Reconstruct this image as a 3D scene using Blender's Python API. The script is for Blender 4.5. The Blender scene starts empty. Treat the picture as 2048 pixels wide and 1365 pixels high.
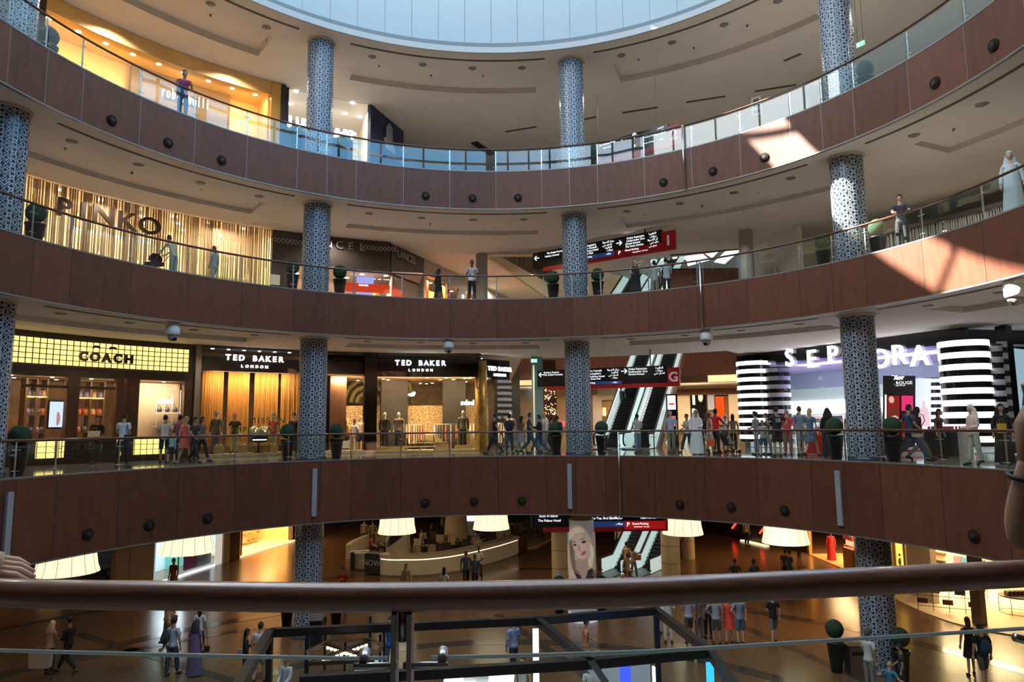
import bpy, bmesh, math, random
import numpy as np
from mathutils import Vector, Matrix
random.seed(7)
SC = bpy.context.scene
COL = SC.collection
PI = math.pi
def rad(a): return a*PI/180

# ------------------------------------------------------------------ camera
R = 15.0
ZC = 9.1
CAM = np.array([0.0, -17.973, ZC])
FPX, PITCH, ROLL, YAW = 1392.4, .1202, -.0105, .027
_cy, _sy, _cp, _sp, _cr, _sr = math.cos(YAW), math.sin(YAW), math.cos(PITCH), math.sin(PITCH), math.cos(ROLL), math.sin(ROLL)
_RX = np.array([_cy, -_sy, 0]); _FY = np.array([_sy, _cy, 0]); _UZ = np.array([0, 0, 1.])
FWD = _cp*_FY+_sp*_UZ; _up0 = -_sp*_FY+_cp*_UZ
RIGHT = _cr*_RX+_sr*_up0; UP = -_sr*_RX+_cr*_up0
cam_d = bpy.data.cameras.new('camera'); cam = bpy.data.objects.new('camera', cam_d); COL.objects.link(cam)
cam_d.sensor_width = 36; cam_d.lens = FPX/2048*36; cam_d.clip_start = .05; cam_d.clip_end = 500
cam.matrix_world = Matrix(((RIGHT[0], UP[0], -FWD[0], CAM[0]), (RIGHT[1], UP[1], -FWD[1], CAM[1]), (RIGHT[2], UP[2], -FWD[2], CAM[2]), (0, 0, 0, 1)))
SC.camera = cam
# ------------------------------------------------------------------ world, sun, skylight, exposure
wd = bpy.data.worlds.new('world'); SC.world = wd; wd.use_nodes = True
bg = wd.node_tree.nodes['Background']; bg.inputs[1].default_value = 6.0
_g = wd.node_tree.nodes.new('ShaderNodeTexCoord'); _d = wd.node_tree.nodes.new('ShaderNodeVectorMath'); _d.operation = 'DOT_PRODUCT'
_d.inputs[1].default_value = (-.74, .09, .665)
_r = wd.node_tree.nodes.new('ShaderNodeValToRGB'); _r.color_ramp.elements[0].position = .1; _r.color_ramp.elements[0].color = (.16, .42, .72, 1)
_r.color_ramp.elements[1].position = .97; _r.color_ramp.elements[1].color = (1.0, 1.05, 1.1, 1)
wd.node_tree.links.new(_g.outputs['Generated'], _d.inputs[0]); wd.node_tree.links.new(_d.outputs['Value'], _r.inputs[0]); wd.node_tree.links.new(_r.outputs[0], bg.inputs[0])
SUN_AZ, SUN_TAN = rad(97-180), .896          # sun stands to the left of the dome
sd = bpy.data.lights.new('sun', 'SUN'); sd.energy = 52; sd.angle = rad(.6); sd.color = (1, .93, .82)
so = bpy.data.objects.new('sun', sd); COL.objects.link(so)
so.rotation_euler = Vector((math.sin(SUN_AZ), math.cos(SUN_AZ), SUN_TAN)).to_track_quat('Z', 'Y').to_euler()
so.location = (-30, 6, 60)
def area(name, loc, size, power, color, direction=(0, 0, -1), sizey=None, spread=None):
    d = bpy.data.lights.new(name, 'AREA'); d.energy = power; d.color = color
    d.shape = 'RECTANGLE'; d.size = size; d.size_y = sizey or size
    if spread: d.spread = spread
    o = bpy.data.objects.new(name, d); COL.objects.link(o); o.location = loc
    o.rotation_euler = Vector([-c for c in direction]).to_track_quat('Z', 'Y').to_euler()
    return o
SC.view_settings.view_transform = 'Standard'; SC.view_settings.look = 'None'
SC.view_settings.exposure = 0.0; SC.view_settings.gamma = 1.0; SC.view_settings.use_curve_mapping = False

# levels (z of floor top / underside of slab edge)
ZL = dict(top=27.7, L2=21.49, L2b=19.58, L1=15.11, L1b=13.20, G=7.64, Gb=4.99, LG=0.0)

# ------------------------------------------------------------------ geometry helpers
def pol(r, th, z=0.0):
    return (r*math.sin(rad(th)), r*math.cos(rad(th)), z)
def ray(x, y): return FWD+RIGHT*(x-1024)/FPX+UP*(682.5-y)/FPX
def at_z(x, y, z):                    # the point of height z seen at a place in the photograph
    d = ray(x, y); return CAM+d*(z-CAM[2])/d[2]
def at_r(x, y, r):
    d = ray(x, y); a = d[0]**2+d[1]**2; b = 2*(CAM[0]*d[0]+CAM[1]*d[1]); c = CAM[0]**2+CAM[1]**2-r*r
    return CAM+d*((-b+math.sqrt(b*b-4*a*c))/2/a)
def at_pl(x, y, A, B):                # on the vertical plane through A and B
    d = ray(x, y); nx, ny = -(B[1]-A[1]), B[0]-A[0]
    t = (nx*(A[0]-CAM[0])+ny*(A[1]-CAM[1]))/(nx*d[0]+ny*d[1]); return CAM+d*t
def polof(p): return math.hypot(p[0], p[1]), math.degrees(math.atan2(p[0], p[1]))

class MB:
    def __init__(s): s.v = []; s.f = []; s.m = []; s.cur = 0; s.sm = []; s.smooth = False
    def add(s, vs, fs):
        o = len(s.v); s.v += [tuple(map(float, p)) for p in vs]
        for f in fs: s.f.append(tuple(i+o for i in f)); s.m.append(s.cur); s.sm.append(s.smooth)
        return s
    def box(s, c, size, rz=0.0, M=None):
        x, y, z = (k/2 for k in size); vs = []
        ca, sa = math.cos(rz), math.sin(rz)
        for dz in (-z, z):
            for dx, dy in ((-x, -y), (x, -y), (x, y), (-x, y)):
                p = (c[0]+dx*ca-dy*sa, c[1]+dx*sa+dy*ca, c[2]+dz)
                if M: p = tuple(M @ Vector(p))
                vs.append(p)
        return s.add(vs, [(0, 3, 2, 1), (4, 5, 6, 7), (0, 1, 5, 4), (1, 2, 6, 5), (2, 3, 7, 6), (3, 0, 4, 7)])
    def wallbox(s, A, B, z0, z1, t):       # box standing on segment A-B, thickness t to its left side
        A = np.array(A[:2], float); B = np.array(B[:2], float); d = B-A; n = np.array([-d[1], d[0]])/max(np.linalg.norm(d), 1e-9)*t
        q = [A, B, B+n, A+n]
        if t < 0: q = q[::-1]
        return s.add([(p[0], p[1], z0) for p in q]+[(p[0], p[1], z1) for p in q], [(0, 3, 2, 1), (4, 5, 6, 7), (0, 1, 5, 4), (1, 2, 6, 5), (2, 3, 7, 6), (3, 0, 4, 7)])
    def arc(s, r0, r1, t0, t1, z0, z1, n=None, rf=None):   # solid ring sector; rf offsets radius
        n = n or max(1, int(abs(t1-t0)/1.5)); vs = []; fs = []
        for i in range(n+1):
            t = t0+(t1-t0)*i/n; e = rf(t) if rf else 0
            vs += [pol(r0+e, t, z0), pol(r1+e, t, z0), pol(r1+e, t, z1), pol(r0+e, t, z1)]
        for i in range(n):
            a = i*4; b = a+4
            fs += [(a, b, b+1, a+1), (a+1, b+1, b+2, a+2), (a+2, b+2, b+3, a+3), (a+3, b+3, b, a)]
        fs += [(0, 1, 2, 3), (n*4+3, n*4+2, n*4+1, n*4)]
        return s.add(vs, fs)
    def cyl(s, p0, p1, r0, r1=None, n=12, cap=True):
        r1 = r0 if r1 is None else r1
        a = Vector(p0); b = Vector(p1); ax = (b-a).normalized()
        u = ax.orthogonal().normalized(); w = ax.cross(u); vs = []
        for p, r in ((a, r0), (b, r1)):
            for i in range(n):
                t = 2*PI*i/n; vs.append(tuple(p+(u*math.cos(t)+w*math.sin(t))*r))
        sm = s.smooth; s.smooth = True
        s.add(vs, [(i, (i+1) % n, n+(i+1) % n, n+i) for i in range(n)]); s.smooth = sm
        if cap:
            o = len(s.v)-2*n
            s.f += [tuple(o+i for i in range(n))[::-1], tuple(o+n+i for i in range(n))]; s.m += [s.cur]*2; s.sm += [False]*2
        return s
    def tube(s, pts, r, n=8, cap=True, closed=False):
        P = [Vector(p) for p in pts]; m = len(P); vs = []; u = None
        for i, p in enumerate(P):
            a = P[max(i-1, 0)]; b = P[min(i+1, m-1)]; ax = (b-a).normalized()
            if u is None: u = ax.orthogonal().normalized()
            u = (u-ax*u.dot(ax)).normalized(); w = ax.cross(u)
            rr = r[i] if isinstance(r, (list, tuple)) else r
            for k in range(n):
                t = 2*PI*k/n; vs.append(tuple(p+(u*math.cos(t)+w*math.sin(t))*rr))
        fs = []
        for i in range(m-1):
            for k in range(n): fs.append((i*n+k, i*n+(k+1) % n, (i+1)*n+(k+1) % n, (i+1)*n+k))
        sm = s.smooth; s.smooth = True
        if cap: fs += [tuple(range(n))[::-1], tuple((m-1)*n+k for k in range(n))]
        s.add(vs, fs); s.smooth = sm
        return s
    def lathe(s, prof, c=(0, 0, 0), n=24, a0=0, a1=2*PI, sx=1, sy=1):
        full = abs(a1-a0-2*PI) < 1e-6; m = n if full else n+1; vs = []
        for r, z in prof:
            for i in range(m):
                t = a0+(a1-a0)*i/n; vs.append((c[0]+r*math.cos(t)*sx, c[1]+r*math.sin(t)*sy, c[2]+z))
        fs = []
        for j in range(len(prof)-1):
            for i in range(n):
                k = (i+1) % m; fs.append((j*m+i, j*m+k, (j+1)*m+k, (j+1)*m+i))
        sm = s.smooth; s.smooth = True; s.add(vs, fs); s.smooth = sm
        return s
    def sphere(s, c, r, nu=12, nv=8):
        rx, ry, rz = r if isinstance(r, (tuple, list)) else (r, r, r)
        vs = [(c[0], c[1], c[2]-rz)]
        for j in range(1, nv):
            ph = -PI/2+PI*j/nv
            for i in range(nu):
                t = 2*PI*i/nu; vs.append((c[0]+rx*math.cos(ph)*math.cos(t), c[1]+ry*math.cos(ph)*math.sin(t), c[2]+rz*math.sin(ph)))
        vs.append((c[0], c[1], c[2]+rz)); fs = []
        for i in range(nu): fs.append((0, 1+(i+1) % nu, 1+i))
        for j in range(nv-2):
            for i in range(nu):
                a = 1+j*nu; fs.append((a+i, a+(i+1) % nu, a+nu+(i+1) % nu, a+nu+i))
        L = len(vs)-1; a = 1+(nv-2)*nu
        for i in range(nu): fs.append((a+i, a+(i+1) % nu, L))
        sm = s.smooth; s.smooth = True; s.add(vs, fs); s.smooth = sm
        return s
    def prism(s, poly, z0, z1):            # poly: list of (x, y)
        n = len(poly); vs = [(p[0], p[1], z0) for p in poly]+[(p[0], p[1], z1) for p in poly]
        return s.add(vs, [tuple(range(n))[::-1], tuple(n+i for i in range(n))]+[(i, (i+1) % n, n+(i+1) % n, n+i) for i in range(n)])
    def slab(s, pts, nrm, t):              # polygon in space thickened along nrm
        n = len(pts); N = Vector(nrm).normalized()*t
        vs = [tuple(p) for p in pts]+[tuple(Vector(p)+N) for p in pts]
        return s.add(vs, [tuple(range(n)), tuple(n+i for i in range(n))[::-1]]+[(i, n+i, n+(i+1) % n, (i+1) % n) for i in range(n)])
def obj(name, mb, mats, parent=None, world=True):
    if world and parent is not None:
        inv = parent.matrix_basis.inverted()
        if parent.parent is not None: inv = inv @ parent.parent.matrix_basis.inverted()
        vs = [tuple(inv @ Vector(p)) for p in mb.v]
    else: vs = mb.v
    me = bpy.data.meshes.new(name); me.from_pydata(vs, [], mb.f)
    if not isinstance(mats, (list, tuple)): mats = [mats]
    for m in mats: me.materials.append(m)
    me.polygons.foreach_set('material_index', mb.m); me.polygons.foreach_set('use_smooth', mb.sm)
    o = bpy.data.objects.new(name, me); COL.objects.link(o)
    if parent is not None: o.parent = parent
    return o
def thing(name, label, cat, loc=(0, 0, 0), rotz=0.0, group=None, kind=None):
    o = bpy.data.objects.new(name, None); COL.objects.link(o); o.location = loc; o.rotation_euler = (0, 0, rotz)
    o.empty_display_size = .2
    o.matrix_basis = Matrix.Translation(loc) @ Matrix.Rotation(rotz, 4, 'Z')
    return tag(o, label, cat, group, kind)
def tag(o, label=None, cat=None, group=None, kind=None):
    if label: o['label'] = label
    if cat: o['category'] = cat
    if group: o['group'] = group
    if kind: o['kind'] = kind
    return o
def struct(name, mb, m, label=None):
    o = obj(name, mb, m); o['kind'] = 'structure'
    if label: o['label'] = label; o['category'] = name.split('_')[0]
    return o
def copy_tree(o, parent=None):
    c = o.copy(); COL.objects.link(c)
    if parent is not None: c.parent = parent
    for ch in o.children: copy_tree(ch, c)
    return c
def place(o, loc, rotz):
    o.location = loc; o.rotation_euler = (0, 0, rotz); o.matrix_basis = Matrix.Translation(loc) @ Matrix.Rotation(rotz, 4, 'Z'); return o

# ------------------------------------------------------------------ materials
MATS = {}
def mat(name, col, rough=.5, metal=0.0, emit=None, es=0.0, spec=None, noise=0.0, nscale=3.0, nstretch=(1, 1, 1), coat=0.0, objvar=0.0, bump=0.0):
    if name in MATS: return MATS[name]
    m = bpy.data.materials.new(name); m.use_nodes = True; nt = m.node_tree; b = nt.nodes['Principled BSDF']
    b.inputs['Base Color'].default_value = (*col, 1); b.inputs['Roughness'].default_value = rough; b.inputs['Metallic'].default_value = metal
    if spec is not None: b.inputs['Specular IOR Level'].default_value = spec
    if coat: b.inputs['Coat Weight'].default_value = coat; b.inputs['Coat Roughness'].default_value = .1
    if emit: b.inputs['Emission Color'].default_value = (*emit, 1); b.inputs['Emission Strength'].default_value = es
    if noise or objvar:
        tc = nt.nodes.new('ShaderNodeTexCoord'); mp = nt.nodes.new('ShaderNodeMapping'); mp.inputs['Scale'].default_value = nstretch
        nz = nt.nodes.new('ShaderNodeTexNoise'); nz.inputs['Scale'].default_value = nscale; nz.inputs['Detail'].default_value = 5
        geo = nt.nodes.new('ShaderNodeNewGeometry')
        nt.links.new(geo.outputs['Position'], mp.inputs['Vector']); nt.links.new(mp.outputs[0], nz.inputs['Vector'])
        mr = nt.nodes.new('ShaderNodeMapRange'); mr.inputs['From Min'].default_value = .3; mr.inputs['From Max'].default_value = .7
        mr.inputs['To Min'].default_value = 1-noise; mr.inputs['To Max'].default_value = 1+noise
        nt.links.new(nz.outputs['Fac'], mr.inputs['Value'])
        oi = nt.nodes.new('ShaderNodeObjectInfo'); m2 = nt.nodes.new('ShaderNodeMapRange')
        m2.inputs['To Min'].default_value = 1-objvar; m2.inputs['To Max'].default_value = 1+objvar
        nt.links.new(oi.outputs['Random'], m2.inputs['Value'])
        mu = nt.nodes.new('ShaderNodeMath'); mu.operation = 'MULTIPLY'; nt.links.new(mr.outputs[0], mu.inputs[0]); nt.links.new(m2.outputs[0], mu.inputs[1])
        vm = nt.nodes.new('ShaderNodeVectorMath'); vm.operation = 'SCALE'; vm.inputs[0].default_value = col
        nt.links.new(mu.outputs[0], vm.inputs['Scale']); nt.links.new(vm.outputs[0], b.inputs['Base Color'])
        if bump:
            bp = nt.nodes.new('ShaderNodeBump'); bp.inputs['Strength'].default_value = bump; bp.inputs['Distance'].default_value = .02
            nt.links.new(nz.outputs['Fac'], bp.inputs['Height']); nt.links.new(bp.outputs[0], b.inputs['Normal'])
    MATS[name] = m; return m
def glow(name, col, s):
    if name in MATS: return MATS[name]
    m = bpy.data.materials.new(name); m.use_nodes = True; nt = m.node_tree; nt.nodes.clear()
    e = nt.nodes.new('ShaderNodeEmission'); e.inputs[0].default_value = (*col, 1); e.inputs[1].default_value = s
    o = nt.nodes.new('ShaderNodeOutputMaterial'); nt.links.new(e.outputs[0], o.inputs[0]); MATS[name] = m; return m
def glass(name, tint=(.85, .95, .92), ior=1.5, refl=1.0, rough=0.0):
    m = bpy.data.materials.new(name); m.use_nodes = True; nt = m.node_tree; nt.nodes.clear()
    t = nt.nodes.new('ShaderNodeBsdfTransparent'); t.inputs[0].default_value = (*tint, 1)
    g = nt.nodes.new('ShaderNodeBsdfGlossy'); g.inputs['Roughness'].default_value = rough; g.inputs[0].default_value = (refl, refl, refl, 1)
    f = nt.nodes.new('ShaderNodeFresnel'); f.inputs[0].default_value = ior
    ge = nt.nodes.new('ShaderNodeNewGeometry'); mr = nt.nodes.new('ShaderNodeMapRange'); mr.inputs['To Min'].default_value = ior; mr.inputs['To Max'].default_value = 1/ior
    nt.links.new(ge.outputs['Backfacing'], mr.inputs['Value']); nt.links.new(mr.outputs[0], f.inputs['IOR'])   # same reflectance from either side
    mx = nt.nodes.new('ShaderNodeMixShader'); o = nt.nodes.new('ShaderNodeOutputMaterial')
    nt.links.new(f.outputs[0], mx.inputs[0]); nt.links.new(t.outputs[0], mx.inputs[1]); nt.links.new(g.outputs[0], mx.inputs[2]); nt.links.new(mx.outputs[0], o.inputs[0])
    MATS[name] = m; return m
M_wood = mat('fascia_veneer', (.130, .046, .024), .45, spec=.35, noise=.16, nscale=1.2, nstretch=(5, 5, .9), objvar=.14)
M_rail = mat('handrail_timber', (.075, .030, .018), .22, noise=.3, nscale=6, nstretch=(1, 6, 6), coat=.5)
M_gap = mat('dark_gap', (.012, .010, .010), .6)
M_steel = mat('brushed_steel', (.55, .55, .56), .28, 1.0)
M_trim = mat('trim_metal', (.26, .25, .24), .45, .6)
M_dsteel = mat('dark_steel', (.10, .10, .11), .35, .8)
M_ceil = mat('ceiling_plaster', (.66, .62, .57), .85, noise=.03, nscale=.6)
M_ceild = mat('ceiling_slot', (.10, .09, .08), .7)
M_white = mat('white_paint', (.78, .78, .76), .6)
M_cream = mat('cream_paint', (.62, .53, .40), .6, noise=.05, nscale=.7)
M_black = mat('black_gloss', (.012, .012, .014), .12)
M_blackm = mat('black_matte', (.015, .015, .016), .6)
M_col = mat('column_core', (.055, .075, .10), .2, .2)
M_lat = mat('column_lattice', (.50, .56, .62), .35)
M_gcol = mat('grey_column', (.30, .30, .31), .5)
M_glass = glass('rail_glass', (.84, .95, .92), 1.85)
M_shopglass = glass('shop_glass', (.93, .95, .94), 1.45)
M_drum = mat('dome_panel', (.44, .51, .53), .6)
M_text = glow('letter_white', (1, 1, 1), 3.0)

# ------------------------------------------------------------------ seams of the fascia panels
WIDE, NARR, TH0 = 8.577, 5.2025, 14.4558
def seam(i):
    s = 0.0
    if i >= 4:
        for a in range(4, i): s += NARR if a % 6 in (3, 4) else WIDE
    else:
        for a in range(i, 4): s -= NARR if a % 6 in (3, 4) else WIDE
    return TH0+s
COLTH = [seam(-8), seam(-2), seam(4), seam(10)]
TH_END = seam(16)   # visible ring runs from seam(-14) to seam(16)
TH_BEG = seam(-13)
def near(th):        # the ring widens a little towards the camera's side
    a = abs((th+180) % 360-180)
    return 0 if a < 100 else 1.32*min(1, (a-100)/50)**2*(3-2*min(1, (a-100)/50))

# ------------------------------------------------------------------ structure: floors, ceilings, drum
def ring_floor(name, z0, z1, rin, rout, m, label, t0=-180, t1=180):
    mb = MB(); n = 180; vs = []; fs = []
    for i in range(n+1):
        t = t0+(t1-t0)*i/n; ri = rin+near(t); ro = rout(t) if callable(rout) else rout
        vs += [pol(ri, t, z0), pol(ro, t, z0), pol(ro, t, z1), pol(ri, t, z1)]
    for i in range(n):
        a = i*4; b = a+4; fs += [(a, b, b+1, a+1), (a+1, b+1, b+2, a+2), (a+2, b+2, b+3, a+3), (a+3, b+3, b, a)]
    mb.add(vs, fs); return struct(name, mb, m, label)
def ringc(name, z, rin, rout, m, label, coffer, thick=.25):
    """ceiling with coffers between the columns"""
    mb = MB(); r0c, r1c, dep, marg = coffer
    rs = [rin, r0c, r1c, (r1c+rout)/2 if not callable(rout) else None, rout]
    tcs = []; 
    for k in range(-3, 4):
        c = TH0+k*44.714; tcs.append((c+marg, c+44.714-marg))
    ths = sorted(set([-180.0, 180.0]+[t for ab in tcs for t in ab if -180 < t < 180]+[-180+2*i for i in range(181)]))
    def inc(t): return any(a <= t <= b for a, b in tcs)
    for t0, t1 in zip(ths[:-1], ths[1:]):
        if t1-t0 < 1e-6: continue
        cf = inc((t0+t1)/2)
        def R0(t): return rin+near(t)
        ro0 = rout(t0) if callable(rout) else rout; ro1 = rout(t1) if callable(rout) else rout
        bands = [(R0(t0), r0c, R0(t1), r0c, z), (r0c, r1c, r0c, r1c, z+dep if cf else z), (r1c, ro0, r1c, ro1, z)]
        for a0, b0, a1, b1, zz in bands:
            mb.add([pol(a0, t0, zz), pol(b0, t0, zz), pol(b1, t1, zz), pol(a1, t1, zz)], [(0, 1, 2, 3)])
        if cf:
            for rr in (r0c, r1c):
                mb.add([pol(rr, t0, z), pol(rr, t1, z), pol(rr, t1, z+dep), pol(rr, t0, z+dep)], [(0, 1, 2, 3)])
    for a, b in tcs:
        for t in (a, b): mb.add([pol(r0c, t, z), pol(r1c, t, z), pol(r1c, t, z+dep), pol(r0c, t, z+dep)], [(0, 1, 2, 3)])
    return struct(name, mb, m, label)

def void_l2(t):      # the upper slab opens to the side hall with its skylights
    return 27.5 if 20 < t < 37 else 46
def void_l1(t):      # gallery slabs stop where the escalator hall opens behind them
    return 25.2 if 2 < t < 33 else 46
def floor_mat(name, col, rough, band=None):
    m = mat(name, col, rough, noise=.12, nscale=.8, coat=.0)
    return m
M_floorG = mat('polished_stone', (.30, .27, .23), .07, noise=.12, nscale=.5, spec=.8)
ring_floor('floor', ZL['G']-.25, ZL['G'], R+.12, 46, M_floorG, 'polished stone walkway of the ground level')
ring_floor('floor', ZL['L1']-.25, ZL['L1'], R+.12, void_l1, M_floorG, 'stone walkway of the first level')
ring_floor('floor', ZL['L2']-.25, ZL['L2'], R+.12, void_l2, M_floorG, 'stone walkway of the second level')
ringc('ceiling', ZL['L2b'], R+.16, void_l2, M_ceil, 'coffered ceiling under the second level', (17.6, 19.7, .22, 7))
ringc('ceiling', ZL['L1b'], R+.16, void_l1, M_ceil, 'coffered ceiling under the first level', (17.6, 19.7, .22, 7))
ringc('ceiling', ZL['Gb'], R+.16, 60, M_ceil, 'ceiling over the lower ground concourse', (17.6, 19.7, .22, 7))
ringc('ceiling', ZL['top'], 15.02, 46, M_ceil, 'top ceiling around the round skylight', (17.3, 19.4, .32, 7))
# lip of the oculus, cove and dome drum
mb = MB(); mb.arc(15.0, 15.12, -180, 180, ZL['top']-.02, ZL['top']+.28, 160, near); struct('trim_oculus_lip', mb, mat('lip_paint', (.50, .51, .50), .6), 'white lip edging the round skylight')
mb = MB(); mb.arc(15.1, 15.4, -180, 180, ZL['top']+.26, ZL['top']+.28, 160, near); mb.arc(15.22, 15.28, -180, 180, ZL['top']+.28, ZL['top']+.62, 160, near); struct('trim_oculus_cove', mb, mat('cove_grey', (.20, .235, .25), .7))
HR = 37.5
dr = thing('dome_drum', 'pale blue drum of tall wall panels rising above the round skylight opening', 'dome', (0, 0, ZL['top']))
for k in range(-10, 10):
    t0 = k*5+.03; t1 = (k+1)*5-.03
    mb = MB(); mb.arc(15.3, 15.4, t0, t1, ZL['top']+.62, HR, 2); obj('drum_panel', mb, M_drum, dr)
mb = MB(); mb.arc(15.405, 15.5, -50, 50, ZL['top']+.42, HR, 80); obj('drum_backing', mb, M_gap, dr)
mb = MB(); mb.arc(15.3, 15.5, -120, -50, ZL['top']+.9, 32.5, 40, near); struct('wall_drum_left', mb, M_drum, 'lower wall of the drum on the sunny side')
mb = MB(); mb.arc(15.3, 15.4, -120, -50, 32.5, HR, 40, near); struct('drum_reflection_glow', mb, glow('reflection_glow', (.86, .95, 1.0), 7.0))  # unseen glowing band, added to brighten reflections in the balustrade glass
# clear clerestory windows of the drum: open to the sky behind dark mullions
mb = MB()
for t in range(50, 241, 8):
    tt = t if t <= 180 else t-360
    mb.arc(15.4+near(tt), 15.6+near(tt), tt-.35, tt+.35, ZL['top']+.3, HR, 1)
for z in (ZL['top']+.42, 30.9, 34.1, HR-.2):
    mb.arc(15.4, 15.6, 50, 180, z, z+.2, 50, near); mb.arc(15.4, 15.6, -180, -120, z, z+.2, 30, near)
for t in range(-118, -50, 8): mb.arc(15.2+near(t), 15.29+near(t), t-.3, t+.3, 32.5, HR, 1)
struct('window_clerestory', mb, M_dsteel)
# roof: glowing disc added for ambient fill, open glazed ring around it
mb = MB(); mb.lathe([(0.01, 0), (12.5, 0)], (0, 0, HR), 90); struct('ceiling_skylight_disc', mb, glow('roof_fill_glow', (.72, .86, 1.0), 2.2))
mb = MB()
for k in range(24): mb.arc(12.4, 16.4, k*15-.25-180, k*15+.25-180, HR, HR+.3, 1)
mb.arc(12.4, 12.6, -180, 180, HR+.01, HR+.3, 120); struct('window_roof_ring', mb, M_dsteel)
mb = MB(); mb.arc(12.4, 14.8, -13.5, 60, HR+.31, HR+.4, 40); mb.arc(14.7, 17.4, -180, 180, HR+.31, HR+.4, 120); struct('ceiling_roof_shade', mb, M_ceil)  # unseen opaque sector and rim, added to cut off stray sunlight
# flat roof and outer shell of the building
mb = MB(); mb.arc(15.6, 60, -180, 180, 28.9, 29.2, 120, near); struct('ceiling_roof', mb, M_ceil)
mb = MB(); mb.arc(60, 60.3, -180, 180, 0, 29.0, 120); struct('wall_outer', mb, M_cream)
mb = MB(); mb.arc(45.8, 46, -180, 180, ZL['Gb'], 27.7, 120); 
M_floorLG = mat('brown_stone', (.16, .088, .042), .22, noise=.05, nscale=2, spec=.6)
mb = MB(); mb.lathe([(0.01, 0), (60, 0)], (0, 0, 0), 96); struct('floor', mb, M_floorLG, 'glossy brown stone floor of the lower concourse')

# ------------------------------------------------------------------ fascias and balustrades
LV = [('L2', 'L2b', 'second'), ('L1', 'L1b', 'first'), ('G', 'Gb', 'ground')]
def nozzle(parent, th, z):
    mb = MB(); c = Vector(pol(R-.03, th, z)); n = Vector(pol(-1, th, 0))
    mb.cyl(c, c+n*.03, .20, .185, 20); mb.cyl(c+n*.03, c+n*.06, .15, .13, 20)
    o = obj('air_nozzle', mb, mat('nozzle_dark', (.022, .013, .010), .75, spec=.2), parent)
    mb = MB(); mb.cyl(c+n*.055, c+n*.075, .10, .07, 16); obj('nozzle_eye', mb, M_blackm, o)
NOZ = dict(L2=[(223,241),(336,286),(443,321),(851,392),(945,397),(1036,396),(1327,365),(1426,343),(1529,315),(1871,166),(1988,91)],
           L1=[], G=[(175,1069),(298,1051),(415,1037),(850,1006),(948,1003),(1044,1002),(1360,1009),(1463,1015),(1570,1022),(1949,1073)])
for zt, zb, nm in LV:
    z1, z0 = ZL[zt], ZL[zb]
    fa = thing('balcony_fascia', 'curved timber-clad fascia of the %s-level balcony' % nm, 'balcony fascia', (0, 0, z0))
    for i in range(-14, 17):
        t0, t1 = seam(i)+.05, seam(i+1)-.05
        mb = MB(); mb.arc(R, R+.03, t0, t1, z0+.03, z1-.02, 6); obj('wood_panel', mb, M_wood, fa)
    mb = MB(); mb.arc(R+.035, R+.10, seam(-14), seam(17), z0, z1-.02, 120); obj('backing_strip', mb, M_gap, fa)
    mb = MB(); mb.arc(R-.015, R+.12, seam(-14), seam(17), z0-.03, z0+.02, 120); obj('bottom_trim', mb, M_trim, fa)
    mb = MB(); mb.arc(R-.01, R+.14, seam(-14), seam(17), z1-.02, z1+.03, 120); obj('top_trim', mb, M_trim, fa)
    jm = M_trim if zt == 'L2' else M_dsteel
    for i in range(-14, 18):
        mb = MB(); t = seam(i); mb.arc(R+.0, R+.034, t-.035, t+.035, z0+.03, z1-.02, 1); obj('joint_strip', mb, jm, fa)
    for x, y in NOZ[zt]:
        p = at_r(x, y, R); nozzle(fa, polof(p)[1], p[2])
    # balustrade
    ba = thing('glass_balustrade', 'glass balustrade with dark timber handrail along the %s level' % nm, 'balustrade', (0, 0, z1))
    mb = MB(); mb.tube([pol(R+.06, seam(-14)+(seam(17)-seam(-14))*k/150, z1+1.14) for k in range(151)], .045, 8); obj('handrail', mb, M_rail, ba)
    for i in range(-14, 17):
        t0, t1 = seam(i)+.09, seam(i+1)-.09
        mb = MB(); n = 5; vs = []; fs = []
        for k in range(n+1):
            t = t0+(t1-t0)*k/n; vs += [pol(R+.06, t, z1+.03), pol(R+.06, t, z1+1.04)]
        for k in range(n): fs.append((k*2, k*2+2, k*2+3, k*2+1))
        mb.smooth = True; mb.add(vs, fs); obj('glass_pane', mb, M_glass, ba)
    for i in range(-14, 18):
        mb = MB(); t = seam(i); mb.box(pol(R+.12, t, z1+.56), (.05, .03, 1.1), -rad(t))
        p = obj('post', mb, M_steel, ba)
        mb = MB()
        for zz in (.22, .86):
            mb.cyl(pol(R+.085, t-.55, z1+zz), pol(R+.085, t+.55, z1+zz), .012, None, 6)
        obj('glass_bracket', mb, M_steel, p)
# near side of the ring: plain clad edges
for zt, zb, nm in LV[:2]:
    mb = MB(); mb.arc(R, R+.1, seam(17), 180, ZL[zb], ZL[zt], 60, near); mb.arc(R, R+.1, -180, seam(-14), ZL[zb], ZL[zt], 60, near)
    struct('trim_near_fascia', mb, M_wood, 'timber-clad balcony edge on the viewer side, %s level' % nm)
mb = MB(); mb.arc(R, R+.1, seam(17), 180, ZL['Gb'], ZL['G'], 60, near); mb.arc(R, R+.1, -180, seam(-14), ZL['Gb'], ZL['G'], 60, near)
struct('trim_near_fascia', mb, M_wood, 'timber-clad balcony edge on the viewer side, ground level')

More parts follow.
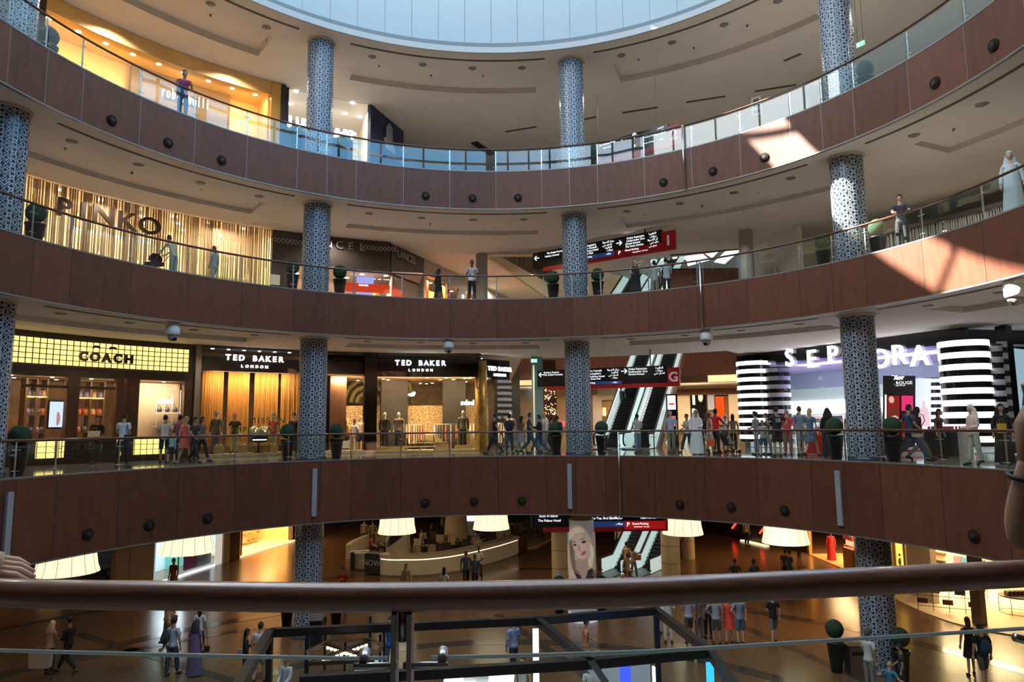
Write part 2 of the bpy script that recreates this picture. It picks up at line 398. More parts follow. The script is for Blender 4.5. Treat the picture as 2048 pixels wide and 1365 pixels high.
# vertical pipes and grey wall boxes on the fascia
for (x, ya, yb, zt, zb) in ((1369, 298, 380, 'L2', 'L2b'), (1404, 572, 657, 'L1', 'L1b'), (1240, 914, 1035, 'G', 'Gb')):
    p = at_r(x, (ya+yb)/2, R-.03); th = polof(p)[1]
    mb = MB(); mb.cyl(pol(R-.10, th, ZL[zb]), pol(R-.10, th, ZL[zt]+1.1), .045, None, 10)
    tag(obj('steel_pipe', mb, M_steel), 'steel pipe running down the %s fascia right of the patterned column' % dict(L2='second-level', L1='first-level', G='ground-level')[zt], 'pipe')
wl = ['leftmost of four', 'below the column by the tailoring shop', 'below the middle patterned column', 'below the right patterned column']
for (x, ya, yb), l in zip(((18, 985, 1122), (629, 938, 1033), (1139, 928, 1018), (1676, 942, 1051)), wl):
    a = at_r(x, ya, R-.02); b = at_r(x, yb, R-.02); th = polof(a)[1]
    mb = MB(); mb.box(pol(R-.06, th, (a[2]+b[2])/2), (.2, .1, a[2]-b[2]), -rad(th))
    tag(obj('wall_light_box', mb, mat('light_box_grey', (.30, .33, .36), .4)), 'slim grey vertical light box on the ground-level fascia, '+l, 'light box', 'grey light boxes on the fascia')

# ------------------------------------------------------------------ patterned columns
CR = .60; CRAD = 16.45
def lattice_mesh(h, rr):
    mb = MB(); nper = 10; per = 2*PI*rr/nper; nz = int(round(h/per)); pz = h/nz
    segs = []
    def L(*p):
        for a, b in zip(p[:-1], p[1:]): segs.append((a, b))
    d = .20; L((d, 0), (0, d), (-d, 0), (0, -d), (d, 0))
    e = .13; L((.5+e, .5), (.5, .5+e), (.5-e, .5), (.5, .5-e), (.5+e, .5))
    L((-.5, .34), (.5, .34)); L((-.5, -.34), (.5, -.34)); L((.34, -.5), (.34, .5)); L((-.34, -.5), (-.34, .5))
    for sx in (1, -1):
        for sy in (1, -1):
            L((sx*.10, sy*.10), (sx*.34, sy*.34), (sx*.435, sy*.435)); L((sx*.20, 0), (sx*.34, sy*.14), (sx*.5, 0)); L((0, sy*.20), (sx*.14, sy*.34), (0, sy*.5))
    w = .026
    def q(u, v, k, j): return ((k+u)*2*PI/nper, (j+.5+v)*pz)
    for k in range(nper):
        for j in range(nz):
            for a, b in segs:
                dx, dy = b[0]-a[0], b[1]-a[1]; l = math.hypot(dx, dy); nx, ny = -dy/l*w, dx/l*w
                ex, ey = dx/l*w*.5, dy/l*w*.5
                pts = [(a[0]-nx-ex, a[1]-ny-ey), (b[0]-nx+ex, b[1]-ny+ey), (b[0]+nx+ex, b[1]+ny+ey), (a[0]+nx-ex, a[1]+ny-ey)]
                vs = []
                for u, v in pts:
                    t, z = q(u, v, k, j); vs.append((rr*math.sin(t), rr*math.cos(t), min(max(z, 0), h)))
                mb.add(vs, [(3, 2, 1, 0)])
    return mb
def column(th, z0, z1, label, cache={}):
    h = round(z1-z0, 2); t = thing('patterned_column', label, 'column', pol(CRAD, th, z0), -rad(th))
    if h not in cache:
        mb = MB(); mb.lathe([(CR, 0), (CR, h)], n=48); mb.lathe([(CR+.05, 0), (CR+.05, .14), (CR+.01, .14)], n=48)
        a = obj('shaft', mb, M_col, t, world=False)
        b = obj('lattice_screen', lattice_mesh(h, CR+.025), M_lat, t, world=False)
        mb = MB(); mb.lathe([(CR+.03, h-.10), (CR+.10, h-.02), (CR+.10, h)], n=48); c = obj('collar', mb, mat('collar_plaster', (.5, .42, .33), .6), t, world=False)
        cache[h] = (a, b, c)
    else:
        for s in cache[h]:
            c = s.copy(); c.parent = t; COL.objects.link(c)
    return t
cn = ['at the far left of the atrium', 'left of centre', 'right of centre', 'at the right of the atrium']
for (a, b, nm) in (('L2', 'top', 'second-level'), ('L1', 'L2b', 'first-level'), ('G', 'L1b', 'ground-level'), ('LG', 'Gb', 'lower-concourse')):
    for k, th in enumerate(COLTH):
        if a == 'LG' and k in (0, 2): continue
        column(th, ZL[a], ZL[b], 'round %s column wrapped in white geometric lattice, %s' % (nm, cn[k]))

# ceiling fittings
def ceil_fit(z, rs, rsp, nm):
    for k in range(-3, 3):
        a = TH0+k*44.714+4.5; b = a+44.714-9
        if a < -95 or b > 110: continue
        bay = ['first bay from the left', 'second bay from the left', 'third bay from the left', 'fourth bay from the left', 'fifth bay from the left'][k+2] if k+2 >= 0 else 'left end bay'
        mb = MB(); mb.arc(rs, rs+.13, a, b, z-.02, z+.01, 30)
        tag(obj('linear_diffuser', mb, M_ceild), 'long curved air slot in the %s ceiling, %s' % (nm, bay), 'air diffuser')
        for j in range(4):
            t = a+(b-a)*(j+.5)/4; mb = MB(); mb.lathe([(.0, -.03), (.17, -.03), (.21, 0)], pol(rsp, t, z), 20)
            tag(obj('ceiling_speaker', mb, mat('speaker_grey', (.22, .20, .19), .6)), 'round flush ceiling speaker under the %s ceiling, %s' % (nm, bay), 'speaker', 'ceiling speakers, %s ceiling, %s' % (nm, bay))
            mb = MB(); p = pol(rsp+1.3+(j % 2)*.3, t+2, z+(.32 if z > 26 else .22)); mb.cyl((p[0], p[1], p[2]-.1), p, .035, .06, 8)
            tag(obj('smoke_detector', mb, mat('speaker_grey', (.22, .20, .19), .6)), 'small sensor hanging from the coffer of the %s ceiling, %s' % (nm, bay), 'sensor', 'ceiling sensors, %s ceiling, %s' % (nm, bay))
ceil_fit(ZL['L2b'], 15.75, 16.8, 'first-level'); ceil_fit(ZL['L1b'], 15.75, 16.8, 'ground-level'); ceil_fit(ZL['top'], 15.75, 16.6, 'top')
# ================================================================== lettering, signs, shops
def at_d(x, y, depth): return CAM+ray(x, y)*depth
_font = {}
def text_mesh(s, size, ext=.02, bold=.0, spacing=1.0):
    c = bpy.data.curves.new('txt', 'FONT'); c.body = s; c.size = size; c.extrude = ext; c.align_x = 'CENTER'; c.align_y = 'CENTER'
    c.offset = bold; c.space_character = spacing; c.resolution_u = 3
    o = bpy.data.objects.new('txt', c); me = bpy.data.meshes.new_from_object(o)
    vs = [tuple(v.co) for v in me.vertices]; fs = [tuple(p.vertices) for p in me.polygons]
    bpy.data.objects.remove(o); bpy.data.curves.remove(c); bpy.data.meshes.remove(me)
    return vs, fs
def basis(nrm):               # text plane facing nrm (towards the reader), z up
    n = Vector((nrm[0], nrm[1], 0)).normalized(); u = Vector((-n.y, n.x, 0)); return u, Vector((0, 0, 1)), n
def letters(name, s, loc, nrm, size, m, parent=None, ext=.02, bold=0.0, spacing=1.0, mirror=False, shear=0.0):
    vs, fs = text_mesh(s, size, ext, bold, spacing); u, w, n = basis(nrm); L = Vector(loc); k = -1 if mirror else 1
    mb = MB(); mb.add([tuple(L+u*(v[0]*k)+w*(v[1]+shear*v[0]*k)+n*v[2]) for v in vs], fs)
    return obj(name, mb, m, parent)
def arc_letters(name, s, th, z, r, size, m, parent=None, ext=.03, bold=0.0, step=None, adv=None, wx=1.0):
    mb = MB(); n = len(s); adv = adv or size*.9
    for i, ch in enumerate(s):
        if ch == ' ': continue
        t = th+math.degrees((i-(n-1)/2)*adv/r); vs, fs = text_mesh(ch, size, ext, bold); u, w, nn = basis(pol(-1, t)); L = Vector(pol(r, t, z))
        mb.add([tuple(L+u*(v[0]*wx)+w*v[1]+nn*v[2]) for v in vs], fs)
    return obj(name, mb, m, parent)
def spot(name, loc, power, color, ang=120, direction=(0, 0, -1), size=.06, blend=.6):
    d = bpy.data.lights.new(name, 'SPOT'); d.energy = power; d.color = color; d.spot_size = rad(ang); d.spot_blend = blend; d.shadow_soft_size = size
    o = bpy.data.objects.new(name, d); COL.objects.link(o); o.location = loc; o.rotation_euler = Vector([-c for c in direction]).to_track_quat('Z', 'Y').to_euler(); return o
WARM = (1, .66, .34); WARM2 = (1, .60, .27); NEUT = (1, .84, .66); COOL = (.86, .9, 1)
M_dark = mat('shopfront_dark', (.030, .022, .018), .3)
M_gold = mat('gold_satin', (.70, .42, .12), .32, .7)
M_goldw = mat('gold_wall', (.78, .52, .20), .45, .25, noise=.1, nscale=1.2)
M_brown = mat('dark_timber', (.07, .035, .018), .4, noise=.2, nscale=3)
M_led = glow('downlight', (1, .86, .62), 30.0)
M_ledw = glow('downlight_white', (1, .97, .92), 26.0)
M_bead = mat('bead_gold', (.55, .42, .27), .5, .0)
def downlights(parent, pts, m=None, r=.09):
    for p in pts:
        mb = MB(); mb.lathe([(r, 0), (0.001, 0)], (p[0], p[1], p[2]-.012), 10); mb.lathe([(r+.03, -.01), (r, -.01)], p, 10)
        obj('downlight', mb, m or M_led, parent)
def shop_shell(parent, t0, t1, r0, r1, z0, z1, mw, mc, mf, side=True):
    mb = MB(); mb.arc(r1, r1+.1, t0, t1, z0, z1); obj('back_wall', mb, mw, parent)
    mb = MB(); mb.arc(r0, r1, t0, t1, z1, z1+.1); obj('shop_ceiling', mb, mc, parent)
    mb = MB(); mb.arc(r0, r1, t0, t1, z0+.01, z0+.06); obj('shop_floor', mb, mf, parent)
    for t in (t0, t1):
        mb = MB(); mb.arc(r0, r1+.1, t-.12, t+.12, z0, z1, 1); obj('side_wall', mb, mw, parent)
def shop_light(t, r, z, w, power, color, tilt=.6):
    n = Vector(pol(1, t)); area('shop_lamp', pol(r, t, z), w, power, color, (n.x*tilt, n.y*tilt, -1), .4)

def th_px(x, y, r): return polof(at_r(x, y, r))[1]

# ---------------------------------------------------------------- second level, left: gold boutique
zf, zc = ZL['L2'], ZL['top']
ta, tb = -61.5, th_px(561, 172, 21.7)
g = thing('boutique_front', 'gold-lit boutique with wide glass front behind the top balcony, upper left', 'shop', pol(21.7, (ta+tb)/2, zf))
mb = MB(); mb.arc(21.6, 22.0, ta, tb, zc-.75, zc-.02); obj('header', mb, M_goldw, g)
mb = MB(); mb.arc(21.55, 22.0, tb-1.3, tb, zf, zc-.05, 2); obj('gold_jamb', mb, M_gold, g)
mb = MB(); mb.arc(21.5, 22.0, tb, tb+.7, zf, zc-.05, 2); obj('dark_jamb', mb, M_dark, g)
mb = MB(); mb.arc(21.55, 22.0, ta-.9, ta, zf, zc-.05, 2); obj('dark_jamb', mb, M_dark, g)
shop_shell(g, ta, tb-1.3, 22.05, 24.2, zf, zc-.4, M_goldw, M_goldw, M_goldw)
mb = MB(); mb.arc(21.75, 21.77, ta, tb-1.3, zf, zc-.75); obj('shop_window', mb, M_shopglass, g)
pts = [pol(22.8, ta+2+k*3.1, zc-.4) for k in range(9)]; downlights(g, pts)
for k in range(4): shop_light(ta+4+k*7, 22.2, zc-.85, 2.5, 130, (1, .66, .33), .9)
# display wall and letters in the boutique window
t1 = th_px(365, 195, 23.6); z1 = at_r(365, 195, 23.6)[2]
mb = MB(); mb.arc(23.7, 23.8, t1-6, t1+6, zf+.1, z1+1.1, 8); obj('display_screen', mb, mat('bronze_screen', (.16, .10, .05), .4), g)
p = at_r(339, 186, 23.5); arc_letters('lettering', 'roberto', polof(p)[1]+1.2, p[2], 23.55, .80, glow('letter_cool', (.9, .95, 1), 2.5), g, bold=.01, adv=.26, wx=.48)
p = at_r(390, 202, 23.5); arc_letters('lettering', 'cavalli', polof(p)[1], p[2], 23.55, .80, MATS['letter_cool'], g, bold=.01, adv=.22, wx=.48)
# further gold shop at the far left edge
g = thing('gold_screen_shop', 'narrow shop bay with hanging gold rods at the top left corner', 'shop', pol(21.7, -66, zf))
mb = MB(); mb.arc(22.6, 22.7, -78, ta-.9, zf, zc); obj('back_wall', mb, M_goldw, g)
for k in range(9):
    t = -63.2-k*1.0; mb = MB(); mb.cyl(pol(22.1, t, zc-.1-.35*(k % 3)), pol(22.1, t, zc-2.2-.5*(k % 2)), .07); obj('hanging_rod', mb, glow('rod_glow', (1, .62, .12), 2.2) if k % 3 == 0 else M_gold, g)
shop_light(-66, 21.9, zc-.3, 2, 200, WARM2, .5)

# ---------------------------------------------------------------- second level: sports shop with navy sign
tb2, tc2 = tb+.8, th_px(740, 215, 22.0)
g = thing('sport_shop_front', 'shop with illuminated white sign on navy band behind the left top column', 'shop', pol(22, -27, zf))
M_navy = mat('navy_panel', (.010, .018, .06), .35)
shop_shell(g, tb2, tc2, 21.9, 26.5, zf, zc-.02, mat('pale_shop_wall', (.62, .58, .50), .6), M_white, M_floorG)
mb = MB(); mb.arc(21.9, 22.1, tb2, tc2-2.5, zc-3.45, zc-2.35); obj('sign_band', mb, M_navy, g)
mb = MB(); mb.arc(22.1, 22.3, tb2, tc2-2.5, zc-2.36, zc-1.7); obj('upper_band', mb, mat('grey_band', (.06, .06, .07), .4), g)
mb = MB(); mb.arc(21.8, 22.1, tb2, tb2+.5, zf, zc); obj('navy_post', mb, M_navy, g)
p = at_r(604, 246, 21.8); arc_letters('lettering', 'JUMB', polof(p)[1]+.4, p[2], 21.82, .62, glow('sign_white', (.95, .98, 1), 4), g, bold=.045, adv=.52)
p = at_r(690, 263, 21.8); arc_letters('lettering', '\uFEEE\uFEE4\uFE9F'[::1], polof(p)[1], p[2]+.05, 21.82, .85, MATS['sign_white'], g, bold=.03, adv=.42)
downlights(g, [at_z(x, y, zc-.03) for x, y in ((592, 183), (580, 208), (705, 206), (690, 228), (719, 234))], M_ledw, .10)
for t in (-30, -22): shop_light(t, 22.4, zc-.3, 2.5, 260, NEUT, .4)
A = at_z(742, 208, zc); B = at_z(807, 262, zc)
g = thing('navy_hoarding', 'navy angled hoarding wall with pale tower graphic right of the top-left column', 'hoarding', (A[0], A[1], zf))
mb = MB(); mb.wallbox(A, B, zf, zc-.02, .2); obj('board', mb, M_navy, g)
AB = Vector(B-A).normalized(); nn = Vector((AB.y, -AB.x, 0))
def onh(x, y):
    q = at_pl(x, y, A, B); return Vector(q)+nn*.05
M_pg = mat('pale_graphic', (.32, .33, .36), .5)
mb = MB(); mb.slab([onh(*p) for p in ((770, 290), (771, 253), (777, 247), (783, 256), (784, 292))], nn, .02); obj('tower_graphic', mb, M_pg, g)
mb = MB()
for k in range(4): mb.slab([onh(*p) for p in ((766+k*5, 276+k*3), (769+k*5, 274+k*3), (774+k*5, 298+k*3), (770+k*5, 298+k*3))], nn, .02)
obj('plinth_graphic', mb, M_pg, g)

# ---------------------------------------------------------------- first level: bead-curtain boutique
zf, zc = ZL['L1'], ZL['L2b']
ta, tb = -64.0, th_px(545, 463, 21.8)
g = thing('bead_curtain_boutique', 'bright boutique behind gold bead curtains with large brown letters on it', 'shop', pol(21.8, (ta+tb)/2, zf))
shop_shell(g, ta, tb, 21.9, 25.4, zf, zc-.02, mat('warm_wall', (.80, .66, .42), .6), mat('warm_ceiling', (.75, .62, .42), .7), M_floorG)
N = 100
for k in range(N):
    t = ta+.3+(tb-ta-.6)*(k+.5*random.random())/N; L = zc-.05; lo = zf+.15 if random.random() < .7 else zf+random.uniform(.8, 2.4)
    mb = MB(); w = random.choice((.05, .07, .09)); mb.arc(21.7, 21.74, t-w, t+w, lo, L, 1); obj('bead_strand', mb, M_bead, g)
mb = MB()
for k in range(210):
    t = ta+.3+(tb-ta-.6)*random.random(); w = random.choice((.03, .05, .06)); mb.arc(21.78, 21.80, t-w, t+w, zf+.15 if random.random() < .6 else zf+random.uniform(.8, 2.6), zc-.05, 1)
obj('bead_strand', mb, M_bead, g)['kind'] = 'stuff'
p = at_r(213, 432, 21.5)
mb = MB(); M_br = mat('bronze_letter', (.07, .05, .04), .35, .3)
for ch, x, y in zip('PINKO', (127, 165, 207, 253, 299), (417, 425, 432, 444, 454)):
    q = at_r(x, y, 21.5); t = polof(q)[1]; vs, fs = text_mesh(ch, 1.12, .06, .02); u, w, nn = basis(pol(-1, t))
    mb.add([tuple(Vector(q)+u*(v[0]*1.18)+w*v[1]+nn*v[2]) for v in vs], fs)
obj('lettering', mb, M_br, g)
downlights(g, [pol(22.4+(k % 3)*1.1, ta+2+k*1.45, zc-.05) for k in range(19)], M_led, .10)
for k in range(4): shop_light(ta+4+k*7.5, 22.2, zc-.3, 3, 270, (1, .76, .50), .35)
mb = MB(); q = at_r(210, 470, 23.5); mb.arc(23.4, 23.5, polof(q)[1]-4, polof(q)[1]+5, q[2]-.06, q[2]+.06, 6); obj('light_strip', mb, glow('cool_strip', (.7, .85, 1), 5), g)
for x, y, w, h in ((395, 556, 1.6, 1.2), (470, 566, 2.4, .9), (520, 560, 1.2, 1.6)):
    q = at_r(x, y, 23.2); mb = MB(); mb.box((q[0], q[1], zf+.5), (w, .5, 1.0+h*.3), -rad(polof(q)[1])); obj('display_counter', mb, M_white, g)
q = at_r(400, 552, 24.9); mb = MB(); mb.arc(25.2, 25.3, polof(q)[1]-2.5, polof(q)[1]+6, zf+1.5, zf+2.3, 5); obj('green_panel', mb, mat('leaf_green', (.18, .25, .04), .6), g)

# ---------------------------------------------------------------- first level: leather goods shop, dark fascia
ta, tb = tb+.05, th_px(780, 487, 22.0)
A = at_z(783, 487, zc); B = at_z(848, 517, zc)
g = thing('leather_shop_front', 'dark-framed corner shop with silver letters, glass windows and red sale stripe', 'shop', pol(22, -23, zf))
M_taupe = mat('taupe_fascia', (.060, .050, .045), .45)
mb = MB(); mb.arc(21.8, 22.2, ta, tb, zc-1.75, zc-.02); obj('fascia_board', mb, M_taupe, g)
mb = MB(); mb.wallbox(A, B, zc-1.75, zc-.02, .3); obj('fascia_board', mb, M_taupe, g)
mb = MB(); mb.arc(21.85, 22.2, ta, ta+2.2, zf, zc-1.75, 2); obj('pier', mb, M_taupe, g)
mb = MB(); mb.wallbox(A+(B-A)*.93, B, zf, zc-1.75, .3); obj('pier', mb, M_taupe, g)
M_silv = mat('silver_letter', (.5, .5, .52), .3, .8)
p = at_r(668, 490, 21.7); arc_letters('lettering', 'LANCEL', polof(p)[1], p[2], 21.72, .62, M_silv, g, adv=.62)
AB = Vector(B-A).normalized(); nn = Vector((AB.y, -AB.x, 0)); Q = Vector(at_pl(812, 516, A, B))+nn*.06
letters('lettering', 'LANCEL', Q, nn, .62, M_silv, g)
for xx in (578, 757):       # woven ornament on the fascia
    p = at_r(xx, 483 if xx < 600 else 497, 21.75); mb = MB(); t = polof(p)[1]
    for k in range(9):
        a = t-2.6+k*.58
        mb.add([pol(21.76, a, p[2]+.14), pol(21.76, a+.12, p[2]+.14), pol(21.76, a+.75, p[2]-.14), pol(21.76, a+.63, p[2]-.14)], [(0, 3, 2, 1)])
        mb.add([pol(21.76, a, p[2]-.14), pol(21.76, a+.12, p[2]-.14), pol(21.76, a+.75, p[2]+.14), pol(21.76, a+.63, p[2]+.14)], [(0, 1, 2, 3)])
    obj('woven_ornament', mb, M_silv, g)
mw = mat('rosy_wall', (.52, .36, .28), .6)
mb = MB(); mb.arc(25.5, 25.6, ta, tb+5, zf, zc-1.2); obj('back_wall', mb, mw, g)
mb = MB(); mb.arc(22.2, 25.5, ta, tb+5, zc-1.75, zc-1.65); obj('shop_ceiling', mb, mat('pink_ceiling', (.62, .46, .38), .6), g)
mb = MB(); mb.arc(21.95, 21.97, ta+2.2, tb, zf, zc-1.75); obj('shop_window', mb, M_shopglass, g)
mb = MB(); mb.wallbox(A, A+(B-A)*.93, zf, zc-1.75, .02); obj('shop_window', mb, M_shopglass, g)
mb = MB(); q0 = th_px(700, 570, 21.85)
mb.arc(21.85, 21.88, q0-1.2, tb, at_r(700, 580, 21.9)[2]-.1, at_r(700, 566, 21.9)[2], 8); obj('sale_stripe', mb, glow('sale_red', (1, .07, .02), .75), g)
letters('sale_lettering', 'SALE 50%', Vector(at_r(727, 571, 21.8)), pol(-1, q0+3), .13, M_text, g)
P0 = A; P1 = A+(B-A)*.93; zt = at_r(775, 572, 22)[2]
mb = MB(); mb.slab([(P0[0]+nn.x*.04, P0[1]+nn.y*.04, zt+.1), (P1[0]+nn.x*.04, P1[1]+nn.y*.04, zt-.8), (P1[0]+nn.x*.04, P1[1]+nn.y*.04, zt-1.3), (P0[0]+nn.x*.04, P0[1]+nn.y*.04, zt-.5)], nn, .01); obj('sale_stripe', mb, MATS['sale_red'], g)
p = at_r(728, 550, 23.6); t = polof(p)[1]; mb = MB(); mb.arc(23.6, 23.7, t-1.0, t+1.4, zf+.2, zf+4.2, 2); obj('lilac_light_panel', mb, glow('lilac', (.45, .45, 1), 1.3), g)
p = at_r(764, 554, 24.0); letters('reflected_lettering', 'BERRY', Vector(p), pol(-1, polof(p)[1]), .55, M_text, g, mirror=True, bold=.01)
mb = MB(); p = at_r(752, 585, 23.4); mb.lathe([(.7, 0), (.05, 2.2)], (p[0], p[1], zf), 4); obj('yellow_pyramid', mb, mat('yellow_card', (.75, .42, .05), .6), g)
mb = MB(); p = at_r(785, 580, 23.0); mb.lathe([(.7, 0), (.05, 2.9)], (p[0], p[1], zf), 4); obj('white_pyramid', mb, M_white, g)
downlights(g, [pol(22.9+(k % 2)*1.2, ta+3+k*1.7, zc-1.76) for k in range(9)], M_led, .09)
for t in (-27, -20): shop_light(t, 22.4, zc-1.9, 2.5, 150, (1, .72, .55), .5)
mb = MB(); q = at_r(550, 560, 21.8); mb.box((q[0], q[1], q[2]), (.5, .04, .55), -rad(polof(q)[1])); obj('notice', mb, M_white, g)
# next shops along the corridor on the first level
C2 = at_z(985, 585, zf+0) if False else None
g = thing('corridor_boutique', 'warm-lit boutique with red drapes beyond the dark corner shop, first level', 'shop', tuple(B[:2])+(zf,))
dirc = Vector((B[0]-A[0], B[1]-A[1], 0)).normalized(); Bv = Vector((B[0], B[1], 0)); nn = Vector((dirc.y, -dirc.x, 0))
E2 = Bv+dirc*15
mb = MB(); mb.wallbox(Bv-nn*2.2, E2-nn*2.2, zf, zc-1, .2); obj('back_wall', mb, mat('amber_wall', (.8, .55, .22), .6), g)
mb = MB(); mb.wallbox(Bv, E2, zc-1.0, zc-.02, .3); obj('header', mb, mat('taupe_light', (.45, .38, .30), .6), g)
for k in range(5):
    p0 = Bv+dirc*(k*3.0); mb = MB(); mb.wallbox(p0, p0+dirc*.35, zf, zc-1.0, .3); obj('jamb', mb, M_gold, g)
for k, s in ((0, .35), (1, .5), (2, .3), (3, .5)):
    p0 = Bv+dirc*(.5+k*3.0); mb = MB(); vs = []
    for j in range(13):
        q = p0-nn*(.5+.06*(j % 2))+dirc*(j*.09); vs += [(q.x, q.y, zf+.1), (q.x, q.y, zc-1.1)]
    mb.add(vs, [(j*2, j*2+2, j*2+3, j*2+1) for j in range(12)]); obj('red_drape', mb, mat('red_cloth', (.55, .03, .02), .7), g)
mb = MB(); q = Bv+dirc*4.5; mb.box((q.x+nn.x*.5, q.y+nn.y*.5, zc-1.9), (1.2, .12, 1.3), math.atan2(dirc.y, dirc.x)); obj('blade_sign', mb, mat('sign_grey', (.3, .27, .24), .5), g)
letters('lettering', '\uFEDF\uFE8E', (q.x+nn.x*.62, q.y+nn.y*.62, zc-1.9), nn, .7, M_text, g)
for k in range(3):
    q = Bv+dirc*(2+k*4)-nn*.3; area('shop_lamp', (q.x, q.y, zc-1.1), 1.6, 260, WARM, (-nn.x*.6, -nn.y*.6, -1), .5)
downlights(g, [tuple(Bv+dirc*(1+k*1.6)-nn*.9+Vector((0, 0, zc-1.0))) for k in range(6)])

# ---------------------------------------------------------------- ground level shops
zf, zc = ZL['G'], ZL['L1b']
r_ = 22.1; ta, tb = -66.0, th_px(392, 692, r_)
g = thing('leather_bag_shop', 'dark-framed shop under a glowing yellow grid sign with dark letters', 'shop', pol(r_, -52, zf))
def bar(name, t0, t1, r0, r1, z0, z1, m, par=None): 
    mb = MB(); mb.arc(r0, r1, t0, t1, z0, z1, max(1, int(abs(t1-t0)/2))); return obj(name, mb, m, par)
zt, zb = at_r(300, 683, r_-.1)[2], at_r(300, 738, r_-.1)[2]
zt = at_r(383, 700, r_-.1)[2]; zb = at_r(383, 745, r_-.1)[2]
bar('header', ta, tb, r_, r_+.3, zb-.45, zc-.02, M_dark, g)
sg = bar('light_box_sign', ta, tb-.9, r_-.12, r_-.02, zb, zt, glow('amber_lightbox', (1, .70, .22), 1.7), g)
mb = MB(); nrow = 5
for k in range(nrow+1): mb.arc(r_-.15, r_-.11, ta, tb-.9, zb+(zt-zb)*k/nrow-.016, zb+(zt-zb)*k/nrow+.016)
nc = 34
for k in range(nc+1): t = ta+(tb-.9-ta)*k/nc; mb.arc(r_-.15, r_-.11, t-.038, t+.038, zb, zt, 1)
obj('sign_grid', mb, M_brown, sg)
p = at_r(213, 717, r_-.2); arc_letters('lettering', 'COACH', polof(p)[1], (zt+zb)/2-.12, r_-.2, .52, mat('dark_letter', (.03, .012, .005), .4), sg, bold=.032, adv=.48)
mb = MB(); c = polof(p)[1]
for dx in (-.45, .25):     # small carriage emblem above the letters
    t = c+math.degrees(dx/22); mb.box(pol(r_-.2, t, (zt+zb)/2+.36), (.26, .03, .10), -rad(t)); mb.cyl(pol(r_-.22, t-.3, (zt+zb)/2+.32), pol(r_-.18, t-.3, (zt+zb)/2+.32), .045, None, 10); mb.cyl(pol(r_-.22, t+.35, (zt+zb)/2+.32), pol(r_-.18, t+.35, (zt+zb)/2+.32), .04, None, 10)
obj('emblem', mb, MATS['dark_letter'], sg)
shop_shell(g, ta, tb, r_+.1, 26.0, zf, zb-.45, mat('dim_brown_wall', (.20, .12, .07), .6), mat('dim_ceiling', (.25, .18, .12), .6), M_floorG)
M_db = M_brown
for x, w in ((143, .55), (150+5, .2), (240, .5), (265, .9), (376, .6)):
    t = th_px(x, 800, r_); bar('mullion', t-w*.8, t+w*.8, r_-.02, r_+.3, zf, zb-.4, M_db, g)
for x0, x1 in ((45, 137), (160, 232)):
    bar('transom', th_px(x0, 775, r_), th_px(x1, 775, r_), r_+.05, r_+.15, at_r(150, 775, r_)[2]-.06, at_r(150, 775, r_)[2]+.06, M_db, g)
for x0, x1 in ((70, 107), (114, 126), (232, 240), (266, 328)):    # glowing plinths under the windows
    t0, t1 = th_px(x0, 905, r_), th_px(x1, 905, r_)
    s = bar('glowing_plinth', t0, t1, r_-.1, r_, zf+.28, zf+1.0, MATS['amber_lightbox'], g)
    mb = MB(); n = max(2, int((t1-t0)*22*PI/180/.24))
    for k in range(n+1): t = t0+(t1-t0)*k/n; mb.arc(r_-.125, r_-.1, t-.03, t+.03, zf+.28, zf+1.0, 1)
    for k in range(4): mb.arc(r_-.125, r_-.1, t0, t1, zf+.28+.24*k-.01, zf+.28+.24*k+.01)
    obj('plinth_grid', mb, M_brown, s)
bar('plinth_base', ta, tb, r_-.03, r_+.2, zf, zf+1.05, M_dark, g).hide_render = False
bar('shop_window', ta, tb, r_+.02, r_+.03, zf+1.05, zb-.45, M_shopglass, g)
for k in range(4): shop_light(ta+4+k*5.5, r_+.4, zb-.55, 1.6, 95, WARM, .8)
downlights(g, [pol(22.9+(k % 2)*1.5, ta+1.5+k*2.0, zb-.46) for k in range(11)], M_led, .05)
# bag shelving inside
for (x0, x1) in ((48, 90), (150, 205)):
    t0, t1 = th_px(x0, 800, 24.5), th_px(x1, 800, 24.5)
    sh = thing('bag_shelf_unit', 'lit wall shelving with handbags in the bag shop, %s doorway' % ('left of the' if x0 < 100 else 'seen through the'), 'shelf', pol(24.5, (t0+t1)/2, zf+.07))
    for z in (1.3, 2.1, 2.9, 3.7): bar('shelf_board', t0, t1, 24.3, 24.8, zf+z, zf+z+.05, MATS['amber_lightbox'] if z in (2.9,) else M_brown, sh)
    for t in (t0, (t0+t1)/2, t1): bar('upright', t-.1, t+.1, 24.3, 24.8, zf+.1, zf+4.2, M_brown, sh)
    for z in (1.35, 2.15, 2.95):
        for k in range(4):
            t = t0+(t1-t0)*(k+.5)/4; mb = MB(); p = pol(24.5, t, zf+z); c = random.choice(((.25, .06, .03), (.05, .04, .04), (.35, .2, .1), (.12, .1, .2)))
            mb.lathe([(.17, 0), (.19, .1), (.15, .27), (.001, .28)], p, 10, sx=1, sy=.6); mb.tube([(p[0]-.1, p[1], p[2]+.25), (p[0]-.08, p[1], p[2]+.38), (p[0]+.08, p[1], p[2]+.38), (p[0]+.1, p[1], p[2]+.25)], .012, 5)
            tag(obj('handbag', mb, mat('bag_%d' % int(c[0]*100), c, .4)), 'handbag displayed on the lit shelving inside the bag shop', 'handbag', 'handbags on the bag shop shelves')
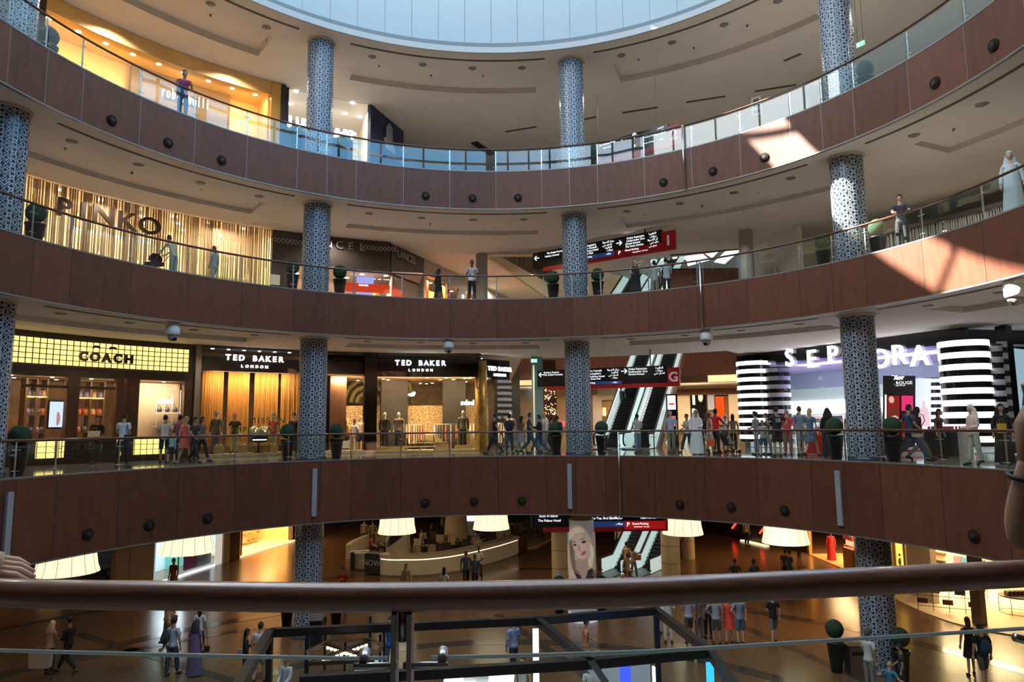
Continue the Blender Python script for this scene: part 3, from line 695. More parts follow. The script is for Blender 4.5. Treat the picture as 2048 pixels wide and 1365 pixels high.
# right window of the bag shop
t0, t1 = th_px(270, 800, 23.4), th_px(361, 800, 23.4)
bar('window_back', t0, t1, 23.6, 23.7, zf+1.0, zb-.5, mat('putty_wall', (.42, .34, .26), .6), g)
shop_light((t0+t1)/2, 22.5, zb-.6, 1.8, 45, NEUT, .3)
st = thing('display_stand', 'white tubular stand with bags in the right window of the bag shop', 'stand', pol(23.1, t0+3, zf+1.05))
mb = MB()
for k in range(4): mb.tube([pol(23.1, t0+2.2+k*.9, zf+1.1), pol(23.1, t0+2.2+k*.9, zf+2.6+.25*k)], .02, 6)
mb.arc(23.0, 23.3, t0+2, t0+6.5, zf+2.2, zf+2.25, 3); mb.arc(23.0, 23.3, t0+2, t0+6.5, zf+1.55, zf+1.6, 3); obj('frame', mb, M_white, st)
for k in range(4):
    p = pol(23.15, t0+2.5+k*.9, zf+2.25); mb = MB(); mb.lathe([(.12, 0), (.15, .12), (.1, .25), (.001, .26)], p, 10); mb.tube([(p[0]-.07, p[1], p[2]+.22), (p[0], p[1], p[2]+.45), (p[0]+.07, p[1], p[2]+.22)], .01, 5)
    tag(obj('handbag', mb, mat('bag_dk', (.06, .05, .06), .4)), 'dark handbag on the white stand in the bag shop window', 'handbag', 'handbags on the white window stand')
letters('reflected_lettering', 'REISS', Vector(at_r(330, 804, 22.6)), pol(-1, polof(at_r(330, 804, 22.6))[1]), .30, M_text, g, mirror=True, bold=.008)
t = th_px(113, 830, 23.0); sc = thing('advert_screen', 'tall glowing advertising screen in the left window of the bag shop', 'screen', pol(23.0, t, zf+1.0))
bar('screen_frame', t-.85, t+.85, 23.02, 23.12, at_r(113, 858, 23)[2], at_r(113, 800, 23)[2], M_black, sc); bar('picture', t-.7, t+.7, 23.0, 23.02, at_r(113, 855, 23)[2], at_r(113, 804, 23)[2], glow('screen_pale', (.62, .72, .95), 1.4), sc)
mb = MB(); mb.sphere(pol(22.98, t+.1, at_r(113, 838, 23)[2]), (.12, .02, .3)); obj('picture_figure', mb, glow('screen_pink', (.6, .3, .32), 1.0), sc)
bar('steel_jamb', tb, tb+.7, r_-.1, r_+.3, zf, zc-.02, mat('jamb_grey', (.22, .20, .19), .4), g)

# tailoring shop: two bays + corner return
ta, tb = tb+.7, th_px(607, 700, 21.9); tc = th_px(755, 708, 21.9); td = th_px(962, 708, 21.9); tm = th_px(730, 700, 21.9)
r_ = 21.9; zh = at_r(841, 754, r_)[2]
g = thing('tailoring_shop', 'clothing shop with white letters on black bands, wide windows full of mannequins', 'shop', pol(r_, -20, zf))
zh1 = at_r(500, 740, r_)[2]
bar('black_band', ta, tc, r_+.5, r_+.7, zh1-.1, zc-.5, M_dark, g)
bar('soffit', ta, td, r_, r_+2.5, zc-.12, zc-.03, mat('dim_soffit', (.10, .10, .11), .4), g)
bar('black_band', tc, td, r_, r_+.3, zh, zc-.25, M_black, g)
bar('bronze_side_panel', th_px(565, 750, 23), tm-2, 23.2, 23.3, zf, zc-.5, M_brown, g)
bar('pier', tm, tc, r_-.05, r_+.5, zf, zc-.02, M_black, g)
bar('pier', th_px(642, 750, r_), th_px(665, 750, r_), r_+.6, r_+.9, zf, zc-.02, M_black, g)
arc_letters('lettering', 'TED BAKER', th_px(510, 718, r_+.45), at_r(510, 718, r_+.45)[2], r_+.45, .40, MATS['sign_white'], g, bold=.012, adv=.335)
arc_letters('lettering', 'LONDON', th_px(509, 734, r_+.45), at_r(509, 734, r_+.45)[2], r_+.45, .20, MATS['sign_white'], g, bold=.004, adv=.25)
arc_letters('lettering', 'TED BAKER', th_px(841, 727, r_-.05), at_r(841, 727, r_-.05)[2], r_-.05, .40, MATS['sign_white'], g, bold=.012, adv=.325)
arc_letters('lettering', 'LONDON', th_px(841, 741, r_-.05), at_r(841, 741, r_-.05)[2], r_-.05, .20, MATS['sign_white'], g, bold=.004, adv=.25)
A = at_z(962, 709, zc); B = at_z(1062, 718, zc)
AB = Vector(B-A).normalized(); nn = Vector((AB.y, -AB.x, 0))
mb = MB(); mb.wallbox(A, A+(B-A)*.55, zh-.1, zc-.25, .3); obj('black_band', mb, M_black, g)
letters('lettering', 'TED BAKER', Vector(at_pl(999, 739, A, B))+nn*.05, nn, .36, MATS['sign_white'], g, bold=.005, spacing=1.1)
letters('lettering', 'LONDON', Vector(at_pl(999, 751, A, B))+nn*.05, nn, .2, MATS['sign_white'], g, bold=.01, spacing=1.2)
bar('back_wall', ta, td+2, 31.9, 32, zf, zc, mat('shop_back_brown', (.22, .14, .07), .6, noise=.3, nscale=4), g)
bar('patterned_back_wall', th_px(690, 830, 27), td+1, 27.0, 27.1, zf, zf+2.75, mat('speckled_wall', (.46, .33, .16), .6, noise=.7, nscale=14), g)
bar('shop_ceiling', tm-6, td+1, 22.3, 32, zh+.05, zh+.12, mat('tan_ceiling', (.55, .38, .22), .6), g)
bar('window_platform', ta, tc, r_-.05, r_+1.3, zf+.01, zf+.18, mat('lit_platform', (.75, .60, .36), .5), g)
bar('window_platform', tc, td, r_-.02, r_+1.3, zf+.01, zf+.12, mat('lit_platform', (.75, .60, .36), .5), g)
bar('shop_window', ta, th_px(607, 750, r_), r_-.06, r_-.05, zf, zc-.12, M_shopglass, g)
bar('shop_window', tc, td, r_-.06, r_-.05, zf, zc-.12, M_shopglass, g)
mb = MB(); mb.wallbox(A, B, zf, zc-.1, .02); obj('shop_window', mb, M_shopglass, g)
p = at_r(962, 800, 22.2); mb = MB(); mb.cyl((p[0], p[1], zf), (p[0], p[1], zc-.4), .34, None, 20); obj('gold_post', mb, mat('gold_leaf', (.5, .33, .10), .35, .6, noise=.4, nscale=2), g)
for x, y0, y1, w in ((788, 758, 830, 1.6), (908, 765, 850, 1.4)):
    p = at_r(x, 800, 25.5); mb = MB(); mb.box((p[0], p[1], (zf+zh)/2), (w, .8, zh-zf), -rad(polof(p)[1])); obj('dark_pier', mb, mat('pier_dark', (.008, .006, .006), .7), g)
# ridged green arches of the shop wall seen behind the left column
p = at_r(730, 800, 27.5); n = Vector(pol(-1, polof(p)[1]))
u = Vector((-n.y, n.x, 0))
mg = mat('mossy_arch', (.17, .16, .05), .7, noise=.5, nscale=9)
for k, rr_ in enumerate((.5, .85, 1.25, 1.65, 2.1, 2.6, 3.1)):
    mb = MB(); mb.tube([tuple(Vector(p)+u*(rr_*math.cos(a))+Vector((0, 0, rr_*1.15*math.sin(a)-.2))-n*(k*.1)) for a in [PI*j/16 for j in range(17)]]+[], .14, 6)
    obj('arched_rib', mb, mg, g)
# curtains in the first window
ct = 0
for x0, x1 in ((403, 445), (455, 497), (508, 555), (561, 604)):
    t0, t1 = th_px(x0, 800, 22.9), th_px(x1, 800, 22.9); mb = MB(); vs = []; n = 60
    for j in range(n+1):
        t = t0+(t1-t0)*j/n; e = .07*math.sin(j*1.35)+.03*math.sin(j*.5); vs += [pol(22.9+e, t, zf+.55), pol(22.9+e, t, zh1-.02+.03*math.sin(j*1.35))]
    mb.smooth = True; mb.add(vs, [(j*2, j*2+2, j*2+3, j*2+1) for j in range(n)])
    tag(obj('window_curtain', mb, mat('mustard_curtain', (.82, .46, .12), .8)), ['far left of the four', 'second from the left', 'third from the left', 'beside the patterned column'][ct].capitalize()+': mustard yellow curtain in the clothing window', 'curtain', 'mustard curtains in the clothing window'); ct += 1
for t in (ta+4, ta+9): shop_light(t, 22.2, zh1-.15, 2.2, 85, (1, .70, .42), .35)
for k in range(4): shop_light(tc+2+k*4.2, 22.5, zh-.15, 1.8, 240, WARM, .9)
shop_light(tm-2, 22.8, zh-.1, 1.5, 200, WARM, .8)
downlights(g, [pol(r_+.35, ta+1.5+k*2.0, zc-.13) for k in range(8)]+[pol(r_-.0+.15, tc+1+k*2.05, zc-.26) for k in range(8)], M_ledw, .05)
for k in range(26):
    r2 = random.uniform(22.8, 30); t2 = random.uniform(tm-3, td); downlights(g, [pol(r2, t2, zh+.04)], M_led, .06)
# text on the glass: green campaign words
p = at_r(535, 842, r_-.1); M_gr = mat('green_vinyl', (.04, .16, .03), .6)
letters('window_lettering', 'MISSI N', Vector(p), pol(-1, polof(p)[1]), .42, M_gr, g, spacing=1.35)
mb = MB(); q = Vector(at_r(553, 842, r_-.1)); n = Vector(pol(-1, polof(q)[1])); u = Vector((-n.y, n.x, 0))
mb.tube([tuple(q+u*(.2*math.cos(a))+Vector((0, 0, .2*math.sin(a)))) for a in [2*PI*j/6 for j in range(7)]], .02, 5); mb.tube([tuple(q+u*(.1*math.cos(a))+Vector((0, 0, .1*math.sin(a)))) for a in [2*PI*j/12 for j in range(13)]], .015, 5); obj('hexagon_mark', mb, M_gr, g)
p = at_r(520, 860, r_-.1); letters('window_lettering', 'IMPECCABLE', Vector(p), pol(-1, polof(p)[1]), .40, M_gr, g, spacing=1.25)
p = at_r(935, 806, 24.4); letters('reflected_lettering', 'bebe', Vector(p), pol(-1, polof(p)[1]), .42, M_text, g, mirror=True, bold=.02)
p = at_r(823, 790, 24.4); mb = MB(); mb.sphere(tuple(p), (.22, .03, .1), 8, 6); mb.sphere((p[0]+.15, p[1], p[2]+.1), (.1, .03, .08), 8, 6); obj('white_emblem', mb, M_text, g)
# ================================================================== gallery downlights
for zc_, pw, cl, ths in ((ZL['top'], 500, (1, .91, .80), range(-84, 96, 15)), (ZL['L2b'], 350, (1, .83, .66), range(-84, 96, 15)), (ZL['L1b'], 200, (1, .80, .60), range(-84, 96, 15)), (ZL['Gb'], 300, (1, .66, .36), range(-84, 96, 14))):
    for i, t in enumerate(ths):
        r2 = 20.6 if zc_ > 6 else (19, 26, 33)[i % 3]
        c2 = cl if t < 20 or zc_ < 6 else tuple(a*.5+b*.5 for a, b in zip(cl, (1, .97, .95)))
        spot('gallery_spot', pol(r2, t, zc_-.06), pw*(1.4 if zc_ > 21 else 1), c2, 150)
# ================================================================== escalator hall beyond the right-centre gallery
def beam(mb, a, b, w, h):
    a, b = Vector(a), Vector(b); ax = (b-a).normalized(); s = ax.cross(Vector((0, 0, 1)))
    s = (s.normalized() if s.length > 1e-4 else Vector((1, 0, 0)))*w/2; u = s.cross(ax).normalized()*h/2
    vs = [a-s-u, a+s-u, a+s+u, a-s+u, b-s-u, b+s-u, b+s+u, b-s+u]
    return mb.add([tuple(v) for v in vs], [(0, 1, 2, 3), (7, 6, 5, 4), (0, 4, 5, 1), (1, 5, 6, 2), (2, 6, 7, 3), (3, 7, 4, 0)])
M_lit = mat('balustrade_panel', (.62, .72, .70), .25, emit=(.7, .9, .88), es=.55)
M_step = mat('escalator_step', (.03, .03, .035), .4, .5)
def escalator(B, T, w, label, grp):
    B, T = Vector(B), Vector(T); d = Vector((T.x-B.x, T.y-B.y, 0)).normalized(); s = Vector((d.y, -d.x, 0)); Bm = B-d*1.6
    g = thing('escalator', label, 'escalator', tuple(B), 0, grp)
    mb = MB(); beam(mb, B-Vector((0, 0, .45)), T-Vector((0, 0, .45)), w+.5, .7); obj('truss', mb, mat('truss_clad', (.20, .13, .10), .4), g)
    mb = MB(); n = int((T.z-B.z)/.2)
    for k in range(n):
        p = B.lerp(T, (k+.5)/n); mb.box((p.x, p.y, p.z-.02), (w, .42, .18), math.atan2(d.y, d.x)-PI/2)
    obj('steps', mb, M_step, g)
    mb = MB(); mb.box(tuple(Bm+Vector((0, 0, .02))), (w, 2.6, .06), math.atan2(d.y, d.x)-PI/2); obj('landing_plate', mb, M_dsteel, g)
    for sd in (-1, 1):
        o = s*(sd*(w/2+.12)); mb = MB()
        b0, t0 = B+o, T+o; q = [Bm+o+Vector((0, 0, .05)), b0+Vector((0, 0, .05)), t0+Vector((0, 0, .05)), t0+Vector((0, 0, .85)), b0+Vector((0, 0, .85)), Bm+o+Vector((0, 0, .85))]
        mb.slab([tuple(v-s*.03) for v in q], s, .06); bb = obj('balustrade', mb, M_lit, g)
        mb = MB(); pts = [Bm+o+Vector((0, 0, .2)), Bm+o-d*.35+Vector((0, 0, .3)), Bm+o-d*.45+Vector((0, 0, .6)), Bm+o-d*.3+Vector((0, 0, .88)), Bm+o+Vector((0, 0, .95)), b0-d*.2+Vector((0, 0, .95)), t0+Vector((0, 0, .95))]
        mb.tube([tuple(p) for p in pts], .05, 8); obj('moving_handrail', mb, M_blackm, bb)
        mb = MB(); beam(mb, b0-s*sd*.14+Vector((0, 0, .1)), t0-s*sd*.14+Vector((0, 0, .1)), .10, .12); obj('skirt', mb, M_steel, bb)
for z0, zt, (xb, yb, xt, yt), nm in ((ZL['G'], ZL['L1'], (1229, 897, 1296, 690), 'ground'), (ZL['L1'], ZL['L2'], (1215, 661, 1300, 519), 'first')):
    for k in range(2):
        B = CAM+ray(xb+k*58, yb)*((z0-CAM[2])/ray(xb+k*58, yb)[2])
        dd = ray(xt+k*52, yt); T = CAM+dd*((zt-CAM[2])/dd[2])
        escalator(B, T, 1.2, '%s of the two escalators rising behind the sign on the %s level' % (('left', 'right')[k], nm), 'escalators behind the signs')
# back walls of the hall
M_hallw = mat('hall_wall', (.55, .47, .38), .6, noise=.06, nscale=.5)
M_white2 = mat('white_wall', (.72, .70, .66), .6)
mb = MB(); mb.arc(57, 57.2, -12, 44, ZL['LG'], ZL['G']-.25, 40); struct('wall_back_lower', mb, M_brown)
hb = thing('hall_bridge', 'timber-clad upper edge with cream light cove at the back of the escalator hall', 'bridge', pol(46, 24, ZL['L1b']))
bar('wood_band', 3, 36, 45.5, 46, at_d(1420, 734, 52)[2], ZL['L1b']+2.4, M_wood, hb)
bar('light_cove', 24, 36, 45.2, 45.5, at_d(1420, 752, 52)[2], at_d(1420, 737, 52)[2], glow('cove_cream', (1, .66, .30), 1.5), hb)
bar('light_cove', 3, 15, 45.2, 45.5, at_d(1220, 752, 52)[2], at_d(1220, 740, 52)[2], MATS['cove_cream'], hb)
bar('soffit', 3, 36, 44.6, 48, at_d(1420, 758, 52)[2], at_d(1420, 754, 52)[2], M_white2, hb)
bar('curved_timber_band', 20, 36, 47.2, 47.5, at_d(1420, 782, 54)[2], at_d(1420, 768, 54)[2], M_wood, hb)
bar('bead_rail', 20, 36, 47.4, 47.5, at_d(1420, 768, 54)[2], at_d(1420, 758, 54)[2], M_bead, hb)
def facade_bay(name, label, x0, x1, y0, y1, depth, m, par=None):
    t0 = th_px(x0, 800, depth); t1 = th_px(x1, 800, depth); return t0, t1
rB = 47.6
def bay(par, nm, x0, x1, y0, y1, m, r=rB, dz=0.1):
    a = at_r(x0, y0, r); b = at_r(x1, y1, r); mb = MB(); mb.arc(r, r+dz, polof(a)[1], polof(b)[1], min(a[2], b[2]), max(a[2], b[2]), 3); return obj(nm, mb, m, par)
g = thing('far_shop_row', 'row of small lit shops at the back of the hall right of the escalators', 'shop', pol(rB, 28, ZL['G']))
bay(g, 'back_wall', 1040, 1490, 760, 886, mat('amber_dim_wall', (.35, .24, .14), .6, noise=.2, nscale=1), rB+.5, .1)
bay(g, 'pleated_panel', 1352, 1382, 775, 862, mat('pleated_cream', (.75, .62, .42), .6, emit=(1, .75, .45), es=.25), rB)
for x, y0, y1 in ((1387, 776, 810), (1387, 818, 832)): bay(g, 'light_slot', x-3, x+3, y0, y1, glow('slot_cream', (1, .85, .6), 2.4), rB-.1)
bay(g, 'black_showcase', 1380, 1414, 775, 850, M_black, rB+.1)
p = at_r(1401, 795, rB-.05); mb = MB(); mb.sphere(tuple(p), (.22, .05, .42), 10, 8); mb.sphere((p[0], p[1], p[2]+.6), (.14, .05, .1), 10, 8); obj('displayed_dress', mb, glow('dress_cream', (1, .85, .5), 1.1), g)
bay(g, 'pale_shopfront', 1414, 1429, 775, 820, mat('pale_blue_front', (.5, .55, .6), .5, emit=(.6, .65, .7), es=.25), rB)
bay(g, 'orange_shopfront', 1430, 1450, 790, 850, glow('orange_front', (1, .10, .01), 1.0), rB)
bay(g, 'dark_header', 1429, 1455, 778, 793, M_dark, rB-.05)
p = at_r(1441, 787, rB-.15); letters('lettering', 'ad & co', tuple(p), pol(-1, polof(p)[1]), .35, M_text, g, bold=.01)
bay(g, 'grey_pier', 1450, 1455, 775, 860, mat('pier_grey', (.3, .28, .26), .5), rB-.1)
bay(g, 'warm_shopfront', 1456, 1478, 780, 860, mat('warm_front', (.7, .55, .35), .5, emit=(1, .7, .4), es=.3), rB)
bay(g, 'white_shopfront', 1185, 1205, 790, 870, mat('lilac_front', (.5, .48, .5), .5), rB)
bay(g, 'pink_counter', 1110, 1130, 843, 854, glow('pink_light', (1, .12, .15), 1.2), rB-.3)
bay(g, 'amber_lamp', 1205, 1212, 816, 832, glow('amber_lamp', (1, .6, .15), 3), rB-.3)
bay(g, 'grey_slats', 1195, 1232, 775, 800, mat('slat_grey', (.40, .37, .33), .6, noise=.3, nscale=6, nstretch=(3, 3, .1)), rB-.1)
for t in (6, 14, 22, 30): area('hall_lamp', pol(42, t, ZL['L1b']-.2), 2.5, 380, WARM, (0, 0, -1), 1)
ds = thing('digital_totem', 'black digital totem with bright picture standing right of the ground escalators', 'totem', at_z(1347, 893, ZL['G']))
p = Vector(at_z(1347, 893, ZL['G'])); n = Vector(pol(-1, polof(p)[1])); rz = -rad(polof(p)[1])
k_ = px_h = (px_depth := float((p-Vector(CAM)).dot(Vector(FWD))))/FPX
mb = MB(); mb.box((p.x, p.y, p.z+k_*52), (k_*22, .25, k_*104), rz); obj('totem_body', mb, M_black, ds)
q = p+n*.14; mb = MB(); mb.box((q.x, q.y, p.z+k_*87), (k_*16, .02, k_*28), rz); obj('picture', mb, glow('screen_white', (.85, .80, .82), 1.8), ds)
q = p+n*.155; mb = MB(); mb.box((q.x, q.y, p.z+k_*84), (k_*11, .01, k_*4), rz, None); obj('picture_figure', mb, glow('screen_red', (.9, .12, .1), .9), ds)
q = p+n*.14; mb = MB(); mb.box((q.x, q.y, p.z+k_*50), (k_*14, .02, k_*20), rz); obj('picture', mb, glow('screen_rose', (.65, .25, .25), .8), ds)
# brown wall beyond, dark tower with sparkling lights
g = thing('sparkle_wall', 'tall dark brown wall with tiny sparkling lights left of the hanging sign', 'wall', pol(30, 6, ZL['G']))
p0, p1 = at_d(1087, 800, 44), at_d(1113, 800, 44)
mb = MB(); mb.wallbox(p0, p1, ZL['G'], ZL['L1b']-.02, .4); obj('timber_wall', mb, M_brown, g)
nn2 = Vector((p1[1]-p0[1], -(p1[0]-p0[0]), 0)).normalized()
mb = MB()
for k in range(70):
    y = random.choice((random.uniform(776, 800), random.uniform(810, 830), random.uniform(776, 850))); q = Vector(p0).lerp(Vector(p1), random.uniform(.08, .92))+nn2*.05; z = at_d(1100, y, 44)[2]
    mb.box((q.x, q.y, z), (.035, .035, .035))
obj('sparkle_lights', mb, glow('sparkle', (1, .75, .4), 6), g)['kind'] = 'stuff'
g = thing('teal_glass_post', 'teal glass panel with bright edge post at the corner of the clothing shop', 'panel', at_d(1075, 880, 41))
mb = MB(); a, b = at_d(1066, 800, 40.5), at_d(1086, 800, 41); mb.wallbox(a, b, ZL['G'], ZL['L1b']-.1, .1); obj('glass_panel', mb, mat('teal_glass', (.12, .26, .26), .2), g)
mb = MB(); a = at_d(1068, 800, 40.2); mb.cyl((a[0], a[1], ZL['G']), (a[0], a[1], at_d(1068, 730, 40.2)[2]), .05); obj('edge_post', mb, mat('edge_cream', (.8, .75, .6), .4, emit=(.9, .85, .6), es=.4), g)

# first level hall: white walls, timber panels, slanted skylight patches, grey columns, escalator underside
zf, zc = ZL['L1'], ZL['L2b']
M_tp = mat('hall_veneer', (.24, .085, .035), .4, noise=.15, nscale=1.2, nstretch=(5, 5, .8), objvar=.12)
g = thing('timber_parapet', 'timber-clad parapet with glass top behind the first-level escalators', 'parapet', pol(27, 30, zf))
for k in range(6):
    x0 = 1340+k*23; a = at_d(x0, 560, 41); b = at_d(x0+22.6, 560, 41); mb = MB(); mb.wallbox(a, b, zf, at_d(1400, 536, 41)[2], .15); obj('wood_panel', mb, M_tp, g)
a, b = at_d(1340, 530, 41), at_d(1478, 530, 41); mb = MB(); mb.wallbox(a, b, at_d(1400, 535, 41)[2], at_d(1400, 508, 41)[2], .02); obj('glass_pane', mb, M_shopglass, g)
mb = MB(); beam(mb, at_d(1340, 511, 41), at_d(1480, 499, 41), .07, .07); obj('handrail', mb, M_rail, g)
g = thing('slanted_skylight', 'bright slanted skylight panes seen through the first-level opening right of the sign', 'skylight', at_d(1420, 500, 55))
for (xa, ya, xb, yb, xc, yc, xd, yd) in ((1400, 500, 1440, 478, 1462, 478, 1425, 516), (1428, 524, 1478, 478, 1482, 500, 1450, 528), (1345, 512, 1395, 500, 1420, 520, 1350, 540), (1352, 490, 1380, 484, 1390, 492, 1352, 508)):
    mb = MB(); pts = [at_d(xa, ya, 55), at_d(xb, yb, 55), at_d(xc, yc, 55), at_d(xd, yd, 55)]
    mb.slab([tuple(p) for p in pts], (0, 1, 0), .1); obj('skylight_pane', mb, glow('daylight_pane', (.9, .96, 1), 2.2), g)
bay(g, 'white_wall', 1090, 1600, 440, 640, mat('cool_white_wall', (.62, .66, .68), .6), 47.0, .2)
for x, y0 in ((963, 506), (1495, 458)):
    q = at_z(x, y0, zc); w = (24 if x < 1000 else 28)/FPX*float((Vector(q)-Vector(CAM)).dot(Vector(FWD)))/2
    mb = MB(); mb.lathe([(w, 0), (w, zc-zf)], (q[0], q[1]+w, zf), 32); mb.lathe([(w+.05, 0), (w+.05, .15), (w, .15)], (q[0], q[1]+w, zf), 32)
    tag(obj('plain_column', mb, M_gcol), 'plain grey round column on the first level, %s' % ('beside the standing man' if x < 1000 else 'right of the timber parapet'), 'column')
# white wall with doors right of the second grey column
a, b = at_z(1500, 462, zc), at_z(1640, 452, zc)
mb = MB(); mb.wallbox(at_d(1503, 520, 42), at_d(1600, 520, 37), zf, zc-.02, .2); struct('wall_white_right', mb, M_white2, 'white wall on the first level left of the right column')
p0, p1 = at_d(1527, 560, 40.5), at_d(1556, 560, 39)
mb = MB(); mb.wallbox(p0, p1, zf, zf+2.6, -.06); struct('door_1', mb, mat('door_cream', (.60, .56, .48), .5), 'plain cream double door in the white wall of the first level')
# right: shop with dripping glass-rod curtain
zz0 = at_r(1760, 520, 23)[2]
g = thing('rod_curtain_shop', 'dark curved shop front hung with pale glass rods, first level far right', 'shop', pol(23, 60, zf))
bar('shop_header', 52, 80, 23, 23.3, zc-1.7, zc-1.5, M_taupe, g); bar('back_wall', 50, 82, 24.5, 24.6, zf, zc-1.5, mat('dusky_wall', (.20, .17, .14), .6), g)
mb = MB()
for k in range(110):
    t = 52+28*(k+random.random()*.6)/110; L = random.uniform(1.2, 2.4); mb.arc(23.1, 23.13, t-.06, t+.06, zc-1.7-L, zc-1.7, 1)
obj('glass_rods', mb, mat('glass_rod', (.50, .52, .50), .25), g)['kind'] = 'stuff'
bar('lit_plinth', 53, 66, 23.6, 24.2, zf+.2, zf+1.0, glow('plinth_warm', (1, .75, .42), .9), g)
downlights(g, [pol(24, t, zc-1.9) for t in range(54, 78, 5)], M_led, .05)
# left side beyond the corner shop: sloping underside of an upper stair
g = thing('sloping_soffit', 'long cream sloping underside of a stair with clad side panels, first level centre', 'stair', at_d(1050, 560, 50))
q = [at_d(975, 508, 48), at_d(1130, 592, 44), at_d(1128, 640, 44), at_d(930, 640, 48), at_d(930, 505, 50)]
mb = MB(); mb.slab([tuple(at_d(x, y, d)) for x, y, d in ((975, 514, 42.3), (1000, 513, 42.3), (1130, 585, 42.3), (1130, 606, 42.3), (1110, 606, 42.3))], (0, 1, 0), .5); obj('soffit_panel', mb, mat('soffit_cream', (.70, .56, .36), .6), g)
for k in range(7):
    x0 = 982+k*17.5; yb0 = 512+k*13.0; mb = MB(); pts = [at_d(x0, 514, 43.0), at_d(x0+17, 514, 43.0), at_d(x0+17, yb0+12, 43.0), at_d(x0, yb0+2, 43.0)]
    mb.slab([tuple(p) for p in pts], (0, 1, 0), .1); obj('side_panel', mb, mat('side_grey_wood', (.30, .24, .20), .5, objvar=.15), g)
for t in (2, 12, 24): area('hall_lamp', pol(34, t, ZL['L2b']-.3), 3, 420, (1, .9, .78), (0, 0, -1), 1.5)

# ================================================================== hanging direction signs
M_sblack = mat('sign_black', (.012, .012, .013), .25)
M_sred = mat('sign_red', (.22, .012, .015), .35, emit=(.5, .01, .015), es=.10)
M_sblue = mat('sign_blue', (.02, .04, .12), .35, emit=(.04, .10, .35), es=.3)
M_stext = glow('sign_letter', (.92, .96, 1), 1.5)
M_snum = mat('sign_number', (.45, .33, .33), .5, emit=(.6, .45, .45), es=.25)
def ar(s):   # Arabic presentation forms, typed right to left
    return s[::-1]
AR = [ar('\uFE8D\uFEDF\uFEE8\uFE8E\uFED3\uFEED\uFEAD\uFE93'), ar('\uFEE3\uFEAE\uFEDB\uFEB0 \uFEDF\uFEE0\uFE98\uFEB4\uFEED\uFED7'), ar('\uFED3\uFEE8\uFEAA\uFED5 \uFEA9\uFE91\uFEF2'), ar('\uFEE3\uFEEE\uFED7\uFED2')]
def arrow(mb, c, u, w, n, kind, s):
    c = Vector(c); dirs = {'L': -u, 'R': u, 'U': w}; d = dirs[kind]; pr = u if kind == 'U' else w
    beam(mb, c-d*s*.5, c+d*s*.45, .03, s*.13)
    for sg in (-1, 1): beam(mb, c+d*s*.5, c+d*s*.08+pr*sg*s*.42, .03, s*.13)
def dir_sign(label, pA, pB, h, blocks, number, zceil, numw):
    """pA, pB: top-left / top-right points; blocks: (u0, u1, v0, v1, material); texts inside"""
    A, B = Vector(pA), Vector(pB); zt = (A.z+B.z)/2; A.z = B.z = zt; d = (B-A); Lh = d.length; u = d.normalized(); n = Vector((u.y, -u.x, 0)); w = Vector((0, 0, 1))
    g = thing('direction_sign', label, 'sign', tuple((A+B)/2-w*h), 0)
    mb = MB(); mb.slab([tuple(p) for p in (A, B, B-w*h*.82, A-w*h*.82)], -n, .22); obj('sign_board', mb, M_sblack, g)
    mb = MB(); e = u*(numw); a2 = A+u*Lh*.09
    mb.slab([tuple(p) for p in (a2-w*h*.82, B-w*h*.82, B-w*h*.12, B+e-w*h*.12, B+e-w*h, a2-w*h)], -n, .2); obj('red_panel', mb, M_sred, g)
    P = lambda f, v: A+u*(Lh*f)-w*(h*v)+n*.02
    for f0, f1, v0, v1, m in blocks:
        mb = MB(); mb.slab([tuple(p) for p in (P(f0, v0), P(f1, v0), P(f1, v1), P(f0, v1))], -n, .02); obj('colour_band', mb, m, g)
    for s in (.25, .88):
        q = A+u*Lh*s-n*.1; mb = MB(); mb.cyl(tuple(q), (q.x, q.y, zceil), .03 if number != '2' else .008); obj('hanger_rod', mb, M_blackm if number != '2' else M_gcol, g)
    q = B+u*numw*.5-w*h*.58+n*.03; number.strip() and letters('number', number, tuple(q), n, h*.62, M_snum, g, bold=.02)
    return g, P, u, w, n, Lh
def sign_text(g, P, n, items):
    for f, v, s, size in items: letters('lettering', s, tuple(P(f, v)+n*.02), n, size*.78, M_stext, g, ext=.005, bold=.0)
# first level sign
g, P, u, w, n, L = dir_sign('long black hanging direction sign ending in a red block with number 1', at_d(1065, 496, 42), at_d(1323, 472, 37), 1.18, [(.43, .66, .62, .81, M_sblue), (.66, .999, .60, .99, M_sred)], '1', ZL['L2b'], .75)
mb = MB(); arrow(mb, P(.04, .3)+n*.03, u, w, n, 'L', .32); arrow(mb, P(.70, .28)+n*.03, u, w, n, 'R', .32); obj('arrow', mb, M_stext, g)
sign_text(g, P, n, [(.20, .15, 'The Dubai Fountain', .2), (.17, .30, 'Fashion Avenue', .2), (.47, .14, "Bloomingdale's", .2), (.47, .27, 'Fashion Catwalk', .2), (.47, .40, 'The Address Hotel', .2), (.46, .53, 'Dubai Mall', .2), (.47, .70, 'Parking', .16),
    (.82, .14, 'Dubai Aquarium', .2), (.82, .27, 'Underwater Zoo', .2), (.80, .40, 'Grand Atrium', .2), (.81, .53, 'The Souk Atrium', .2), (.70, .76, 'P', .38), (.79, .70, 'Grand Parking', .18), (.85, .84, 'Entertainment . The Souk', .11),
    (.62, .12, AR[1], .2), (.61, .26, AR[2], .2), (.62, .40, AR[0], .2), (.63, .53, AR[3], .2), (.62, .70, AR[3], .16), (.94, .12, AR[0], .2), (.945, .26, AR[3], .2), (.94, .40, AR[1][:9], .2), (.95, .53, AR[2][:6], .2), (.94, .70, AR[2], .15)])
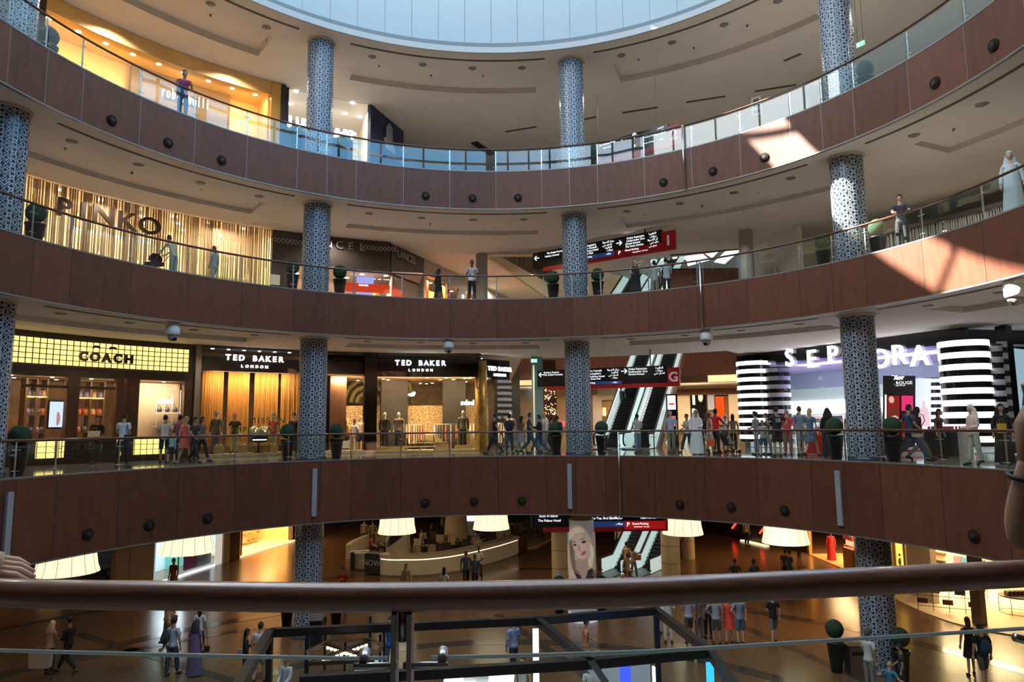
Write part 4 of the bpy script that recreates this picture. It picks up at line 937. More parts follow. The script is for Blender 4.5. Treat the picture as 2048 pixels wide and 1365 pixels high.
# ground level sign
g, P, u, w, n, L = dir_sign('long black hanging direction sign ending in a red block with letter G', at_d(1071, 741, 41), at_d(1334, 732, 38), 1.16, [(.42, .67, .66, .81, M_sblue)], 'G', ZL['L1b'], .65)
mb = MB(); arrow(mb, P(.05, .22)+n*.03, u, w, n, 'L', .30); arrow(mb, P(.69, .20)+n*.03, u, w, n, 'R', .32); obj('arrow', mb, M_stext, g)
sign_text(g, P, n, [(.13, .12, 'Fashion Avenue', .19), (.145, .24, 'The Dubai Fountain', .19), (.46, .13, 'Fashion Catwalk', .19), (.46, .27, "Bloomingdale's", .19), (.47, .41, 'The Address Hotel', .19), (.46, .53, 'The Dubai Mall', .17), (.445, .72, 'Parking', .17),
    (.79, .12, 'Dubai Aquarium', .2), (.79, .25, 'Underwater Zoo', .2), (.78, .37, 'Grand Atrium', .2), (.61, .11, AR[1], .19), (.62, .24, AR[0], .19), (.61, .37, AR[2], .19), (.62, .50, AR[3], .17), (.62, .72, AR[3], .16), (.945, .11, AR[0], .2), (.945, .24, AR[3], .2), (.945, .36, AR[2], .2)])
# second level sign
g, P, u, w, n, L = dir_sign('black hanging direction sign ending in a dark red block with number 2', at_d(1152, 287, 40), at_d(1336, 262, 36.5), 1.25, [], '2', ZL['top'], .68)
mb = MB(); arrow(mb, P(.19, .12)+n*.03, u, w, n, 'U', .3); arrow(mb, P(.66, .12)+n*.03, u, w, n, 'U', .3); obj('arrow', mb, M_stext, g)
sign_text(g, P, n, [(.08, .14, AR[3], .16), (.36, .12, 'The Address Hotel', .17), (.56, .11, AR[2], .17), (.36, .30, 'Metro Link', .15), (.80, .22, 'Cinema', .16), (.82, .34, 'Medical Centre', .15), (.93, .10, AR[0], .17), (.93, .22, AR[1][:8], .17), (.93, .34, AR[2], .17), (.66, .60, 'P', .3), (.80, .60, 'Cinema Parking', .13), (.93, .6, AR[3], .14)])
# lower concourse sign (its top is hidden behind the fascia)
g, P, u, w, n, L = dir_sign('black, blue and red hanging direction sign reading Grand Parking under the ground-level fascia', at_d(1062, 1008, 33), at_d(1330, 1012, 33), 1.25, [(.30, .695, .62, .83, M_sblue), (.695, .999, .62, .92, mat('sign_red_lit', (.35, .02, .02), .35, emit=(1, .02, .02), es=.28))], ' ', ZL['Gb'], .1)
sign_text(g, P, n, [(.13, .40, 'Souk Al Bahar', .2), (.135, .57, 'The Palace Hotel', .2), (.53, .50, 'At the Top, Burj Khalifa', .19), (.63, .50, AR[1], .17), (.87, .50, 'Supermarket', .18), (.72, .75, 'P', .36), (.81, .72, 'Grand Parking', .17), (.82, .83, 'Entertainment . The Souk', .09), (.655, .71, AR[3], .17)])
# exit signs
for (x, y, d, zc_, lab) in ((1721, 88, 30, ZL['top'], 'right end of the top gallery'), (1716, 418, 33, ZL['L2b'], 'beside the right column on the first level'), (1068, 722, 40, ZL['L1b'], 'at the corner of the clothing shop')):
    p = at_d(x, y, d); g = thing('exit_sign', 'small green exit sign hanging on two rods, '+lab, 'exit sign', tuple(p)); w_ = .36; rz = -rad(polof(p)[1])
    mb = MB(); mb.box(tuple(p), (w_, .05, .2), rz); obj('sign_plate', mb, glow('exit_green', (.25, .85, .55), 1.4), g)
    n = Vector(pol(-1, polof(p)[1])); u = Vector((-n.y, n.x, 0)); q = Vector(p)+n*.03
    mb = MB(); mb.slab([tuple(q+u*a+Vector((0, 0, b))) for a, b in ((-.13, -.07), (-.02, -.07), (-.02, .07), (-.13, .07))], n, .005); mb.sphere(tuple(q+u*.08+Vector((0, 0, .045))), .022, 8, 6); beam(mb, q+u*.08+Vector((0, 0, .02)), q+u*.06+Vector((0, 0, -.06)), .02, .03); obj('pictogram', mb, glow('exit_white', (.9, 1, .95), 1.6), g)
    for s in (-.12, .12):
        r0 = Vector(p)+u*s; mb = MB(); mb.cyl((r0.x, r0.y, p[2]+.1), (r0.x, r0.y, zc_), .008, None, 5); obj('hanger_rod', mb, M_dsteel, g)
# vertical grey sign on the top gallery
p = at_d(1513, 213, 36); g = thing('grey_hanging_sign', 'grey perforated double panel hanging behind the top handrail, right of centre', 'panel', tuple(p))
mb = MB(); mb.box(tuple(p), (.5, .1, 1.0), -.6); obj('sign_board', mb, mat('panel_grey', (.28, .26, .24), .5), g)
for k in range(3):
    mb = MB(); mb.box((p[0]-.04, p[1]-.07, p[2]+.3-.3*k), (.28, .02, .14), -.6); obj('dark_cell', mb, M_dark, g)
# slots and fixtures on the plain upper ceiling
for k, (x0, y0, x1, y1) in enumerate(((1010, 264, 1072, 254), (1245, 226, 1316, 215), (1372, 205, 1450, 193), (1510, 183, 1592, 170), (1165, 240, 1192, 234), (1568, 122, 1602, 108))):
    mb = MB(); a, b = at_z(x0, y0, ZL['top']-.02), at_z(x1, y1, ZL['top']-.02); beam(mb, a, b, .16, .03)
    tag(obj('ceiling_slot', mb, M_ceild), 'thin dark slot in the smooth upper ceiling, %s from the left' % ['second', 'third', 'fourth', 'fifth', 'first', 'last one'][k], 'slot')
for x0, y0, x1, y1, l in ((948, 285, 985, 310, 'top'),):
    mb = MB(); a, b = at_z(x0, y0, ZL['top']-.05), at_z(x1, y1, ZL['top']-.05); beam(mb, a, b, .5, .06); tag(obj('light_track', mb, M_dsteel), 'dark recessed spotlight trough in the top ceiling centre', 'light')
# surveillance cameras under the first-level fascia
for (x, y, l) in ((345, 668, 'left, by the glowing yellow sign'), (897, 695, 'centre, above the clothing shop letters'), (1413, 679, 'right of the direction sign'), (2030, 592, 'at the far right edge')):
    p = at_r(x, y, R+.35); g = thing('surveillance_camera', 'white dome surveillance camera under the first-level fascia, '+l, 'camera', tuple(p)); s = 1.0
    zc_ = ZL['L1b']; mb = MB(); mb.box((p[0], p[1], zc_-.1), (.5, .3, .12), -rad(polof(p)[1])); mb.cyl((p[0], p[1], zc_-.1), (p[0], p[1], p[2]+.1), .10); obj('bracket', mb, M_white, g)
    mb = MB(); mb.lathe([(.001, .38), (.2, .36), (.27, .22), (.27, .02), (.24, -.06), (.22, -.06)], (p[0], p[1], p[2]), 20); obj('housing', mb, M_white, g)
    mb = MB(); mb.sphere((p[0], p[1], p[2]-.06), (.21, .21, .24), 16, 10); d_ = obj('dome', mb, mat('dome_smoke', (.30, .28, .26), .1), g)
    n = Vector(pol(-1, polof(p)[1])); q = Vector(p)+n*.14+Vector((0, 0, -.2)); mb = MB(); mb.cyl(tuple(q-n*.05), tuple(q+n*.06+Vector((0, 0, -.03))), .07, None, 14); obj('lens', mb, M_black, d_)

# ================================================================== cosmetics store on the right
zf, zc = ZL['G'], ZL['L1b']
A = at_z(1480, 712, zc); B = at_z(1900, 658, zc); C_ = at_z(2048, 662, zc); D_ = C_+(C_-B)*.8
AB = Vector(B-A).normalized(); nn = Vector((AB.y, -AB.x, 0)); rzs = math.atan2(AB.y, AB.x)
g = thing('cosmetics_store', 'cosmetics store with black and white lit stripes, huge white letters and white interior', 'shop', tuple(A[:2])+(zf,))
M_stripe = glow('stripe_white', (.92, .93, 1), 2.2)
onS = lambda x, y: Vector(at_pl(x, y, A, B))
def sbox(name, x0, x1, y0, y1, m, off=0.0, th=.15, par=None):
    a, b = onS(x0, 800), onS(x1, 800); z0 = onS((x0+x1)/2, y1).z; z1 = onS((x0+x1)/2, y0).z
    mb = MB(); mb.wallbox(a-nn*off, b-nn*off, max(z0, zf), min(z1, zc-.02), th); return obj(name, mb, m, par or g)
mb = MB(); mb.wallbox(Vector(A)-AB*.3, Vector(B)+AB*.6, zc-.62, zc-.02, .3); obj('black_header', mb, M_black, g)
mb = MB(); mb.wallbox(B, D_, zc-1.0, zc-.02, .3); obj('black_header', mb, M_black, g)
inn = nn*-8.0; A0_ = Vector(A)-AB*4.5
mb = MB(); mb.wallbox(A0_+inn, Vector(B)+AB*2+inn, zf, zc, .2); obj('back_wall', mb, mat('grey_green_wall', (.42, .50, .50), .6), g)
mb = MB(); mb.wallbox(A0_+inn, Vector(A)+AB*.2, zf, zc, .2); obj('side_wall', mb, mat('grey_green_wall', (.42, .50, .50), .6), g)
mb = MB(); mb.slab([tuple(Vector((p[0], p[1], zc-.75))) for p in (Vector(A)-nn*.3, Vector(B)-nn*.3, Vector(B)+AB*2+inn, A0_+inn)], (0, 0, 1), .1); obj('store_ceiling', mb, mat('lilac_ceiling', (.62, .58, .74), .5), g)
mb = MB(); mb.wallbox(A0_+inn*.985, Vector(B)+AB*2+inn*.985, zf+2.0, zf+2.9, .02); obj('glow_band', mb, glow('band_glow', (1, 1, .93), 2.4), g)
mb = MB(); mb.slab([tuple(Vector((p[0], p[1], zf+.02))) for p in (Vector(A)-nn*.1, Vector(B)-nn*.1, Vector(B)+AB*2+inn, A0_+inn)], (0, 0, -1), .01); obj('store_floor', mb, mat('store_floor', (.5, .5, .52), .1), g)
mb = MB(); a = Vector(A).lerp(Vector(B), .22); b = Vector(A).lerp(Vector(B), .95); mb.slab([tuple(Vector((p.x, p.y, zc-.78))) for p in (a-nn*1.5, b-nn*1.2, b-nn*2.6, a-nn*2.4)], (0, 0, -1), .04); obj('ceiling_light_panel', mb, M_stripe, g)
for k in range(4):
    p = Vector(A).lerp(Vector(B), .0+k*.27)-nn*2.0; area('store_lamp', (p.x, p.y, zc-.9), 3, 300, (.95, .95, 1), (-nn.x*.3, -nn.y*.3, -1), 1.2)
# product shelves along the back: coloured bottles rows
pal = [(.8, .75, .7), (.7, .1, .12), (.05, .05, .06), (.75, .5, .45), (.4, .5, .6), (.85, .85, .85), (.1, .3, .2)]
for k in range(12):
    f = -.2+k*.1; p = Vector(A).lerp(Vector(B), f)-nn*6.8
    sh = thing('product_shelf', 'lit white product shelf against the back wall of the cosmetics store', 'shelf', (p.x, p.y, zf), rzs, 'back wall shelves of the cosmetics store')
    mb = MB(); mb.box((0, .2, .95), (1.6, .05, 1.9)); mb.box((-.8, 0, .95), (.05, .4, 1.9)); mb.box((.8, 0, .95), (.05, .4, 1.9)); obj('shelf_case', mb, M_white, sh, world=False)
    for j in range(4):
        mb = MB(); mb.box((0, 0, .35+j*.42), (1.55, .38, .03)); obj('shelf_board', mb, M_black if j % 2 else M_white, sh, world=False)
        for q in range(3):
            mb = MB(); c = random.choice(pal)
            for i in range(4): mb.box((-.62+q*.5+i*.11, -.05, .35+j*.42+.1+random.uniform(0, .04)), (.08, .1, .18))
            obj('product_row', mb, mat('prod_%d' % pal.index(c), c, .4), sh, world=False)
def striped(name, label, p, rx, z0, z1, n, m=M_stripe, oval=1.0):
    g2 = thing(name, label, 'pillar', (p[0], p[1], zf), rzs)
    mb = MB(); mb.lathe([(rx-.02, z0-zf), (rx-.02, z1-zf)], n=40, sy=oval); obj('pillar_core', mb, M_black, g2, world=False)
    H = (z1-z0)/n
    for k in range(n):
        mb = MB(); zz = z0-zf+k*H+H*.35; mb.lathe([(rx, zz), (rx, zz+H*.50)], n=40, sy=oval); obj('white_stripe', mb, m, g2, world=False)
    return g2
p = onS(1515, 800)+nn*.2; striped('striped_pillar', 'black and white lit striped pillar at the left of the cosmetics entrance', p, .98, zf+.35, onS(1515, 722).z, 10)
p = onS(1543, 800)-nn*.5; striped('striped_pillar', 'dimmer striped pillar just behind the left striped pillar', p, .75, zf+.35, onS(1540, 735).z, 9, mat('stripe_grey', (.45, .45, .5), .4))
p = onS(1940, 790)+nn*.2; striped('striped_pillar', 'black and white lit striped pillar at the right of the cosmetics entrance', p, .98, zf+.35, onS(1940, 680).z, 9)
p = Vector(B).lerp(Vector(D_), .42); p = Vector(at_d(1994, 780, 30.5)); striped('striped_pillar', 'dim grey striped pillar right of the right lit pillar', p, .62, zf+.35, at_d(1994, 690, 30.5)[2], 9, MATS['stripe_grey'])
p = Vector(A).lerp(Vector(B), .36)-nn*4.5; striped('striped_pillar', 'striped pillar inside the store behind the patterned column', p, .6, zf+.3, zc-1.2, 8)
p = Vector(at_d(1868, 800, 36)); striped('striped_pillar', 'striped pillar inside the store right of the portrait tower', p, .36, zf+.3, at_d(1868, 756, 36)[2], 9)
# giant letters
mb = MB()
for ch, x, y in zip('SEPHORA', (1582, 1626, 1668, 1712, 1763, 1801, 1842), (718, 720, 712, 710, 720, 712, 714)):
    q = onS(x, y)+nn*.12; vs, fs = text_mesh(ch, 1.35, .05, .012); u, w, n = basis(nn); mb.add([tuple(q+u*v[0]*1.0+w*v[1]+n*v[2]) for v in vs], fs)
obj('lettering', mb, glow('letter_bright', (1, 1, 1), 5), g)
mb = MB(); mb.wallbox(Vector(A)+AB*1.6, Vector(B), zc-2.3, zc-.62, .02); obj('frosted_fascia', mb, glass('lilac_glass', (.80, .76, .92), 1.5), g)
# neighbour shop at far right edge
mb = MB(); a, b = at_d(2034, 800, 30), at_d(2070, 800, 31); mb.wallbox(a, b, zf, zc-1, .1); tag(obj('lit_shopfront', mb, mat('blue_white_front', (.35, .6, .75), .4, emit=(.5, .75, .9), es=.5)), 'pale blue lit shopfront at the right edge beside the striped pillars', 'shop')
mb = MB(); a = at_d(2018, 780, 30); mb.box((a[0], a[1], (zf+zc)/2), (.45, .45, zc-zf-.1), rzs); tag(obj('black_post', mb, M_black), 'glossy black post between the striped pillars and the right edge shop', 'post')
# portrait tower and perfume panel
p = Vector(at_d(1799, 880, 31)); p.z = zf; k_ = 31/FPX; n = Vector((CAM[0]-p.x, CAM[1]-p.y, 0)).normalized(); u = Vector((-n.y, n.x, 0)); zt_ = at_d(1799, 752, 31)[2]
def on31(x, y, o=.0): q = Vector(at_d(x, y, 31)); return q+n*o
g = thing('cosmetics_tower', 'black advertising tower with red portrait pictures in front of the cosmetics store', 'display', tuple(p))
def pan(name, x0, x1, y0, y1, m, o, th=.02, par=None, q31=None):
    q = [on31(x0, y0, o), on31(x1, y0, o), on31(x1, y1, o), on31(x0, y1, o)]
    for v in q: v.z = max(v.z, zf)
    mb = MB(); mb.slab([tuple(v) for v in q], -n, th); return obj(name, mb, m, par or g)
pan('tower_body', 1766, 1831, 752, 920, M_blackm, 0, .6)
pan('light_edge', 1770, 1773, 790, 845, M_stripe, .03)
ph = pan('portrait_picture', 1775, 1799, 792, 870, glow('picture_red', (.35, .02, .02), .8), .04)
mb = MB(); mb.sphere(tuple(on31(1789, 833, .06)), (.17, .03, .24), 12, 8); obj('portrait_face', mb, glow('face_tone', (.85, .5, .40), .9), ph)
mb = MB(); mb.sphere(tuple(on31(1783, 800, .06)), (.12, .03, .16), 12, 8); obj('portrait_face', mb, MATS['face_tone'], ph)
mb = MB(); mb.sphere(tuple(on31(1789, 825, .05)), (.23, .02, .26), 12, 8); obj('portrait_hair', mb, glow('hair_tone', (.25, .06, .02), .6), ph)
pan('pink_picture', 1803, 1826, 792, 822, glow('picture_pink', (.85, .04, .18), 1.0), .04)
pan('lower_pictures', 1803, 1828, 828, 880, glow('picture_dark', (.12, .015, .015), .8), .04)
letters('lettering', 'Dior', tuple(on31(1795, 756, .05)), n, .26, M_text, g, bold=.01)
letters('lettering', 'DIOR ROUGE', tuple(on31(1795, 767, .05)), n, .19, M_stext, g)
letters('lettering', 'THE NEW STAIN', tuple(on31(1797, 772, .05)), n, .07, M_stext, g)
g = thing('perfume_panel', 'pale blue-white perfume advertising panel right of the portrait tower', 'display', tuple(on31(1847, 900)))
pan('panel_body', 1831, 1862, 757, 905, mat('panel_white', (.6, .65, .75), .4, emit=(.7, .78, .95), es=.8), -.1, .3)
mb = MB(); q = on31(1849, 830, .0); mb.lathe([(.20, -.5), (.22, -.1), (.19, .25), (.07, .35), (.07, .6), (.001, .62)], tuple(q), 16, sy=.1); obj('bottle_picture', mb, glow('bottle_pink', (.9, .62, .70), 1.0), g)
# red promotion plinth on the floor
p = Vector(at_d(1790, 905, 31.5)); g = thing('promotion_plinth', 'low white and red promotion plinth at the foot of the portrait tower', 'plinth', (p.x, p.y, zf))
mb = MB(); mb.box((p.x, p.y, zf+.15), (2.0, .9, .3), rzs); obj('plinth', mb, M_white, g); mb = MB(); mb.box((p.x, p.y-.02, zf+.16), (2.03, .93, .08), rzs); obj('red_stripe', mb, mat('lac_red', (.6, .02, .03), .3), g)
# cosmetics counters behind the crowd
for x, d, c, l in ((1640, 33, (.55, .02, .02), 'red cosmetics counter behind the crowd left of the patterned column'), (1882, 29, (.03, .03, .04), 'black tester stand in front of the right striped pillar'), (1908, 29, (.75, .75, .78), 'white slanted tester stand in front of the right striped pillar')):
    p = at_d(x, 890, d); g = thing('cosmetics_counter', l, 'counter', (p[0], p[1], zf)); mb = MB(); mb.box((p[0], p[1], zf+.5), (1.2, .6, 1.0), rzs); obj('counter_base', mb, mat('cc%d' % x, c, .3), g)
    mb = MB(); mb.box((p[0], p[1], zf+1.03), (1.25, .65, .06), rzs); obj('counter_top', mb, M_white, g)
    mb = MB()
    for k in range(7): mb.box((p[0]-.45+k*.15, p[1], zf+1.14), (.07, .07, .16))
    obj('testers', mb, mat('tester', (.5, .1, .15), .3), g)
# ================================================================== lower concourse
def G0(x, y, z=0.0): p = at_z(x, y, z); return Vector((p[0], p[1], z))
# dark stone bands in the floor
M_band = mat('dark_stone_band', (.055, .045, .035), .15, spec=.7)
for k, (pts) in enumerate((((185, 1300), (245, 1290), (500, 1262), (480, 1290)), )):
    pass
for k, (r0, r1, t0, t1) in enumerate(((12.4, 13.1, -178, 178), (20.5, 21.2, -90, 90), (6.5, 7.0, -178, 178), (27.5, 28, -90, 90))):
    mb = MB(); mb.arc(r0, r1, t0, t1, -.02, .006, 90); struct('floor_band', mb, M_band, 'dark stone band curving through the brown concourse floor, %s ring' % ('third', 'fourth', 'innermost', 'outermost')[k])
for k, (x0, y0, x1, y1) in enumerate(((180, 1275, 470, 1365), (480, 1262, 100, 1330), (1500, 1260, 1860, 1420), (1010, 1240, 1240, 1400))):
    mb = MB(); a, b = G0(x0, y0), G0(x1, y1); beam(mb, a+(a-b)*.1, b+(b-a)*.3, .45, .016)
    struct('floor_band', mb, M_band, 'straight dark stone band in the brown concourse floor, %s' % ('left', 'far left crossing', 'right', 'centre')[k])
# bar counter island
M_counter = mat('cream_counter', (.74, .68, .52), .35)
M_ctop = mat('counter_top', (.62, .50, .36), .35)
base = [G0(x, y) for x, y in ((757, 1151), (780, 1154), (810, 1154), (850, 1153), (900, 1147), (950, 1136), (1000, 1122), (1037, 1109))]
def smooth(P, n=4):
    out = []
    for i in range(len(P)-1):
        a, b, c, d = P[max(i-1, 0)], P[i], P[i+1], P[min(i+2, len(P)-1)]
        for k in range(n):
            t = k/n; out.append(.5*((2*b)+(c-a)*t+(2*a-5*b+4*c-d)*t*t+(3*b-a-3*c+d)*t**3))
    return out+[P[-1]]
bl = smooth(base); NC = len(bl)
def offs(P, o):
    out = []
    for i, p in enumerate(P):
        d = (P[min(i+1, len(P)-1)]-P[max(i-1, 0)]); d.z = 0; d.normalize(); n = Vector((-d.y, d.x, 0)); out.append(p+n*o)
    return out
def ribbon(P, Q, z0, z1):
    mb = MB(); n = len(P); vs = []
    for p, q in zip(P, Q): vs += [(p.x, p.y, z0), (q.x, q.y, z0), (q.x, q.y, z1), (p.x, p.y, z1)]
    fs = [(0, 1, 2, 3), (n*4-1, n*4-2, n*4-3, n*4-4)]
    for i in range(n-1):
        a = i*4; b = a+4; fs += [(a, b, b+1, a+1), (a+1, b+1, b+2, a+2), (a+2, b+2, b+3, a+3), (a+3, b+3, b, a)]
    return mb.add(vs, fs)
g = thing('cafe_counter', 'long curved cream cafe counter with a glowing ledge and black lettered end', 'counter', tuple(bl[NC//2]))
obj('counter_front', ribbon(bl, offs(bl, .35), .08, .95), M_counter, g)
obj('counter_plinth', ribbon(offs(bl, .08), offs(bl, .3), 0, .08), M_white, g)
obj('glowing_ledge', ribbon(offs(bl, .06), offs(bl, .3), .95, 1.03), glow('ledge_glow', (1, .82, .50), 2.2), g)
obj('counter_top', ribbon(offs(bl, -.06), offs(bl, .75), 1.03, 1.27), M_ctop, g)
e0 = G0(729, 1149); e1 = G0(758, 1152)
mb = MB(); mb.wallbox(e0, e1, .06, 1.27, .7); obj('black_end_panel', mb, M_blackm, g)
n = Vector((e1.y-e0.y, -(e1.x-e0.x), 0)).normalized(); c = (e0+e1)/2+n*.03
letters('lettering', 'NOW', (c.x, c.y, .70), n, .50, mat('thin_white_letter', (.7, .7, .68), .5), g, ext=.004, bold=-.006, spacing=1.05)
f0, f1 = G0(1037, 1109), G0(1055, 1104)
mb = MB(); mb.wallbox(f0, f1, .05, 1.3, .8); obj('dark_end_panel', mb, M_brown, g)
# host desk left of the counter
p = G0(722, 1148); g = thing('host_desk', 'small grey-white host desk with papers at the left end of the cafe counter', 'desk', tuple(G0(722, 1140)))
a, b = G0(704, 1140), G0(728, 1142)
mb = MB(); mb.wallbox(a, b, .1, 1.0, .8); obj('desk_body', mb, mat('desk_grey', (.45, .42, .38), .4), g)
mb = MB(); q = (a+b)/2+Vector((0, .4, 1.04)); mb.box(tuple(q), (1.2, .9, .05), .1); obj('desk_top', mb, M_white, g)
mb = MB(); mb.box((q.x+.3, q.y, q.z+.1), (.5, .35, .04), .5); mb.box((q.x-.3, q.y+.1, q.z+.06), (.5, .3, .04), -.2); obj('open_menu', mb, M_white, g)
mb = MB(); a2 = G0(700, 1142); mb.wallbox(a2, G0(706, 1142), .02, 1.1, .3); obj('dark_end', mb, M_blackm, g)
back = smooth([G0(700, 1118, 0), G0(704, 1112, 0), G0(718, 1104, 0), G0(740, 1094, 0), G0(775, 1084, 0)])
g = thing('low_partition', 'low curved cream partition behind the host desk', 'partition', tuple(back[0])); obj('partition', ribbon(back, offs(back, .3), 0, .9), M_counter, g)
# beige pillars of the cafe with lamps
def lampshade(x0, x1, yb, label, zt=None, grp='drum lamps under the concourse ceiling'):
    z1 = ZL['Gb']-.05; xm = (x0+x1)/2
    # depth from a shade diameter of 2.2 m, height from the place of its lower rim
    dep = 2.2*FPX/(x1-x0)*1.0; dep = min(max(dep, 21), 40); w = (x1-x0)*dep/FPX
    p = at_d(xm, yb, dep)
    # slide along the ray until the rim hangs under the ceiling
    zr = min(p[2], 4.1); p = at_z(xm, yb, zr) if abs(p[2]-zr) > .01 else p
    w = (x1-x0)*float((Vector(p)-Vector(CAM)).dot(Vector(FWD)))/FPX
    g = thing('drum_lampshade', label, 'lamp', (p[0], p[1], p[2]), 0, grp); h = max(z1-.15-p[2], .5)
    mb = MB(); pr = [(w/2*.86, h), (w/2*.87, h*.6), (w/2*.92, h*.25), (w/2, 0)]; mb.lathe(pr, n=40); mb.lathe([(w/2, 0), (.01, .02)], n=40)
    obj('fabric_shade', mb, mat('lit_fabric', (.75, .72, .55), .8, emit=(1, .88, .58), es=1.15), g, world=False)
    for k in range(14):
        a = 2*PI*k/14; mb = MB(); mb.tube([(r_*1.004*math.cos(a), r_*1.004*math.sin(a), z_) for r_, z_ in pr], .008, 4); 
        obj('shade_seam', mb, mat('seam_tan', (.4, .33, .2), .7), g, world=False)
    mb = MB(); mb.cyl((0, 0, h), (0, 0, z1-p[2]), .05); mb.cyl((0, 0, h-.02), (0, 0, h+.02), w/2*.86, None, 30); obj('ceiling_mount', mb, M_dsteel, g, world=False)
    return p, w
for x0, x1, yb, l in ((75, 192, 1146, 'leftmost cream drum lamp hanging under the ground-level slab'), (322, 427, 1105, 'second cream drum lamp from the left, above the white storefront'), (756, 832, 1066, 'cream drum lamp over the swirl pillar of the cafe'), (946, 1019, 1058, 'cream drum lamp right of the thick cafe pillar'), (1325, 1406, 1068, 'cream drum lamp at the top of the jointed beige pillar'), (1526, 1617, 1086, 'rightmost cream drum lamp, near the orange-lit shop')):
    lampshade(x0, x1, yb, l)
M_bpil = mat('beige_pillar', (.66, .56, .38), .5)
def pillar(name, label, x, y, wpx, z1, prof=None, joints=(), m=M_bpil):
    p = G0(x, y); dep = float((p-Vector(CAM)).dot(Vector(FWD))); r = wpx*dep/FPX/2; p = p+Vector((p.x-CAM[0], p.y-CAM[1], 0)).normalized()*r
    g = thing(name, label, 'pillar', tuple(p)); mb = MB(); mb.lathe([(a*r, b) for a, b in (prof or [(1, 0), (1, z1)])], n=40); obj('shaft', mb, m, g, world=False)
    mb = MB()
    for z in joints: mb.lathe([(r+.005, z-.012), (r+.012, z), (r+.005, z+.012)], n=40)
    if joints: obj('joint_rings', mb, M_dark, g, world=False)
    return g, p, r
zt = ZL['Gb']
pillar('jointed_pillar', 'beige jointed round pillar partly hidden behind the tall portrait cylinder', 1122, 1176, 36, zt, joints=(1.0, 2.0, 3.0))
pillar('jointed_pillar', 'beige jointed round pillar right of the lower escalator', 1343, 1165, 38, zt, joints=(1.0, 2.0, 3.0))
pillar('jointed_pillar', 'dimmer beige pillar behind the jointed one, right of the lower escalator', 1376, 1120, 28, zt, joints=(1.2, 2.4))
g, p, r = pillar('swirl_pillar', 'cream conical pillar with a dark swirl rising from the cafe counter', 796, 1142, 50, zt, [(1.05, 0), (1.0, 1.1), (.96, 2.2), (.98, zt)])
mb = MB(); vs = []; m_ = 24
for k in range(m_+1):
    t = k/m_; a = -PI*.95+t*PI*.75; z = 1.15+1.55*t**.75; hw = .05+.24*math.sin(PI*min(1, t*1.05))+.2*t
    for zz in (z-hw, z+hw*.6): vs.append((r*1.03*math.cos(a), r*1.03*math.sin(a), zz))
mb.add(vs, [(k*2, k*2+2, k*2+3, k*2+1) for k in range(m_)]); obj('dark_swirl', mb, M_dark, g, world=False)
g, p, r = pillar('thick_pillar', 'thick beige cafe pillar flaring at its base, right of the swirl pillar', 912, 1090, 46, zt, [(1.25, 0), (1.25, .55), (1.05, .6), (.98, 1.6), (.8, zt)])
mb = MB(); mb.lathe([(r*1.3, .02), (r*1.3, .5), (r*1.22, .56)], n=40); obj('patterned_skirt', mb, mat('woven_brown', (.22, .14, .08), .7, noise=.7, nscale=16), g, world=False)
# cafe furniture
def chair_proto(label, m, mb_):
    g = thing('cafe_chair', label, 'chair')
    mb = MB(); mb.box((0, 0, .44), (.46, .46, .07)); obj('seat', mb, m, g, world=False)
    mb = MB(); mb.box((0, .24, .72), (.48, .06, .46)); obj('backrest', mb, mb_, g, world=False)
    for sx in (-1, 1):
        for sy in (-1, 1): mb = MB(); mb.cyl((sx*.2, sy*.2, 0), (sx*.2, sy*.2, .42), .018, None, 6); obj('leg', mb, M_dark, g, world=False)
    return g
M_pat = mat('patterned_cloth', (.55, .45, .30), .8, noise=.9, nscale=22); M_dk = mat('dark_upholstery', (.07, .05, .035), .7)
pch = chair_proto('cafe chair with beige patterned back inside the cafe counter', mat('dark_seat', (.08, .05, .03), .6), M_pat)
dch = chair_proto('dark upholstered cafe chair inside the cafe island', M_dk, M_dk)
rows = [(835, 1118), (866, 1116), (893, 1112), (905, 1100), (838, 1103), (862, 1103), (880, 1094), (905, 1092), (935, 1104), (950, 1098), (843, 1090), (870, 1086), (925, 1092), (955, 1106), (985, 1092), (1000, 1086), (1015, 1082), (880, 1117)]
first = {0: True, 1: True}
side = ['nearest the swirl pillar', 'mid island', 'right end']
for i, (x, y) in enumerate(rows):
    k = 0 if i % 3 != 2 else 1; o = (pch, dch)[k]
    if not first[k]: o = copy_tree(o)
    first[k] = False; p = G0(x, y+5); place(o, tuple(p), math.atan2(-(p.x-CAM[0]), p.y-CAM[1])+PI+random.uniform(-.4, .4)); o.scale = (1.15,)*3
    sd_ = side[0] if x < 872 else side[1] if x < 940 else side[2]; pos = 'front' if y > 1100 else 'back'
    o['label'] = '%s cafe chair, %s rows of the cafe island, %s' % (('beige', 'dark upholstered')[k], pos, sd_); o['group'] = 'cafe chairs, %s rows, %s, %s' % (pos, sd_, ('beige', 'dark')[k])
tb_ = None
